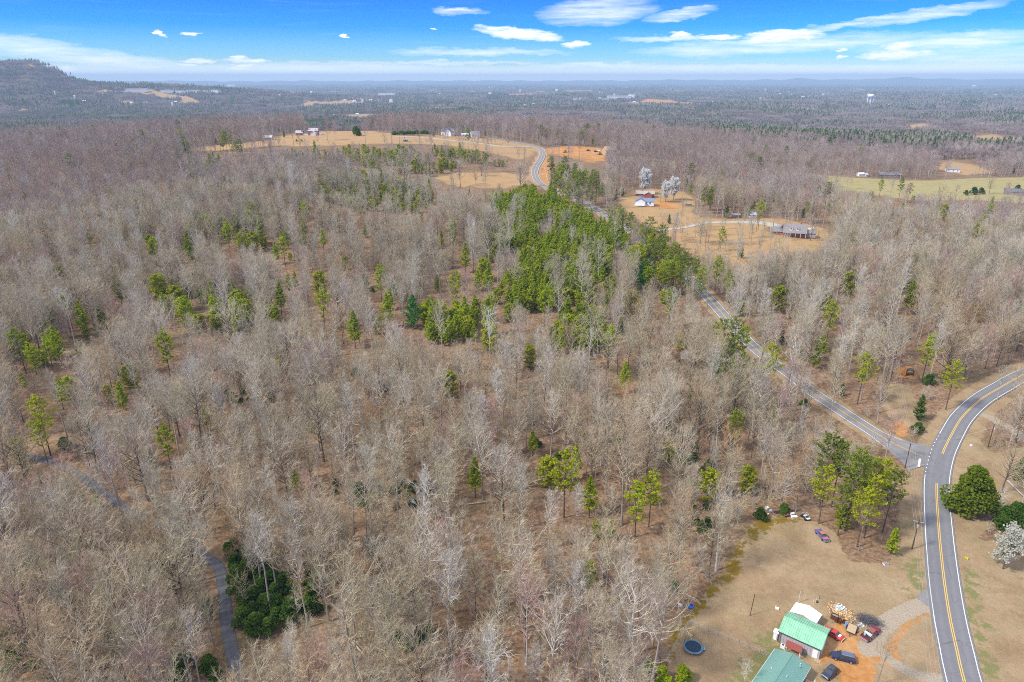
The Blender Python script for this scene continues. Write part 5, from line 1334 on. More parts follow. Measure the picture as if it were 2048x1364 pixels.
M_WHITE = simple('white_paint', (0.80, 0.80, 0.79), 0.5, 0.4, 0, 0.05)
M_GLASS = simple('dark_glass', (0.035, 0.045, 0.06), 0.08, 0.9, 0, 0.1)
M_GREENR = simple('green_metal', (0.27, 0.56, 0.36), 0.5, 0.3, 0.05, 0.2, 0.9)
M_GREYW = simple('grey_metal_siding', (0.42, 0.385, 0.40), 0.6, 0.3, 0.0, 0.08, 1.5)
M_TRIM = simple('dark_trim', (0.06, 0.07, 0.07), 0.5, 0.3)
M_TAN = simple('tan_siding', (0.45, 0.40, 0.32), 0.7, 0.2)
M_WOOD = simple('weathered_boards', (0.52, 0.38, 0.24), 0.85, 0.1, 0, 0.2, 6)
M_GREYWOOD = simple('grey_wood', (0.30, 0.25, 0.19), 0.9, 0.1, 0, 0.25, 6)
M_REDDECK = simple('red_brown_paint', (0.28, 0.075, 0.06), 0.8, 0.2, 0, 0.2, 4)
M_RUBBER = simple('rubber', (0.02, 0.02, 0.022), 0.8, 0.2)
M_CHROME = simple('bright_metal', (0.62, 0.62, 0.63), 0.3, 0.5, 0.8, 0.05)
M_RUSTY = simple('rusty_iron', (0.16, 0.065, 0.03), 0.85, 0.2, 0.2, 0.4, 5)
M_POLE = simple('creosote_pole', (0.10, 0.072, 0.055), 0.9, 0.1, 0, 0.25, 3)
M_WIRE = simple('pale_wire', (0.45, 0.42, 0.38), 0.6, 0.4)
M_BRICK = simple('red_brick', (0.34, 0.13, 0.09), 0.9, 0.15, 0, 0.2, 4)
M_SHING = simple('grey_shingles', (0.27, 0.25, 0.25), 0.9, 0.1, 0, 0.15, 2)
M_DSHING = simple('dark_shingles', (0.16, 0.16, 0.185), 0.9, 0.1, 0, 0.15, 2)
M_TANR = simple('tan_shingles', (0.40, 0.36, 0.32), 0.9, 0.1, 0, 0.15, 2)
M_LOG = simple('log_brown', (0.17, 0.12, 0.10), 0.9, 0.1, 0, 0.2, 2)
M_TIN = simple('dull_tin', (0.38, 0.33, 0.32), 0.5, 0.4, 0.3, 0.2, 1)
# shingles of the near house: courses with relief
m, g = newmat('teal_shingles'); M_TEAL = m
tco = g.node('ShaderNodeTexCoord').outputs['Object']
br = g.node('ShaderNodeTexBrick', {'Scale': 1.0, 'Mortar Size': 0.012, 'Brick Width': 0.34, 'Row Height': 0.16, 'Color1': (0.15, 0.31, 0.26, 1), 'Color2': (0.20, 0.37, 0.315, 1), 'Mortar': (0.09, 0.18, 0.16, 1)})
g.l.new(g.mapping(tco, (1, 1.1, 1)), br.inputs['Vector'])
bcol = g.mix(0.35, br.outputs['Color'], g.ramp(g.noise(tco, 9, 4, .7), [(0.3, (0.10, 0.22, 0.19)), (0.7, (0.28, 0.46, 0.40))]))
finish(g, bcol, 0.95, br.outputs['Fac'], -0.02, 0.1)

# ---- green-roofed barn
A0 = np.array(at_height(1554, 1285, 0)); B0 = np.array(at_height(1638.5, 1318.5, 0))
hd = math.radians(-37.0); ux = np.array([math.cos(hd), math.sin(hd)]); uy = np.array([-ux[1], ux[0]])
BL, BW, BH, BR = 8.7, 7.0, 3.0, 1.2
fmid = (A0 + B0) / 2; bc = fmid + uy * BW / 2
barn = thing('barn', 'long grey metal barn with bright green metal roof beside the clay drive', 'barn', W2(bc), hd)
w = MB(); gable_walls(w, BL - .3, BW - .3, BH, BR); part('wall', w, M_GREYW, barn)
rb_ = MB()
for x in np.arange(-BL / 2 + 0.5, BL / 2 - 0.4, 0.62): rb_.box(x - .02, -BW / 2 + .10, 0.05, x + .02, -BW / 2 + .13, BH - 0.1)
o = part('siding_rib', rb_, M_GREYW, barn); o['kind'] = 'stuff'
for sgn, nm in ((-1, 'front'), (1, 'back')):
    r = MB(); slab_roof(r, -BL / 2 - .15, BL / 2 + .15, sgn * (BW / 2 + .2), BH + .02, 0, BH + BR + .12); so_ = part('roof', r, M_GREENR, barn)
    s_ = MB()
    ln = BW / 2 + .2
    for x in np.arange(-BL / 2, BL / 2 + .1, 0.46):
        s_.tube([(x, sgn * ln, BH + .05), (x, 0.02 * sgn, BH + BR + .15)], 0.028, 4)
    o = part('seam', s_, M_GREENR, so_); o['kind'] = 'stuff'
c = MB(); c.tube([(-BL / 2 - .15, 0, BH + BR + .13), (BL / 2 + .15, 0, BH + BR + .13)], 0.10, 6); part('ridge_cap', c, M_GREENR, barn)
gu = MB(); gu.box(-BL / 2 - .15, -BW / 2 - .32, BH - .14, BL / 2 + .15, -BW / 2 - .21, BH - .02); part('gutter', gu, M_TRIM, barn)
for dx in (-BL / 2 + .1, -BL / 2 + .45):
    d_ = MB(); d_.tube([(dx, -BW / 2 - .05, BH - .1), (dx, -BW / 2 - .05, 0.05)], 0.05, 5); part('downpipe', d_, M_TRIM, barn)
dr = box_part('door', (BL / 2 - 1.55, -BW / 2 + .09, 0.0, BL / 2 - .55, -BW / 2 + .155, 2.1), M_WHITE, barn)
box_part('handle', (BL / 2 - 1.45, -BW / 2 + .05, 1.0, BL / 2 - 1.38, -BW / 2 + .085, 1.15), M_TRIM, dr)
gd = box_part('garage_door', (BL / 2 - .145, -1.6, 0, BL / 2 - .08, 1.6, 2.5), M_WHITE, barn)
for k in range(4): box_part('panel_rib', (BL / 2 - .078, -1.55, .6 * k + .55, BL / 2 - .06, 1.55, .6 * k + .6), M_GREYW, gd)
# small white-topped lean-to at the barn's west corner
p_ = np.array(at_height(1549, 1279, 0)); lt = thing('storage_shed', 'small pale lean-to shed with white lid roof against the barn corner', 'shed', W2(bc - ux * (BL / 2 + .62) - uy * (BW / 2 - .75)), hd)
box_part('wall', (-.5, -.65, -.2, .5, .65, 1.9), M_GREYW, lt); box_part('roof', (-.6, -.75, 1.905, .58, .75, 1.99), M_WHITE, lt); box_part('door', (-.35, -.69, 0.05, .3, -.655, 1.7), M_WHITE, lt)
ac = thing('fuel_tank', 'white round tank standing at the barn end wall beside green weeds', 'tank', W2(bc - ux * (BL / 2 + .35) + uy * 0.55), hd)
t_ = MB(); t_.tube([(0, -.45, .75), (0, .45, .75)], .32, 12); part('tank', t_, M_WHITE, ac, True)
for yy in (-.3, .3): box_part('leg', (-.2, yy - .03, -.05, .2, yy + .03, .5), M_TRIM, ac)

# ---- white shed behind the barn
sc0 = np.array(at_height(1480 + 738 / 7.41, 1180 + 310 / 7.41, 2.6)); sc1 = np.array(at_height(1480 + 1130 / 7.41, 1180 + 500 / 7.41, 2.6))
d_ = sc1 - sc0; sh_h = math.atan2(d_[1], d_[0]); SWd = np.linalg.norm(d_); sm = (sc0 + sc1) / 2; sy = np.array([-math.sin(sh_h), math.cos(sh_h)]); sctr = sm + sy * 1.9
shed = thing('shed', 'small shed with glaring white metal gable roof directly behind the green-roofed barn', 'shed', W2(sctr), sh_h + math.pi / 2)
w = MB(); gable_walls(w, 3.6, SWd - .3, 2.5, 0.65); part('wall', w, M_TAN, shed)
for sgn in (-1, 1):
    r = MB(); slab_roof(r, -1.95, 1.95, sgn * SWd / 2, 2.5, 0, 3.3, 0.08); part('roof', r, M_WHITE, shed)
box_part('door', (-1.86, -.9, 0, -1.82, .9, 2.0), M_GREYW, shed)

# ---- near house with teal shingles (its far end is in view)
h0 = np.array(at_height(1480 + 520 / 7.41, 1180 + 860 / 7.41, 2.7)); h1 = np.array(at_height(1480 + 1050 / 7.41, 1180 + 1140 / 7.41, 2.7))
d_ = h1 - h0; hh = math.atan2(d_[1], d_[0]); HW = np.linalg.norm(d_); hm_ = (h0 + h1) / 2; hy = np.array([-math.sin(hh), math.cos(hh)]); HL = 15.0
hc = hm_ - hy * HL / 2
house = thing('house', 'low house with teal green shingle roof at the bottom edge beside the barn', 'house', W2(hc), hh + math.pi / 2)
w = MB(); gable_walls(w, HL - .7, HW - .7, 2.6, 0.95); part('wall', w, M_WHITE, house)
for sgn in (-1, 1):
    r = MB(); slab_roof(r, -HL / 2, HL / 2, sgn * HW / 2, 2.6, 0, 3.75, 0.14); part('roof', r, M_TEAL, house)
c = MB(); c.tube([(-HL / 2, 0, 3.75), (HL / 2, 0, 3.75)], 0.07, 5); part('ridge_cap', c, M_TEAL, house)
for (x, y) in ((HL / 2 - 1.4, -2.0), (HL / 2 - 6.2, 2.0), (HL / 2 - 6.5, -1.2)):
    zt = 2.6 + 1.15 * (1 - abs(y) / (HW / 2))
    v_ = MB(); v_.tube([(x, y, zt - .1), (x, y, zt + .35)], 0.07, 8); part('vent_pipe', v_, M_WHITE, house)
v_ = MB(); v_.box(HL / 2 - 2.2, -2.3, 2.9, HL / 2 - 1.9, -2.0, 3.4); part('roof_vent', v_, M_CHROME, house)
for x in (HL / 2 - 2.5, HL / 2 - 5.5, HL / 2 - 9): window(house, x, -HW / 2 + .35, 1.0, .9, 1.1, 'y-', M_WHITE, M_GLASS); window(house, x, HW / 2 - .35, 1.0, .9, 1.1, 'y+', M_WHITE, M_GLASS)
for x in (-.5, ):
    for sgn in (-1, 1):
        g_ = MB(); g_.box(-HL / 2, sgn * (HW / 2) - .06 * (sgn < 0), 2.42, HL / 2, sgn * (HW / 2) + .08, 2.53); part('gutter', g_, M_WHITE, house)
# deck beside it, boards one by one
dk = thing('deck', 'pale wooden boardwalk deck with railing along the teal-roofed house', 'deck', W2(hc - np.array([math.sin(hh + math.pi / 2), -math.cos(hh + math.pi / 2)]) * 0 + np.array([math.cos(hh), math.sin(hh)]) * (HW / 2 + .75) + hy * (HL / 2 - 3.2)), hh + math.pi / 2)
bm0 = None
for k in range(28):
    if bm0 is None:
        b_ = MB(); b_.box(-.09, -.8, .40, .09, .8, .44); o = b_.obj('plank', M_WOOD, dk); bm0 = o.data
    else: o = link(bpy.data.objects.new('plank', bm0), dk)
    o.location = (1.9 - k * 0.2, 0, rng.uniform(0, .012))
for x in (1.9, 0.3, -1.3, -2.9):
    box_part('post', (x - .05, -.86, -.1, x + .05, -.76, 1.35), M_WHITE, dk)
    box_part('post', (x - .05, .76, -.1, x + .05, .86, .43), M_WOOD, dk)
box_part('railing', (-3.4, -.84, 1.352, 1.95, -.78, 1.42), M_WHITE, dk); box_part('rail', (-3.4, -.83, .85, 1.85, -.79, .90), M_WHITE, dk)
# red-brown ramp roof between house and barn
rr = thing('porch_roof', 'dark red painted porch roof squeezed between green-roofed barn and teal-roofed house', 'porch', W2((A0 + B0) / 2 - uy * 1.55 - ux * .55), hd)
b_ = MB(); slab_roof(b_, -1.7, 1.5, -1.0, 2.05, .7, 2.35, .08); part('roof', b_, M_REDDECK, rr)
for k in range(6): box_part('batten', (-1.6 + k * .58, -1.0, 2.36, -1.55 + k * .58, .7, 2.40), M_REDDECK, rr) if False else None
for x in (-1.6, 1.4):
    for y in (-.9, .6): box_part('post', (x - .05, y - .05, -.1, x + .05, y + .05, 2.0 if y < 0 else 2.2), M_WHITE, rr)
hp = thing('heat_pump', 'white air conditioner unit between teal-roofed house and red-brown porch roof', 'air conditioner', W2((A0 + B0) / 2 - uy * 1.1 - ux * 2.9), hd)
box_part('cabinet', (-.45, -.35, 0, .45, .35, .8), M_WHITE, hp); f_ = MB(); f_.tube([(0, 0, .80), (0, 0, .83)], .28, 12); part('fan_grille', f_, M_TRIM, hp)
pl = thing('pallet', 'yellowish wooden pallet on orange clay at the barn corner', 'pallet', W2(B0 - uy * .8 - ux * .2), hd)
for k in range(6): box_part('plank', (-.6, -.5 + k * .18, .10, .6, -.38 + k * .18, .13), M_WOOD, pl)
for x in (-.5, 0, .5): box_part('bearer', (x - .04, -.5, 0, x + .04, .55, .097), M_WOOD, pl)

# ---- cars
def paint(name, col, rough=0.28, metal=0.25):
    return simple(name, col, rough, 0.6, metal, 0.12, 1.5)
def loft(mb, st, m=0):
    """st: (x, z_bottom, z_top, half_width)"""
    k = 8; V = []
    for x, zb, zt, w_ in st:
        V += [(x, -w_ * .9, zb), (x, -w_, zb + (zt - zb) * .25), (x, -w_, zb + (zt - zb) * .75), (x, -w_ * .88, zt), (x, w_ * .88, zt), (x, w_, zb + (zt - zb) * .75), (x, w_, zb + (zt - zb) * .25), (x, w_ * .9, zb)]
    q = []
    for i in range(len(st) - 1):
        for j in range(k): q.append((i * k + j, i * k + (j + 1) % k, (i + 1) * k + (j + 1) % k, (i + 1) * k + j))
    n_ = len(st) - 1
    q += [(7, 6, 1, 0), (6, 5, 2, 1), (5, 4, 3, 2), (n_ * k, n_ * k + 1, n_ * k + 6, n_ * k + 7), (n_ * k + 1, n_ * k + 2, n_ * k + 5, n_ * k + 6), (n_ * k + 2, n_ * k + 3, n_ * k + 4, n_ * k + 5)]
    mb.add(V, q, (), m)
def quad(mb, a, b, c_, d, m=0): mb.add([a, b, c_, d], [(0, 1, 2, 3)], (), m)
def car(label, cat, name, loc, rz, body, body_m, cab, roof_m, wheel_x=(1.35, -1.35), w=.9, r=.33, rim=M_CHROME, belt=.95, extras=None):
    """body: stations front (+x) to rear; cab: (x0 front base, x1 front top, x2 rear top, x3 rear base, roof height)"""
    t = thing(name, label, cat, loc, rz)
    b = MB(); loft(b, body); part('body', b, body_m, t)
    x0, x1, x2, x3, zr = cab; wb = w * .90; wt = w * .74
    c_ = MB(); loft(c_, [(x1 + .03, zr - .07, zr, wt), ((x1 + x2) / 2, zr - .06, zr + .03, wt + .01), (x2 - .03, zr - .07, zr, wt)]); part('roof', c_, roof_m, t)
    for nm, pts in (('windshield', [(x0, -wb, belt), (x0, wb, belt), (x1, wt, zr - .05), (x1, -wt, zr - .05)]), ('rear_window', [(x3, wb, belt), (x3, -wb, belt), (x2, -wt, zr - .05), (x2, wt, zr - .05)])):
        q_ = MB(); quad(q_, *pts); part(nm, q_, M_GLASS, t)
    for s_ in (-1, 1):
        q_ = MB(); quad(q_, (x3, s_ * wb, belt), (x0, s_ * wb, belt), (x1, s_ * wt, zr - .05), (x2, s_ * wt, zr - .05)); part('side_window', q_, M_GLASS, t)
        p_ = MB()
        for xa, xb in ((x0, x1), (x3, x2)): p_.tube([(xa, s_ * wb, belt - .02), (xb, s_ * wt, zr - .03)], .035, 4)
        xm = (x0 * .45 + x3 * .55); p_.tube([(xm, s_ * (wb + .005), belt - .02), ((x1 * .45 + x2 * .55), s_ * (wt + .005), zr - .04)], .03, 4)
        part('pillar', p_, body_m, t)
        m_ = MB(); m_.box(x0 - .25, s_ * (w + .02) - .08, belt + .02, x0 - .1, s_ * (w + .02) + .08, belt + .16); part('mirror', m_, body_m, t)
        for x in wheel_x:
            ty = MB(); yy = s_ * (w - .10); ty.tube([(x, yy - .11 , r), (x, yy + .11, r)], r, 14, cap=False)
            ty.tube([(x, yy + s_ * .11, r), (x, yy + s_ * .09, r)], r * .98, 14)
            wo = part('wheel', ty, M_RUBBER, t)
            ri = MB(); ri.tube([(x, yy + s_ * .10, r), (x, yy + s_ * .125, r)], r * .62, 10); part('rim', ri, rim, wo)
    fx, rx = body[0][0], body[-1][0]
    for s_ in (-1, 1):
        hl = MB(); hl.box(fx - .12, s_ * .62 - .15, .58, fx + .025, s_ * .62 + .15, .72); part('headlight', hl, M_CHROME, t)
        tl = MB(); tl.box(rx - .02, s_ * .68 - .1, .62, rx + .1, s_ * .68 + .1, .85); part('taillight', tl, M_REDL, t)
    if extras: extras(t)
    return t
M_REDL = simple('red_lens', (0.35, 0.02, 0.02), 0.3, 0.5)
M_NAVY = paint('navy_paint', (0.045, 0.055, 0.13), .22, .5)
M_NAVYR = paint('navy_roof_sky_sheen', (0.16, 0.19, 0.30), .25, .5)  # navy roof lightened, with the sky's reflection put into its colour
M_CHAR = paint('charcoal_blue_paint', (0.055, 0.065, 0.095), .2, .5)
M_MAROON = paint('maroon_paint', (0.22, 0.02, 0.045), .3, .2)
M_COPPER = paint('faded_copper_paint', (0.30, 0.10, 0.065), .55, .1)
M_RED = paint('red_car_paint', (0.55, 0.035, 0.03), .3, .1)
M_PURP = paint('faded_blue_purple_paint', (0.13, 0.12, 0.30), .5, .1)
M_SALM = paint('faded_salmon_paint', (0.55, 0.17, 0.13), .6, .1)
M_BLACKP = paint('black_panel', (0.02, 0.02, 0.025), .4, .1)
M_PALEP = simple('pale_plastic', (0.66, 0.70, 0.72), .5, .3, 0, .2, 4)

def z2p(x, y): return (1640 + x / 7.41, 1180 + y / 7.41)
# long blue minivan-like wagon, nose to the left (towards the barn)
a_, b_, h_, l_ = frame2(z2p(175, 985), z2p(500, 1065)); c_ = (a_ + b_) / 2
def roofbars(t):
    for s_ in (-1, 1):
        b = MB(); b.box(-1.7, s_ * .58 - .02, 1.70, .55, s_ * .58 + .02, 1.74); part('roof_rail', b, M_CHROME, t)
        for x in (.35, -.65): box_part('handle', (x - .1, s_ * .915 - .015, .86, x + .1, s_ * .915 + .015, .9), M_CHROME, t)
car('long navy blue wagon parked on orange clay beside the barn', 'car', 'parked_wagon', W2(c_), h_ + math.pi,
    [(2.42, .34, .70, .68), (2.3, .25, .82, .84), (1.5, .22, .96, .92), (0.9, .22, 1.02, .93), (-2.0, .22, 1.02, .93), (-2.35, .28, .98, .88), (-2.45, .34, .9, .78)], M_NAVY, (1.25, .45, -1.95, -2.35, 1.68), M_NAVYR, (1.5, -1.45), .92, .34, belt=1.0, extras=roofbars)
a_, b_, h_, l_ = frame2(z2p(75, 1310), z2p(210, 1195)); c_ = (a_ + b_) / 2
def sunroof(t): box_part('sunroof', (-.85, -.42, 1.655, .1, .42, 1.665), M_GLASS, t)
car('small charcoal crossover with glass sunroof parked near the deck at the bottom edge', 'car', 'parked_crossover', W2(c_), h_ + math.pi,
    [(2.15, .34, .72, .66), (2.02, .25, .86, .82), (1.2, .22, .98, .9), (-1.6, .22, 1.02, .9), (-2.0, .28, .95, .84), (-2.12, .34, .85, .74)], M_CHAR, (1.05, .3, -1.3, -1.95, 1.62), M_CHAR, (1.3, -1.25), .9, .34, belt=.98, extras=sunroof)
a_, b_, h_, l_ = frame2(z2p(655, 745), z2p(835, 605)); c_ = (a_ + b_) / 2
def bed(t):
    b = MB(); b.box(-2.62, -.78, .95, -.85, .78, .97); part('bed_floor', b, M_BLACKP, t)
    for s_ in (-1, 1): box_part('bed_side', (-2.7, s_ * .86 - .05, .9, -.82, s_ * .86 + .05, 1.12), M_MAROON, t)
    box_part('tailgate', (-2.74, -.8, .72, -2.68, .8, 1.10), M_MAROON, t)
    box_part('bumper', (-2.92, -.85, .42, -2.76, .85, .60), M_CHROME, t)
pk = car('maroon pickup truck with copper roof and a loaded bed, parked on gravel by the brush pile', 'pickup truck', 'pickup_truck', W2(c_), h_,
    [(2.72, .42, .84, .72), (2.6, .32, .95, .86), (1.4, .30, 1.02, .92), (-.75, .30, 1.04, .93), (-.82, .34, .92, .93), (-2.72, .36, .92, .92)], M_MAROON, (1.2, .65, -.62, -.78, 1.66), M_COPPER, (1.75, -1.75), .92, .38, belt=1.02, extras=bed)
M4 = Matrix.Rotation(h_, 4, 'Z')
def in_truck(dx, dy, dz): q = M4 @ Vector((dx, dy, 0)); return Vector((c_.x + q.x, c_.y + q.y, gz(c_.x, c_.y) + dz))
tb = thing('toolbox', 'white toolbox across the maroon pickup bed behind its cab', 'toolbox', in_truck(-1.15, 0, .98), h_)
box_part('box', (-.3, -.76, 0, .2, .76, .32), M_PALEP, tb); box_part('lid', (-.32, -.78, .322, .22, .78, .37), M_PALEP, tb)
bg_ = thing('bucket', 'round white bucket lying in the maroon pickup bed', 'bucket', in_truck(-1.95, .35, .98), 0)
b = MB(); b.tube([(0, 0, 0), (0, 0, .38)], np.array([.22, .27]), 10, cap=False); part('pail', b, M_PALEP, bg_); b = MB(); b.tube([(0, 0, .38), (0, 0, .41)], .27, 10); part('lid', b, M_CHROME, bg_)
# red old coupe behind the barn corner, bonnet raised at the back
a_, b_, h_, l_ = frame2((1652, 1262), (1678.5, 1278)); c_ = (a_ + b_) / 2
def coupe(t):
    box_part('bumper', (-2.38, -.85, .40, -2.26, .85, .56), M_WHITE, t)
    q_ = MB(); q_.box(-1.75, -.5, .925, -1.0, .5, .94); part('luggage_lid', q_, M_PALEP, t)
car('bright red old coupe with pale rear window parked tight behind the barn corner', 'car', 'parked_coupe', W2(c_), h_ + math.pi,
    [(2.3, .38, .68, .70), (2.1, .28, .80, .84), (1.0, .24, .90, .9), (-1.0, .24, .92, .9), (-2.0, .3, .86, .86), (-2.26, .38, .76, .76)], M_RED, (.75, .2, -.75, -1.3, 1.28), M_RED, (1.4, -1.35), .88, .32, belt=.9, extras=coupe)
# dead blue and salmon pickup at the edge of the wooded island
a_, b_, h_, l_ = frame2((1636.5, 1066), (1650.5, 1082)); c_ = (a_ + b_) / 2
def bed2(t):
    b = MB(); b.box(-2.3, -.72, .88, -.7, .72, .90); part('bed_floor', b, M_PURP, t)
    for s_ in (-1, 1): box_part('bed_side', (-2.4, s_ * .80 - .05, .8, -.66, s_ * .80 + .05, 1.02), M_PURP, t)
    box_part('toolbox', (-1.0, -.74, .905, -.72, .74, 1.1), M_PURP, t)
    box_part('bonnet', (1.25, -.7, .965, 2.2, .7, .985), M_SALM, t); box_part('bumper', (2.45, -.8, .4, 2.57, .8, .55), M_CHROME, t)
car('derelict faded purple-blue pickup with salmon roof at the edge of the wooded island', 'pickup truck', 'derelict_pickup', W2(c_), h_,
    [(2.42, .4, .78, .7), (2.3, .3, .88, .82), (1.2, .28, .95, .86), (-.6, .28, .97, .86), (-.66, .32, .84, .86), (-2.4, .34, .84, .85)], M_PURP, (1.1, .6, -.5, -.62, 1.5), M_SALM, (1.5, -1.5), .86, .34, rim=M_RUSTY, belt=.95, extras=bed2)
# utility trailer with boards
a_, b_, h_, l_ = frame2((1700, 1269), (1706.5, 1250)); c_ = (a_ + b_) / 2
tr = thing('utility_trailer', 'open utility trailer with plank floor and raised mesh ramp beside the maroon pickup', 'trailer', W2(c_), h_)
b = MB(); b.box(-1.7, -.95, .45, 1.2, -.87, .62); b.box(-1.7, .87, .45, 1.2, .95, .62); b.box(-1.78, -.95, .45, -1.702, .95, .62); b.box(1.202, -.95, .45, 1.28, .95, .62); part('frame', b, M_TRIM, tr)
pm0 = None
for k in range(9):
    if pm0 is None: b = MB(); b.box(-1.69, -.09, .54, 1.19, .09, .58); o = b.obj('plank', M_WOOD, tr); pm0 = o.data
    else: o = link(bpy.data.objects.new('plank', pm0), tr)
    o.location = (0, -.78 + k * .195, rng.uniform(0, .01))
b = MB()
for y in np.arange(-.9, .91, .3): b.tube([(1.30, y, .5), (1.62, y, 1.5)], .025, 4)
for z_ in (0, .33, .66, 1.0): b.tube([(1.30 + .32 * z_, -.9, .5 + z_), (1.30 + .32 * z_, .9, .5 + z_)], .025, 4)
part('ramp', b, M_TRIM, tr)
for s_ in (-1, 1):
    ty = MB(); ty.tube([(-.2, s_ * 1.10 - .1, .32), (-.2, s_ * 1.10 + .1, .32)], .32, 12); wo = part('wheel', ty, M_RUBBER, tr)
    ri = MB(); ri.tube([(-.2, s_ * 1.205, .32), (-.2, s_ * 1.225, .32)], .19, 8); part('rim', ri, M_CHROME, wo)
b = MB(); b.tube([(-1.78, .4, .5), (-2.6, 0, .48)], .04, 4); b.tube([(-1.78, -.4, .5), (-2.6, 0, .48)], .04, 4); b.tube([(-2.55, 0, .48), (-2.55, 0, 0)], .04, 4); part('hitch', b, M_TRIM, tr)
# rusty steel bin, rust heap, drum
a_ = G(1668.5, 1237)
rbn = thing('steel_bin', 'rusty square steel bin beside the wood chip heap', 'bin', a_, math.radians(-38))
b = MB()
for d_ in ((-.75, -.6, 0, .75, -.55, 1.0), (-.75, .55, 0, .75, .6, 1.0), (-.75, -.548, 0, -.70, .548, 1.0), (.70, -.548, 0, .75, .548, 1.0), (-.69, -.54, .05, .69, .54, .10)): b.box(*d_)
part('shell', b, M_RUSTY, rbn); box_part('shelf', (-.69, 0, .7, .69, .54, .74), M_TIN, rbn)
M_BLUEP = simple('blue_plastic', (0.05, 0.16, 0.50), .4, .4)
M_TEALP = simple('pale_blue_plastic', (0.20, 0.36, 0.62), .45, .4)
dm = thing('drum', 'pale blue plastic drum beside the trailer', 'drum', G(1691.5, 1252.5))
b = MB(); b.tube([(0, 0, 0), (0, 0, .3), (0, 0, .9)], .29, 12); part('barrel', b, M_TEALP, dm); b = MB(); b.tube([(0, 0, .9), (0, 0, .94)], .2, 10); part('lid', b, M_BLUEP, dm)
# heaps: brush, chips, rusty scrap
rs2 = np.random.RandomState(8)
M_ASHW = simple('charred_grey_branches', (0.16, 0.155, 0.175), .9, .1, 0, .5, 3)
n_ = 900; c0 = rs2.normal(0, 1, (n_, 3)) * np.array([1.25, .8, .3]); c0[:, 2] = np.abs(c0[:, 2]) * 1.3 + .05
dd = rs2.normal(0, 1, (n_, 3)) * np.array([1, 1, .35]); dd /= np.linalg.norm(dd, axis=1)[:, None]
b = MB(); b.spikes(c0 - dd * .5, c0 + dd * rs2.uniform(.3, 1.2, (n_, 1)), rs2.uniform(.015, .05, n_))
o = b.obj('brush_pile', M_ASHW); o.location = G(1737, 1243); o.rotation_euler = (0, 0, -.5); tag(o, 'dark grey heap of cut branches beside the maroon pickup', 'brush pile')
M_CHIP = simple('fresh_wood_chips', (0.66, 0.46, 0.24), .9, .1, 0, .25, 4)
n_ = 700; c0 = rs2.normal(0, 1, (n_, 3)) * np.array([1.3, .9, .12]); c0[:, 2] = np.abs(c0[:, 2])
b = MB(); b.leaves(c0, .3, rs2, flat=.5)
o = b.obj('wood_chip_heap', M_CHIP); o.location = G(1684, 1226); o.rotation_euler = (0, 0, -.9); tag(o, 'spread heap of bright orange wood chips with white bark on top', 'wood chips')
n_ = 260; c0 = rs2.normal(0, 1, (n_, 3)) * np.array([.5, .45, .15]); c0[:, 2] = np.abs(c0[:, 2])
b = MB(); b.leaves(c0, .3, rs2, flat=.5)
o = b.obj('bark_heap', M_PALEP); o.location = G(1680, 1217.5) + Vector((0, 0, .15)); tag(o, 'white bark and plaster scraps lying on the wood chip heap', 'scraps')
n_ = 160; c0 = rs2.normal(0, 1, (n_, 3)) * np.array([.6, .4, .2]); c0[:, 2] = np.abs(c0[:, 2])
b = MB(); b.leaves(c0, .34, rs2, flat=.2); o = b.obj('scrap_heap', M_RUSTY); o.location = G(1680, 1243); tag(o, 'low rusty scrap heap between the steel bin and the trailer', 'scrap')
n_ = 60; c0 = rs2.normal(0, 1, (n_, 3)) * np.array([.5, .35, .15]); c0[:, 2] = np.abs(c0[:, 2])
b = MB(); b.leaves(c0, .3, rs2, flat=.4); o = b.obj('block_heap', M_PALEP); o.location = G(1720, 1251); tag(o, 'small heap of pale broken blocks between trailer and brush pile', 'rubble')
# ---- trampoline
tp = thing('trampoline', 'round blue-rimmed trampoline with drooping black net inside the fenced yard', 'trampoline', G(1385.5, 1299), .3)
b = MB()
th = np.linspace(0, 2 * math.pi, 25)
ring_o = np.stack([np.cos(th) * 2.0, np.sin(th) * 2.0, th * 0 + .85], 1); ring_i = np.stack([np.cos(th) * 1.72, np.sin(th) * 1.72, th * 0 + .87], 1)
v_ = np.concatenate([ring_o, ring_i]); q_ = [(i, i + 1, 25 + i + 1, 25 + i) for i in range(24)]
b.add(v_, q_); M_PAD = simple('blue_pad', (0.10, 0.22, 0.34), .6, .3); part('pad', b, M_PAD, tp)
b = MB(); v_ = np.concatenate([ring_i - [0, 0, .03], [[0, 0, .80]]]); b.add(v_, (), [(i, i + 1, 25) for i in range(24)]); part('mat', b, simple('jump_mat', (0.02, 0.04, 0.075), .7, .2), tp)
b = MB(); b.tube(ring_o - [0, 0, .06], .035, 5, cap=False); part('frame', b, M_TEALP, tp)
for k in range(6):
    a = k * math.pi / 3; ca, sa = math.cos(a), math.sin(a)
    b = MB(); b.tube([(1.98 * ca, 1.98 * sa, .8), (1.98 * ca, 1.98 * sa, .02)], .03, 5); part('leg', b, M_CHROME, tp)
    hgt = (2.5, 2.5, 2.4, 1.5, 1.3, 1.6)[(k) % 6]
    b = MB(); b.tube([(2.04 * ca, 2.04 * sa, .5), (2.04 * ca, 2.04 * sa, hgt)], .03, 5); part('net_pole', b, M_TRIM, tp)
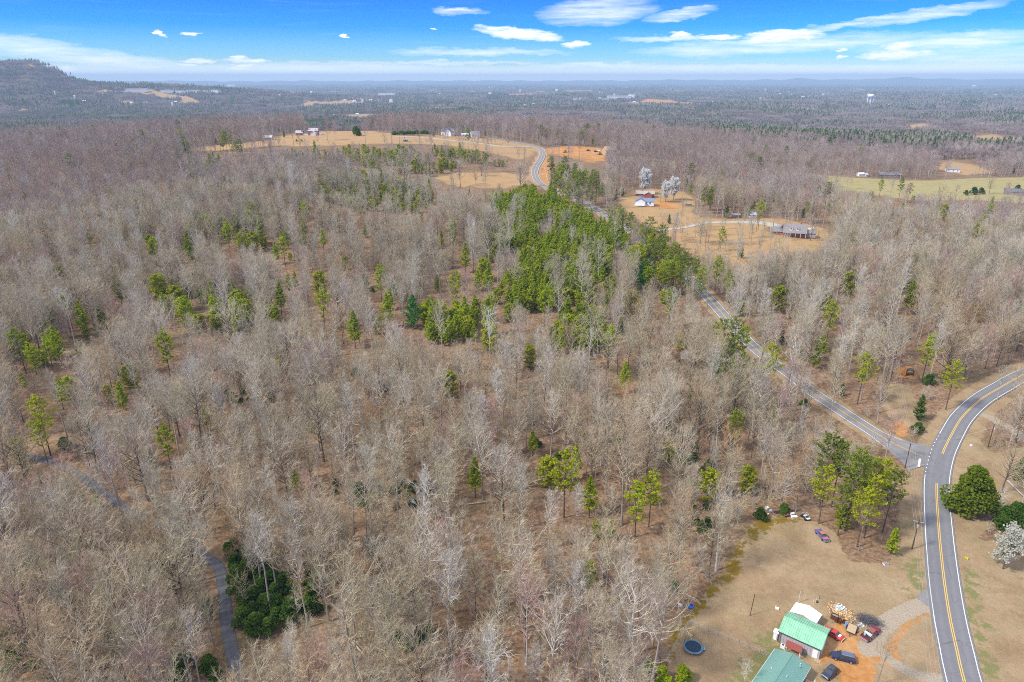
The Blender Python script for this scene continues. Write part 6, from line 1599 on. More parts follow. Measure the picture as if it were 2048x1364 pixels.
# net: open mesh of cords
b = MB()
aa = np.linspace(.1, 3.0, 46)
for a in aa:
    top = 2.35 - .9 * abs(math.sin(a * 3)) * .7; b.tube([(2.0 * math.cos(a), 2.0 * math.sin(a), .87), (2.02 * math.cos(a), 2.02 * math.sin(a), top)], .008, 3, cap=False)
for z_ in np.arange(1.0, 1.75, .14):
    b.tube([(2.01 * math.cos(a), 2.01 * math.sin(a), z_) for a in aa], .008, 3, cap=False)
o = part('net', b, M_TRIM, tp); o['kind'] = 'stuff'
ld = thing('plastic_step', 'light blue plastic step standing beside the trampoline', 'step', G(1406.5, 1300.5), .2)
box_part('seat', (-.38, -.3, .38, .38, .3, .45), M_TEALP, ld); box_part('opening', (-.16, -.13, .452, .16, .13, .47), M_BLUEP, ld)
for x in (-.33, .33):
    for y in (-.25, .25): box_part('leg', (x - .05, y - .05, 0, x + .05, y + .05, .377), M_TEALP, ld)
# ---- wire fence round the trampoline yard
def wire_fence(name, label, a, b, nposts, h=1.25):
    A_, B_ = G(*a), G(*b); d_ = B_ - A_; L_ = math.hypot(d_.x, d_.y)
    e = thing(name, label, 'fence', A_, math.atan2(d_.y, d_.x))
    for k in range(nposts):
        x = L_ * k / (nposts - 1); p_ = MB(); p_.tube([(x, 0, -.2), (x, 0, h + .1)], .05, 5); part('post', p_, M_GREYWOOD, e)
    for z_ in (.15, .5, .85, 1.2):
        p_ = MB(); p_.tube([(0, 0, z_), (L_, 0, z_)], .018, 3, cap=False); part('wire', p_, M_WIRE, e)
    p_ = MB()
    for x in np.arange(.3, L_, .3): p_.tube([(x, 0, .05), (x, 0, 1.2)], .007, 3, cap=False)
    o = part('mesh_wire', p_, M_WIRE, e); o['kind'] = 'stuff'
    return e
def z3p(x, y): return (1300 + x / 7.41, 1180 + y / 7.41)
wire_fence('wire_fence', 'wire fence on thin posts running from the far yard corner to the teal-roofed house', z3p(575, 500), z3p(1790, 1010), 9)
wf = wire_fence('wire_fence', 'wire fence with a pale top rail along the mossy woods side of the trampoline yard', z3p(575, 500), z3p(235, 1065), 6)
A_, B_ = G(*z3p(575, 500)), G(*z3p(235, 1065)); L_ = (B_ - A_).length
p_ = MB(); p_.box(-.1, -.06, 1.2, L_, .06, 1.3); part('top_rail', p_, M_GREYWOOD, wf)
# ---- smaller yard things
def post(name, label, u, v, h, r=.06, mat=M_POLE, lean=0.0):
    b = MB(); b.tube([(0, 0, -.2), (lean * h * .5, 0, h * .5), (lean * h, 0, h)], r, 6)
    o = b.obj(name, mat); o.location = G(u, v); return tag(o, label, 'post')
post('yard_post', 'tall dark thin post standing alone in the dry yard', 1499.7, 1231.5, 6.2, .08, lean=.06)
post('yard_post', 'tall white pole just behind the white-roofed shed', 1597, 1205, 3.2, .06, M_PALEP)
post('yard_post', 'short white pole right of the tall white pole behind the shed', 1609, 1201, 1.5, .05, M_PALEP)
post('yard_post', 'short dark post behind the pump by the shed', 1638.5, 1198, .9, .05)
we = thing('well_pump', 'grey well pump with two white pipes in dry grass behind the shed', 'pump', G(1630, 1205))
for x in (-.35, .15):
    b = MB(); b.tube([(x, 0, 0), (x, 0, .9)], .07, 6); part('pipe', b, M_PALEP, we)
b = MB(); b.tube([(.45, 0, 0), (.45, 0, .45)], .25, 8); part('pump_body', b, M_TRIM, we)
def yardbox(name, label, cat, u, v, dims, mat, rz=0, lid=None, z=0):
    e = thing(name, label, cat, G(u, v) + Vector((0, 0, z)), rz); x, y, h = dims
    b = MB(); b.box(-x / 2, -y / 2, 0, x / 2, y / 2, h); part('body', b, mat, e)
    b = MB(); b.box(-x / 2 - .03, -y / 2 - .03, h + .002, x / 2 + .03, y / 2 + .03, h + .07); part('lid', b, lid or mat, e)
    for sx in (-1, 1): box_part('foot', (sx * x * .35 - .05, -y / 2, -.06, sx * x * .35 + .05, y / 2, -.002), M_TRIM, e)
    return e
yardbox('white_box', 'small white plastic box lying in the dry yard left of the shed', 'box', 1554, 1218, (.8, .5, .3), M_WHITE, -.4)
yardbox('white_box', 'pale square box on leaf litter beside the blue paddling pool', 'box', 1360, 1212.5, (.8, .6, .5), M_PALEP, -.5)
yardbox('well_cover', 'grey box with white rim at the foot of the wooded island', 'box', 1771, 1129, (1.2, .9, .45), M_PALEP, .2, M_TIN)
pool = thing('paddling_pool', 'crumpled blue plastic paddling pool at the edge of the woods above the fence corner', 'paddling pool', G(1380.5, 1214.5), .3)
b = MB(); th = np.linspace(0, 2 * math.pi, 17); ro = np.stack([np.cos(th) * .9, np.sin(th) * .62, .42 + .12 * np.sin(th * 2)], 1); ri_ = ro * [.8, .8, 1]; bo = ro * [.92, .92, 0]; fl = ri_ * [1, 1, 0] + [0, 0, .06]
b.add(np.concatenate([bo, ro, ri_, fl]), [(i + k * 17, i + 1 + k * 17, i + 18 + k * 17, i + 17 + k * 17) for k in range(3) for i in range(16)]); b.add(np.concatenate([fl[:-1], [[0, 0, .06]]]), (), [(i, (i + 1) % 16, 16) for i in range(16)]); part('shell', b, M_BLUEP, pool)
rt = thing('toy', 'little orange toy lying beside the blue paddling pool', 'toy', G(1390, 1210.5)); M_ORG = simple('orange_plastic', (.6, .12, .04), .5)
b = MB(); b.box(-.2, -.15, 0, .2, .15, .15); part('body', b, M_ORG, rt); b = MB(); b.box(-.1, -.1, .152, .12, .1, .3); part('cab', b, M_ORG, rt)
# dumped junk at the top of the yard
def z4p(x, y): return (1500 + x / 11.38, 1000 + y / 11.38)
yardbox('fridge', 'square white appliance lying at the woods edge, leftmost of the dumped white things', 'appliance', *z4p(385, 200), (.95, .8, .5), M_WHITE, .5)
yardbox('white_tub', 'small cream tub on leaf litter right of the square white appliance', 'tub', *z4p(470, 255), (.7, .5, .35), M_PALEP, .1)
yardbox('white_bucket', 'tiny white pail lying alone below the cream tub', 'pail', *z4p(412, 335), (.3, .3, .3), M_WHITE, .3)
b = MB(); n_ = 90; c0 = rs2.normal(0, 1, (n_, 3)) * np.array([.5, .3, .15]); c0[:, 2] = np.abs(c0[:, 2]); b.leaves(c0, .35, rs2, flat=.3)
o = b.obj('junk_heap', M_TRIM); o.location = G(*z4p(610, 285)); tag(o, 'small dark scrap heap right of the cream tub', 'junk')
mw = thing('lawn_mower', 'old maroon riding mower standing left of the dumped white freezers', 'mower', G(*z4p(830, 370)), .2)
b = MB(); loft(b, [(.75, .3, .6, .28), (.1, .3, .68, .32), (-.2, .3, .5, .4), (-.75, .3, .62, .42)]); part('body', b, M_COPPER, mw); box_part('seat', (-.55, -.2, .62, -.2, .2, .85), M_TRIM, mw)
for x, y, r_ in ((.5, .35, .17), (.5, -.35, .17), (-.45, .45, .25), (-.45, -.45, .25)):
    b = MB(); b.tube([(x, y - .08, r_), (x, y + .08, r_)], r_, 10); part('wheel', b, M_RUBBER, mw)
yardbox('freezer', 'white chest freezer lying nearest the mossy grass in the dump', 'freezer', *z4p(1005, 400), (1.6, .7, .45), M_WHITE, .15)
yardbox('freezer', 'pale grey panel box behind the white chest freezer in the dump', 'appliance', *z4p(965, 335), (1.2, .6, .5), M_PALEP, .3)
yardbox('water_heater', 'upright grey metal cabinet at the back of the dump', 'cabinet', *z4p(1045, 265), (.5, .5, 1.2), M_TIN, .4)
bt = thing('golf_cart', 'stripped black and white buggy frame facing the yard at the right end of the dump', 'buggy', G(*z4p(1265, 420)), math.radians(-78))
b = MB(); loft(b, [(1.25, .3, .55, .6), (.6, .28, .7, .7), (-1.1, .28, .62, .72), (-1.5, .35, .6, .6)]); part('body', b, M_BLACKP, bt)
b = MB()
for s_ in (-1, 1): b.tube([(.7, s_ * .6, .6), (.45, s_ * .55, 1.45), (-.9, s_ * .55, 1.5), (-1.2, s_ * .6, .6)], .035, 5)
b.tube([(.45, -.55, 1.45), (.45, .55, 1.45)], .035, 5); b.tube([(-.9, -.55, 1.5), (-.9, .55, 1.5)], .035, 5); part('roll_cage', b, M_PALEP, bt)
box_part('bonnet', (.75, -.55, .70, 1.45, .55, .76), M_PALEP, bt); box_part('seat', (-.5, -.5, .71, 0, .5, .95), M_PALEP, bt)
for x in (.85, -.95):
    for s_ in (-1, 1):
        b = MB(); b.tube([(x, s_ * .72 - .12, .3), (x, s_ * .72 + .12, .3)], .3, 10); part('wheel', b, M_RUBBER, bt)
ys = thing('marker_bush', 'vivid yellow plastic marker standing on the right verge of the main road', 'marker', G(1933, 1118)); M_YEL = simple('vivid_yellow', (.72, .72, .02), .5)
b = MB(); b.box(-.45, -.04, .1, .45, .04, .6); part('panel', b, M_YEL, ys); b = MB(); b.box(-.04, -.5, .1, .04, .5, .45); part('panel', b, M_YEL, ys)
for x in (-.35, .35): box_part('leg', (x - .03, -.03, -.05, x + .03, .03, .098), M_YEL, ys)
yardbox('meter_box', 'small white box in leaf litter right of the main road near the junction', 'box', 1942, 892, (.6, .5, .35), M_WHITE)

# ---- utility poles and wires
def upole(label, x, y, h, yaw, arm=True, can=True):
    e = thing('utility_pole', label, 'utility pole', W2((x, y)), yaw, 'utility poles along the roads')
    b = MB(); b.tube([(0, 0, -.3), (0, 0, h * .5), (0, 0, h)], np.array([.17, .145, .11]), 8); part('pole', b, M_POLE, e)
    if arm:
        box_part('crossarm', (-1.2, .12, h - .75, 1.2, .24, h - .6), M_WIRE, e)
        for x_ in (-1.1, -.45, .45, 1.1):
            b = MB(); b.tube([(x_, .18, h - .6), (x_, .18, h - .42)], .05, 5); part('insulator', b, M_CHROME, e)
    if can:
        b = MB(); b.tube([(0, -.42, h - 2.1), (0, -.42, h - 1.2)], .28, 10); part('transformer', b, M_TIN, e, True)
    return (x, y, gz(x, y) + h, yaw)
PO = [upole('dark utility pole with pale crossarm and round grey transformer on the verge above the driveway', 104.75, 147.3, 9.1, -.42),
      upole('plain dark utility pole standing in front of the side road stop bar', 124.5, 187.4, 9.0, -.42, True, False),
      upole('utility pole with pale crossarm standing in the cleared strip behind the junction', 152, 250, 9.4, -.35, True, False)]
extra = (78, 93, 8.8, -.42)
upole('utility pole with transformer beside the driveway right of the main road', 159.4, 200.6, 8.7, .9, False, True)
def span(label, a, b, sag=.8, r=.034):
    a = Vector(a); b = Vector(b); pts = []
    for t in np.linspace(0, 1, 13): p = a.lerp(b, t); p.z -= sag * 4 * t * (1 - t); pts.append(tuple(p))
    m_ = MB(); m_.tube(pts, r, 3, cap=False); o = m_.obj('power_wire', M_WIRE); tag(o, label, 'wire', 'overhead wires along the main road'); return o
def armpt(P_, off, dz=-.42): c_, s_ = math.cos(P_[3]), math.sin(P_[3]); return (P_[0] + off * c_, P_[1] + off * s_, P_[2] + dz)
chain = [(extra[0], extra[1], 8.8, extra[3])] + PO + [(176, 300, gz(176, 300) + 9, -.4)]
places = ['beside the lower main road', 'from transformer pole to stop-bar pole', 'over the junction', 'behind the cleared strip']
for i in range(len(chain) - 1):
    for off, nm in ((-1.1, 'outer left'), (-.45, 'inner left'), (.45, 'inner right'), (1.1, 'outer right')):
        span('thin overhead wire, %s on the crossarm, %s' % (nm, places[i]), armpt(chain[i], off), armpt(chain[i + 1], off))
span('single thin overhead wire crossing the main road to the right-hand pole', armpt(PO[1], 0, -1.2), (159.4, 200.6, gz(159.4, 200.6) + 7.6))

# ---- hollow behind the power-line clearing: orange bank with black shadowed culvert mouth
cu = thing('culvert', 'dark culvert mouth in an orange clay bank behind the cleared strip', 'culvert', G(1819, 752), -.55)
b = MB(); b.tube([(0, -.6, .9), (0, 3.0, .9)], 1.5, 12, cap=False); part('pipe', b, M_TRIM, cu)
b = MB(); loft(b, [(3.4, -.6, .5, .8), (1.8, -.6, 2.6, 1.4), (1.45, -.6, 2.8, 1.5)]); loft(b, [(-3.4, -.6, .5, .8), (-1.8, -.6, 2.6, 1.4), (-1.45, -.6, 2.8, 1.5)]); part('bank', b, simple('orange_clay', (.42, .17, .04), .95, .1, 0, .3, 1), cu)

# ---- houses further off
def gable(parent, L, W, h, rise, wall_m, roof_m, ov=.4, at=(0, 0), rot=0.0, wins=(), z=0, roof_name='roof'):
    e1 = MB(); gable_walls(e1, L, W, h, rise)
    o1 = part('wall', e1, wall_m, parent); o1.location = (at[0], at[1], z); o1.rotation_euler = (0, 0, rot)
    e2 = MB()
    k = rise * (1 + 2 * ov / W)
    for s_ in (-1, 1): slab_roof(e2, -L / 2 - ov, L / 2 + ov, s_ * (W / 2 + ov), h - rise * 2 * ov / W + .08, 0, h + rise + .12, .18)
    o2 = part(roof_name, e2, roof_m, parent); o2.location = (at[0], at[1], z); o2.rotation_euler = (0, 0, rot)
    for (wx, wy, wz, ww_, wh_, n_) in wins:
        window(o1, wx, wy, wz, ww_, wh_, n_, M_WHITE, M_GLASS)
    return o1, o2
# white house with blue-grey roof in the middle clearing
M_PGREY = simple('pale_grey_roof', (0.46, 0.44, 0.45), .8, .2, 0, .15, 1)
M_BLUER = simple('blue_grey_roof_metal', (0.20, 0.25, 0.36), .4, .4, .2, .1, 1)
p_ = on_crown(1281, 405, 1.5)
wh = thing('farmhouse', 'white cottage with blue-grey roof on the orange slope beyond the side road', 'house', p_, math.radians(-12))
gable(wh, 10.5, 7.5, 3.2, 2.2, M_WHITE, M_BLUER, .35, (0, 0), math.radians(90), [(0, -3.75, 1, 1, 1.5, 'y-')])
gable(wh, 8.0, 7.0, 3.0, 1.9, M_WHITE, M_BLUER, .35, (6.0, .5), 0, [(-1.8, -3.5, .9, 1, 1.5, 'y-'), (1.2, -3.5, .9, 1, 1.5, 'y-')])
po_ = box_part('porch', (-4.4, -6.6, 0, 3.2, -5.3, .5), M_WHITE, wh)
for x in (-3.5, -1, 1.5, 3): box_part('post', (x - .08, -6.5, .502, x + .08, -6.35, 2.6), M_WHITE, wh)
p_ = on_crown(1290, 389, 1.5)
th_ = thing('farmhouse', 'brick house with tan shingle roof behind the white cottage', 'house', p_, math.radians(-8)); th_.scale = (.85,) * 3
gable(th_, 17, 8, 2.9, 2.1, M_BRICK, M_TANR, .5, (0, 2), 0, [(-4, -4, 1, 1.2, 1.3, 'y-')]); gable(th_, 7, 7, 2.9, 2.0, M_BRICK, M_TANR, .5, (2.5, -3.5), math.radians(90), [(0, -3.5, 1, 1.2, 1.3, 'y-')])
box_part('chimney', (-3.2, 1.5, 4.5, -2.2, 2.5, 6.2), M_BRICK, th_)
sh2 = thing('trailer_shed', 'grey junk trailer under bare trees right of the white-blossomed pair', 'trailer', G(1376, 412), .1)
gable(sh2, 5, 2.4, 1.7, .3, M_TIN, M_TIN, .1); box_part('door', (-.4, -1.26, 0, .4, -1.205, 1.5), M_GREYWOOD, sh2)
# large grey dormered house
p_ = on_crown(1588, 465, 2)
bh = thing('large_house', 'large grey house with two white dormers and steep roof in bare trees', 'house', p_, math.radians(-14))
gable(bh, 14, 9.5, 3.0, 4.6, M_BRICK, M_SHING, .5, (0, 0), 0, [(x, -4.75, .7, 1.0, 1.6, 'y-') for x in (-5.2, -2.8, -.4, 2.0, 4.6)])
for x in (-2.6, 1.6):
    d = bpy.data.objects.new('dormer', None)
    e1 = MB(); gable_walls(e1, 2.4, 1.7, 1.5, .8); o1 = e1.obj('dormer', M_WHITE, bh); o1.location = (x, -2.6, 4.3); o1.rotation_euler = (0, 0, math.pi / 2)
    e2 = MB()
    for s_ in (-1, 1): slab_roof(e2, -1.4, 1.4, s_ * 1.1, 1.35, 0, 2.42, .12)
    e2.obj('dormer_roof', M_SHING, o1); e3 = MB(); e3.box(-1.24, -.4, .35, -1.205, .4, 1.25); e3.obj('pane', M_GLASS, o1)
    bpy.data.objects.remove(d)
gable(bh, 9, 6, 2.7, 1.8, M_BRICK, M_SHING, .4, (-10.5, 1.2), 0, [(-1.5, -3, .2, 1.3, 1.7, 'y-')]); gable(bh, 6, 5.5, 3.0, 2.4, M_WHITE, M_SHING, .4, (-7.5, 6.5), math.pi / 2)
gable(bh, 6, 7, 2.6, 1.6, M_GREYW, M_SHING, .4, (10.2, .8), 0)
box_part('porch_roof', (-6.8, -7.0, 2.75, 6.8, -5.3, 2.9), M_SHING, bh)
for x in (-6.4, -3.2, 0, 3.2, 6.4): box_part('porch_post', (x - .1, -6.9, 0, x + .1, -6.7, 2.745), M_WHITE, bh)
box_part('chimney', (3.6, 1.2, 5.5, 4.6, 2.2, 8.6), M_BRICK, bh)
gh = thing('greenhouse', 'small pale greenhouse frame right of the large grey dormered house', 'greenhouse', G(1622, 462), .6)
gable(gh, 4, 3, 1.8, 1.0, M_PALEP, M_PALEP, .05); box_part('door', (2.01, -.5, 0, 2.06, .5, 1.6), M_WHITE, gh)
# cabin in the woods, dark glazed front
p_ = on_crown(1395, 712, 2)
cb = thing('cabin', 'long weathered cabin with rusty tin roof hidden in trees left of the side road', 'cabin', p_, math.radians(4))
gable(cb, 15, 7, 2.8, 1.8, M_LOG, M_TIN, .6, (0, 0), 0, [(x, -3.5, .7, 1.1, 1.3, 'y-') for x in (-5, -2.2, 2.4, 5.2)])
box_part('porch_roof', (-7.4, -6.0, 2.3, 7.4, -4.15, 2.42), M_LOG, cb)
for x in (-7, -3.5, 0, 3.5, 7): box_part('porch_post', (x - .09, -5.9, 0, x + .09, -5.72, 2.296), M_LOG, cb)
box_part('chimney', (-8.4, -.6, 0, -7.52, .6, 5.6), M_BRICK, cb)
# brick mansion on the ridge with white gables and chimneys
p_ = on_crown(622, 266, 2)
mn = thing('mansion', 'brick mansion with white gables and tall chimneys on the golden ridge', 'mansion', p_, math.radians(6)); mn.scale = (.72,) * 3
gable(mn, 15, 12, 6.4, 3.6, M_BRICK, M_PGREY, .5, (4, 0), 0, [(x, -6, z_, 1.2, 1.6, 'y-') for x in (-4, 0, 4) for z_ in (1, 4)])
gable(mn, 11, 8, 3.2, 2.6, M_WHITE, M_WHITE, .4, (5.5, -8.5), math.pi / 2, [(0, -4, .8, 1.4, 1.8, 'y-')]); gable(mn, 11, 9, 3.4, 3.4, M_BRICK, M_PGREY, .4, (-17, -1), 0, [(0, -4.5, 1, 1.4, 1.4, 'y-')]); gable(mn, 9, 6, 2.8, 1.6, M_WHITE, M_DSHING, .3, (-7.5, -2), 0)
for x, y, z_ in ((-3.6, -3, 12.8), (-12.8, -3.6, 9.2), (11.2, 2, 11.5)): box_part('chimney', (x - .8, y - .8, 0, x + .8, y + .8, z_), M_BRICK, mn)
box_part('conservatory', (12.3, -5, 0, 16.5, 1, 3.2), M_WHITE, mn)
def plainhouse(label, u, v, L, W, h, rise, wm, rm, rz, name='house', cat='house', hh_=1.5, wing=None, nw=3, group=None):
    p_ = on_crown(u, v, hh_); e = thing(name, label, cat, p_, rz, group)
    gable(e, L, W, h, rise, wm, rm, .4, (0, 0), 0, [(-L / 2 + (k + .5) * L / nw, -W / 2, 1, 1.1, 1.3, 'y-') for k in range(nw)])
    if wing: gable(e, wing, W * .8, h * .9, rise * .9, wm, rm, .4, (L * .25, -W * .4), math.pi / 2)
    box_part('chimney', (-L * .3, W * .1, h, -L * .3 + .9, W * .1 + .9, h + rise + 1.0), M_BRICK, e)
    return e
plainhouse('white house with dark roof at the far end of the ridge field', 896, 268, 14, 9, 5, 3.6, M_WHITE, M_DSHING, -.35, wing=8)
plainhouse('small white house among trees right of the one with dark roof', 950, 271.5, 10, 7, 4.2, 2.6, M_WHITE, M_SHING, .3)
plainhouse('low pale shed left of the small white house on the ridge', 930, 270.5, 8, 5, 2.4, 1.2, M_WHITE, M_PALEP, .1, 'shed', 'shed', 1.2, nw=2)
plainhouse('tiny grey hut in the middle of the golden ridge field', 811, 281, 4.5, 3.5, 2.4, 1.0, M_GREYWOOD, M_TIN, .1, 'hut', 'hut', 1.2, nw=1)
plainhouse('grey pavilion with pale roof at the left end of the ridge field', 536, 277, 9, 7, 2.8, 1.8, M_TIN, M_PALEP, .1, 'pavilion', 'pavilion', 1.5, nw=2)
plainhouse('unfinished wooden house frame with tan walls beside the building plot', 1218, 304, 13, 9, 5.5, 3.2, M_WOOD, M_WOOD, .5, 'unfinished_house', 'house', 3, nw=3)
plainhouse('long low brown farmhouse behind the pale field', 1778, 350, 24, 9, 3, 2.2, M_GREYWOOD, M_SHING, -.1, 'farmhouse', 'house', 2, nw=5)
plainhouse('white outbuilding left of the long low farmhouse', 1722, 350, 8, 5, 2.6, 1.4, M_WHITE, M_WHITE, .1, 'outbuilding', 'outbuilding', 1.2, nw=2)
plainhouse('small white shed next to the white outbuilding behind the field', 1731, 350.5, 4, 4, 2.4, 1.2, M_WHITE, M_WHITE, .4, 'shed', 'shed', 1.2, nw=1)
plainhouse('pale house under pines at the end of the farm drive on the right', 1905, 340, 14, 8, 3.4, 2, M_WHITE, M_SHING, -.3, 'farmhouse', 'house', 2, nw=3)
plainhouse('dull blue-roofed house among bushes at the right edge by the pale field', 2028, 385, 16, 9, 3.2, 2.6, M_GREYWOOD, M_DSHING, -.5, 'farmhouse', 'house', 2, nw=3)
plainhouse('white shed with bright roof at the far end of the middle drive', 1504, 431, 5, 4, 2.3, 1.2, M_WHITE, M_WHITE, .3, 'shed', 'shed', 1.2, nw=1)
plainhouse('small grey shed near the pointed cedar by the middle drive', 1470, 432, 6, 4, 2.2, 1.0, M_GREYWOOD, M_TIN, .1, 'shed', 'shed', 1.0, nw=2)
# machines on the building plot
M_CATY = simple('machine_yellow', (.55, .30, .05), .5)
for (u, v, lab) in ((1130, 305, 'yellow excavator at the left side of the building plot'), (1199, 309, 'orange bulldozer at the right side of the building plot')):
    e = thing('excavator', lab, 'excavator', G(u, v), .6)
    box_part('tracks', (-2, -1.4, 0, 2, 1.4, .9), M_TRIM, e); box_part('cab', (-1.8, -1.1, .902, 1, 1.1, 2.8), M_CATY, e)
    b = MB(); b.tube([(.8, 0, 2.2), (3.4, 0, 4.4), (5.4, 0, 2.4), (5.0, 0, .8)], .25, 5); part('arm', b, M_CATY, e); box_part('bucket', (4.4, -.6, .2, 5.4, .6, .9), M_TRIM, e)
for (u, v, m_, lab) in ((1140, 297.5, M_WHITE, 'white van parked left on the green strip by the plot'), (1177, 302, M_NAVY, 'dark car parked in the middle of the building plot'), (1192, 304, M_NAVY, 'dark pickup at the right edge of the building plot'), (1196, 302.5, M_WHITE, 'white van behind the dark pickup on the plot')):
    car(lab, 'car', 'far_car', G(u, v), rng.uniform(-.5, .5), [(2.3, .3, .8, .8), (1.2, .25, .95, .9), (-2.1, .25, 1.0, .9), (-2.3, .35, .9, .8)], m_, (1.0, .3, -1.6, -2.1, 1.7), m_, (1.4, -1.35), .9, .34)

# ---- fence at the back of the long pale field, orchard saplings in the clearing
def rail_fence(label, line_px, h=1.3, step=4.0, mat=None):
    ln = spline(gpts(line_px), step); p0 = W2(ln[0]); e = thing('field_fence', label, 'fence', p0)
    pr_ = MB(); pr_.tube([(0, 0, -.3), (0, 0, h)], .10, 4); pme = pr_.mesh('post', [mat or M_GREYWOOD])
    for q in ln[::1]:
        o = link(bpy.data.objects.new('post', pme), e); o.location = Vector((q[0], q[1], gz(*q))) - p0
    for z_ in (.5, 1.0):
        r_ = MB(); r_.tube([np.array([q[0], q[1], gz(*q) + z_]) - np.array(p0) for q in ln], .06, 4, cap=False); part('rail', r_, mat or M_GREYWOOD, e)
    return e
rail_fence('dark rail fence along the far side of the long pale field', [(1660, 351), (1760, 358), (1850, 361.5), (1950, 357), (2048, 353)], step=7)
rail_fence('pale road barrier posts along the upper side road bend', [(1098, 372), (1092, 345), (1094, 320)], .8, 5, M_PALEP)
M_TUBE = simple('tree_guard', (.42, .33, .24), .8)
for i, (u, v) in enumerate([(1313, 434), (1321, 434), (1329, 433.5), (1335, 433), (1328, 440), (1324, 445), (1332, 444), (1317, 456), (1325, 456), (1334, 455), (1366, 474), (1371, 470)]):
    t_ = [*G(u, v)[:2], 0, 'shrubA', i * 1.3, .55, '']; sized(t_)
    e = plant(t_, 'small leafless orchard sapling in the rows planted below the white cottage', 'orchard saplings below the white cottage'); e.name = 'orchard_sapling'
# trees with a place of their own in the clearings
OWN = [(1319, 418, 'gumA', .62, 'lone dark bare tree on the lawn right of the white cottage'), (1363, 412, 'poplarB', .9, 'tall trunk at the orange clearing edge beside the grey trailer'), (1372, 412, 'poplarA', .8, 'second tall trunk at the orange clearing edge beside the grey trailer'),
       (1400, 487, 'oakC', .62, 'forked spreading bare tree below the middle drive'), (1402, 492, 'oakA', .6, 'dark leaning bare tree beside the forked one below the drive'), (1350, 490, 'poplarB', .85, 'grey upright bare tree at the left edge of the orange clearing'), (1345, 486, 'gumA', .8, 'bare tree with pale forks left of the drive mouth'),
       (1482, 478, 'poplarB', .85, 'slim bare tree in the middle of the orange clearing'), (1498, 478, 'ashA', .8, 'silvery bare tree right of the dark open-tiered conifer'), (1512, 463, 'gumB', .8, 'thin tree by the pale drive below the small sheds'), (1540, 468, 'poplarB', .8, 'thin bare tree in front of the wide end of the drive'), (1552, 470, 'gumA', .8, 'bare tree left of the grey house garage'),
       (1621, 481, 'oakC', .7, 'dark stout bare tree right of the grey dormered house'), (1634, 486, 'gumB', .45, 'small bare tree at the golden patch right of the dormered house'),
       (952, 368, 'oakC', .45, 'small bare tree standing in the round yellow field'), (963, 352, 'oakC', .75, 'dark spreading oak at the back of the round yellow field'), (1016, 293.5, 'oakC', .6, 'lone bare tree on the ridge field left of the road bend'),
       (655, 281, 'mapleA', 1.1, 'reddish double-trunked tree on the lawn right of the mansion'), (670, 279, 'mapleA', .9, 'second reddish tree right of the double-trunked one by the mansion'),
       (1753, 1372, 'oakA', .55, 'grey bare tree between the two driveways at the bottom edge'), (2002, 985, 'oakC', .72, 'old bare tree with dead broken limbs behind the bronzed evergreen'), (1487, 1378, 'gumA', .35, 'small leafless tree at the bottom edge of the fenced yard'),
       (1978, 388, 'oakC', .7, 'wide grey bare tree on the near side of the long pale field'), (1700, 378, 'gumA', .8, 'bare tree standing before the left part of the pale field'), (1672, 374, 'oakC', .6, 'spreading bare tree at the left end of the pale field'), (2010, 396, 'mapleA', .7, 'reddish bare tree by the right end of the pale field'),
       (2030, 850, 'oakA', .75, 'broad bare tree over the right-hand driveway'), (2018, 820, 'gumA', .8, 'bare tree at the inner edge of the main road bend'), (1994, 800, 'ashA', .6, 'silvery bare tree nearest the main road bend'), (2042, 830, 'oakC', .8, 'wide bare tree at the right edge above the driveway')]
for u, v, k, s_, lab in OWN:
    t_ = [*G(u, v)[:2], 0, k, u * 1.7, s_, '']; sized(t_); plant(t_, lab)
for i, x_ in enumerate([(880, 275.5), (892, 275.5), (905, 276.5), (912, 276.5), (944, 284), (949, 283), (957, 285.5), (967, 287), (976, 287), (983, 288.5), (990, 288.5)]):
    t_ = [*G(*x_)[:2], 0, 'oakC', i * 1.1, .38, '']; sized(t_); plant(t_, 'small bare orchard tree in the loose row across the ridge field', 'orchard trees on the ridge field')
# fallen logs and dead trunks in the woods
LOGS = [((338, 562), (362, 528), .22, 'pale fallen trunk leaning among grey trees at the left'), ((1322, 600), (1352, 572), .25, 'long pale fallen trunk beside the dark pine grove'), ((180, 895), (215, 890), .16, 'fallen branch on brown litter near the left edge'),
        ((930, 1010), (990, 1006), .15, 'thin fallen log below the tall pale trunks'), ((1100, 1050), (1070, 1085), .14, 'leaning dead stem right of the small evergreens'), ((705, 1285), (745, 1335), .2, 'pale dead trunk lying in leaf litter at the bottom'),
        ((1180, 940), (1215, 928), .16, 'dark fallen log behind the wide yellow-green pine'), ((640, 800), (672, 795), .15, 'short fallen trunk in the grey hollow'), ((2012, 960), (2046, 1000), .3, 'thick dead limb lying on the right-hand lawn'), ((100, 1010), (60, 1050), .17, 'dark fallen trunk below the lane bend'), ((1410, 880), (1440, 850), .16, 'long fallen stem on brown litter left of the side road'), ((300, 1145), (350, 1130), .15, 'fallen pale branch beside the lane')]
for a, b_, r, lab in LOGS:
    A_, B_ = G(*a), G(*b_); m_ = MB(); mid = (A_ + B_) / 2; mid.z = gz(mid.x, mid.y) + r + .4
    m_.tube([A_ + Vector((0, 0, r)), mid, B_ + Vector((0, 0, 1.2))], np.array([r, r * .8, r * .35]), 6)
    d_ = (B_ - A_)
    for k in range(5):
        q = np.array(A_.lerp(B_, .35 + k * .13)); q[2] += .6; m_.tube([q, q + rs2.normal(0, 1, 3) * np.array([1, 1, .5]) + [0, 0, .8]], np.array([.05, .015]), 4, cap=False)
    o = m_.obj('fallen_log', M_WIRE); tag(o, lab, 'log')
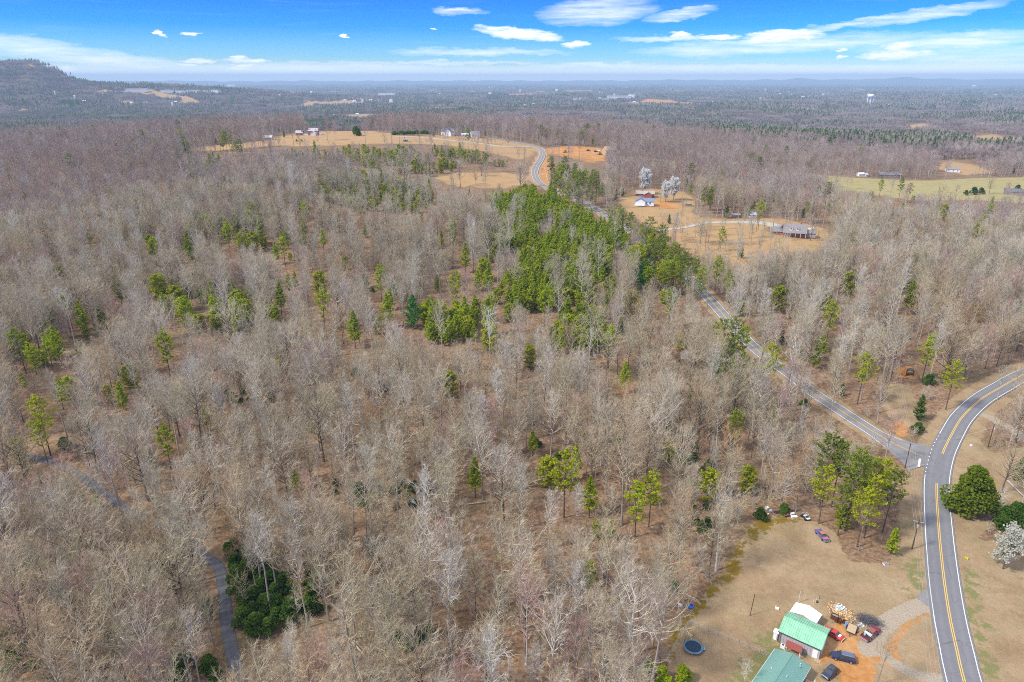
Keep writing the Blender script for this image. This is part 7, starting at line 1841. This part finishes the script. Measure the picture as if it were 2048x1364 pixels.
b = MB(); n_ = 500; c0 = rs2.normal(0, 1, (n_, 3)) * np.array([6, 2.2, .6]); c0[:, 2] = np.abs(c0[:, 2]); dd = rs2.normal(0, 1, (n_, 3)); dd[:, 2] = abs(dd[:, 2]); dd /= np.linalg.norm(dd, axis=1)[:, None]
b.spikes(c0, c0 + dd * 2.2, .05); o = b.obj('brush_pile', simple('grey_brush', (.40, .38, .34), .9, .1, 0, .2, 1)); o.location = G(1463, 488); tag(o, 'long heap of pale grey brush in the orange clearing below the drive', 'brush pile')

# hedge on the ridge
for (u0, v0), (u1, v1), lab in (((782, 270), (862, 272), 'dark clipped hedge running along the crest between the narrow pine and white house'),):
    A_, B_ = G(u0, v0), G(u1, v1); L_ = (B_ - A_).length; n_ = 3500
    c0 = np.stack([rs2.uniform(0, L_, n_), rs2.normal(0, .9, n_), rs2.uniform(.2, 4.2, n_)], 1); c0[:, 2] *= 1 + .15 * np.sin(c0[:, 0] * .7)
    b = MB(); b.leaves(c0, .8, rs2); o = b.obj('hedge', M_DEEP); o.location = A_; o.rotation_euler = (0, 0, math.atan2(B_.y - A_.y, B_.x - A_.x)); tag(o, lab, 'hedge')

# ---- water tower
p_ = G(1739, 209); tw = thing('water_tower', 'white water tower on slender legs above the distant woods', 'water tower', p_)
zc = project(*p_)[2]; mpp = zc / FPX; R_ = 6.2 * mpp; Ht = 20 * mpp; M_TOWER = simple('tower_white', (.85, .87, .88), .5)
b = MB(); prof = [(0.001, 0), (.5, .05), (.85, .3), (1, .65), (.97, 1.0), (.7, 1.3), (.3, 1.45), (.001, 1.48)]
V = [(R_ * r_ * math.cos(a), R_ * r_ * math.sin(a), Ht - R_ * 1.2 + z_ * R_ * .8) for r_, z_ in prof for a in np.arange(16) * math.pi / 8]
b.add(V, [(i * 16 + j, i * 16 + (j + 1) % 16, (i + 1) * 16 + (j + 1) % 16, (i + 1) * 16 + j) for i in range(len(prof) - 1) for j in range(16)]); part('tank', b, M_TOWER, tw, True)
for k in range(6):
    a = k * math.pi / 3 + .2; b = MB(); b.tube([(R_ * .95 * math.cos(a), R_ * .95 * math.sin(a), -2), (R_ * .9 * math.cos(a), R_ * .9 * math.sin(a), Ht - R_)], R_ * .075, 5); part('leg', b, M_TOWER, tw)
b = MB(); b.tube([(0, 0, -2), (0, 0, Ht - R_)], R_ * .1, 6); part('riser', b, M_TOWER, tw)
# ---- far buildings: white warehouses and scattered houses
M_PALE = simple('pale_far_wall', (.74, .74, .74), .7); M_FROOF = simple('grey_far_roof', (.45, .45, .48), .7)
def farbuild(u, v, wpx, hpx, lab, name='distant_house', cat='house', wall=M_PALE, roof=M_FROOF, flat=False, dep=.5, group=None):
    p_ = G(u, v + hpx * .5) if v > 166 else W2(at_height(u, v + hpx, -30)); zc = project(*p_)[2]; k = zc / FPX
    e = thing(name, lab, cat, p_ + Vector((0, 0, 8 if v < 215 else 4)), rng.uniform(-.3, .3), group); w_, h_ = wpx * k, max(hpx * k, 3)
    b = MB(); b.box(-w_ / 2, -w_ * dep / 2, -12, w_ / 2, w_ * dep / 2, h_ * .62); part('wall', b, wall, e)
    b = MB()
    if flat: b.box(-w_ / 2 - .5, -w_ * dep / 2 - .5, h_ * .62 + .02, w_ / 2 + .5, w_ * dep / 2 + .5, h_ * .75)
    else:
        for s_ in (-1, 1): slab_roof(b, -w_ / 2 - .5, w_ / 2 + .5, s_ * (w_ * dep / 2 + .4), h_ * .6, 0, h_ * 1.05, .4)
    part('roof', b, roof, e); return e
farbuild(1238, 195.5, 46, 6, 'long white warehouse beside the red earth mound, centre-right distance', 'warehouse', 'warehouse', flat=True)
farbuild(1263, 193, 12, 9, 'tall white block at the right end of the long warehouse', 'warehouse', 'warehouse', flat=True, dep=1)
farbuild(1228, 190.5, 3, 8, 'thin white silo above the long warehouse', 'silo', 'silo', flat=True, dep=1)
farbuild(1210, 200, 16, 4, 'low grey annex left of the long warehouse', 'warehouse', 'warehouse', wall=M_FROOF, flat=True)
farbuild(775, 189, 34, 4, 'long white factory roof left of centre in the distance', 'warehouse', 'warehouse', flat=True)
farbuild(463, 173, 16, 4, 'white dome-like hall below the mountain foot', 'hall', 'hall')
farbuild(275, 181, 40, 3, 'row of pale sheds on the clearing under the mountain', 'warehouse', 'warehouse', flat=True)
for i, (u, w_) in enumerate([(335, 22), (362, 18), (388, 26), (412, 16), (430, 20)]): farbuild(u, 183.5 + (i % 2), w_, 3, ['first', 'second', 'third', 'fourth', 'fifth'][i] + ' pale hall from the left in the far-off row below the mountain', 'warehouse', 'warehouse', flat=True)
FH = [(706, 206), (725, 203), (742, 203), (560, 192), (265, 209), (345, 210), (352, 207), (1022, 228), (1050, 229), (880, 189), (1049, 213), (1066, 211), (1150, 201), (1160, 199), (1268, 207), (1210, 208), (1435, 238), (1440, 240), (1560, 190), (1585, 189), (1645, 191), (1737, 190), (1805, 255), (1650, 258), (1728, 251), (1880, 264), (1900, 265), (1910, 278), (1930, 278),
      (1310, 243), (1425, 207), (1520, 199), (980, 189), (870, 204), (715, 230), (668, 232), (690, 203), (585, 189), (1932, 204), (2000, 215), (150, 196), (60, 185), (110, 187), (170, 205), (1990, 192), (1605, 197), (1627, 220)]
FH += [(int(120 + (i * 331) % 1900), int(172 + (i * 53) % 75)) for i in range(22)]
FH = [(u, v) for u, v in FH if not (u < 330 and v < 186)]
hs_ = [M_PALE, M_PALE, M_BRICK, M_TAN]
WHERE_H = lambda u, v: ('under the mountain' if u < 480 else 'behind the mansion ridge' if u < 800 else 'beyond the white house on the ridge' if u < 1120 else 'around the warehouse and red mound' if u < 1480 else 'below the water tower' if u < 1800 else 'in the far woods on the right')
for i, (u, v) in enumerate(FH):
    farbuild(u, v, 3.4 + (i * 37 % 5) * .8, 2.2 + (i * 13 % 3) * .4, 'tiny %s house in far blue woods ' % ('pale' if i % 3 or i % 4 < 2 else ('brick' if i % 4 == 2 else 'tan')) + WHERE_H(u, v), wall=M_PALE if i % 3 else hs_[i % 4], roof=M_FROOF if i % 2 else M_PALE, group='tiny houses ' + WHERE_H(u, v))
# ------------------------------------------------------------------ tell look-alikes apart by their place when nothing else does
def shorten(lab, most=16):
    drop = ['middling', 'open-crowned', 'straight', 'dark-trunked', 'very', 'grey-brown', 'tan-grey', 'twiggy', 'low', 'narrow', 'small', 'the', 'the', 'broad-crowned', 'bushy', 'leafless', 'slender', 'pale', 'upright', 'bare', 'wide', 'leaning', 'large', 'standing', 'yellow-green', 'green', 'dark']
    w = lab.split()
    for d_ in drop:
        if sum(len(q.split('-')) for q in w) <= most and len(w) <= most: break
        if d_ in w[1:]: w.pop(w.index(d_, 1))
    return ' '.join(w)
_same = {}
for o in list(COL.objects):
    if o.parent is None and 'category' in o.keys(): _same.setdefault(o['label'], []).append(o)
ORD = ['', 'second', 'third', 'fourth', 'fifth', 'sixth', 'seventh', 'eighth', 'ninth', 'tenth', 'eleventh', 'twelfth', 'thirteenth', 'fourteenth']
NUM = ['', 'one', 'two', 'three', 'four', 'five', 'six', 'seven', 'eight', 'nine', 'ten', 'eleven', 'twelve', 'thirteen', 'fourteen']
for lab, obs in _same.items():
    n_ = len(obs)
    if n_ == 1: obs[0]['label'] = shorten(lab); continue
    if n_ > 14:
        for o in obs: o['label'] = shorten(lab)
        continue
    obs.sort(key=lambda o: project(o.location.x, o.location.y, o.location.z)[0])
    for i, o in enumerate(obs):
        side = 'leftmost' if i == 0 else ('rightmost' if i == n_ - 1 else ORD[i] + ' from left')
        suf = ', %s of %s' % (side, NUM[n_])
        o['label'] = shorten(lab, 16 - (len(suf.replace('-', ' ').split()) - 1)) + suf
# ------------------------------------------------------------------ air: one closed box of pale haze round camera and land
hm = bpy.data.materials.new('haze'); hm.use_nodes = True; hm.node_tree.nodes.clear()
g = NT(hm.node_tree)
pv = g.node('ShaderNodeVolumePrincipled', {'Color': (0.56, 0.77, 0.96, 1), 'Density': 0.000085, 'Anisotropy': 0.0})
ho = g.node('ShaderNodeOutputMaterial'); g.l.new(pv.outputs[0], ho.inputs['Volume'])
b = MB(); b.box(-32000, -32000, -120, 32000, 32000, 275)
hz_o = b.obj('haze', hm); hz_o['kind'] = 'stuff'
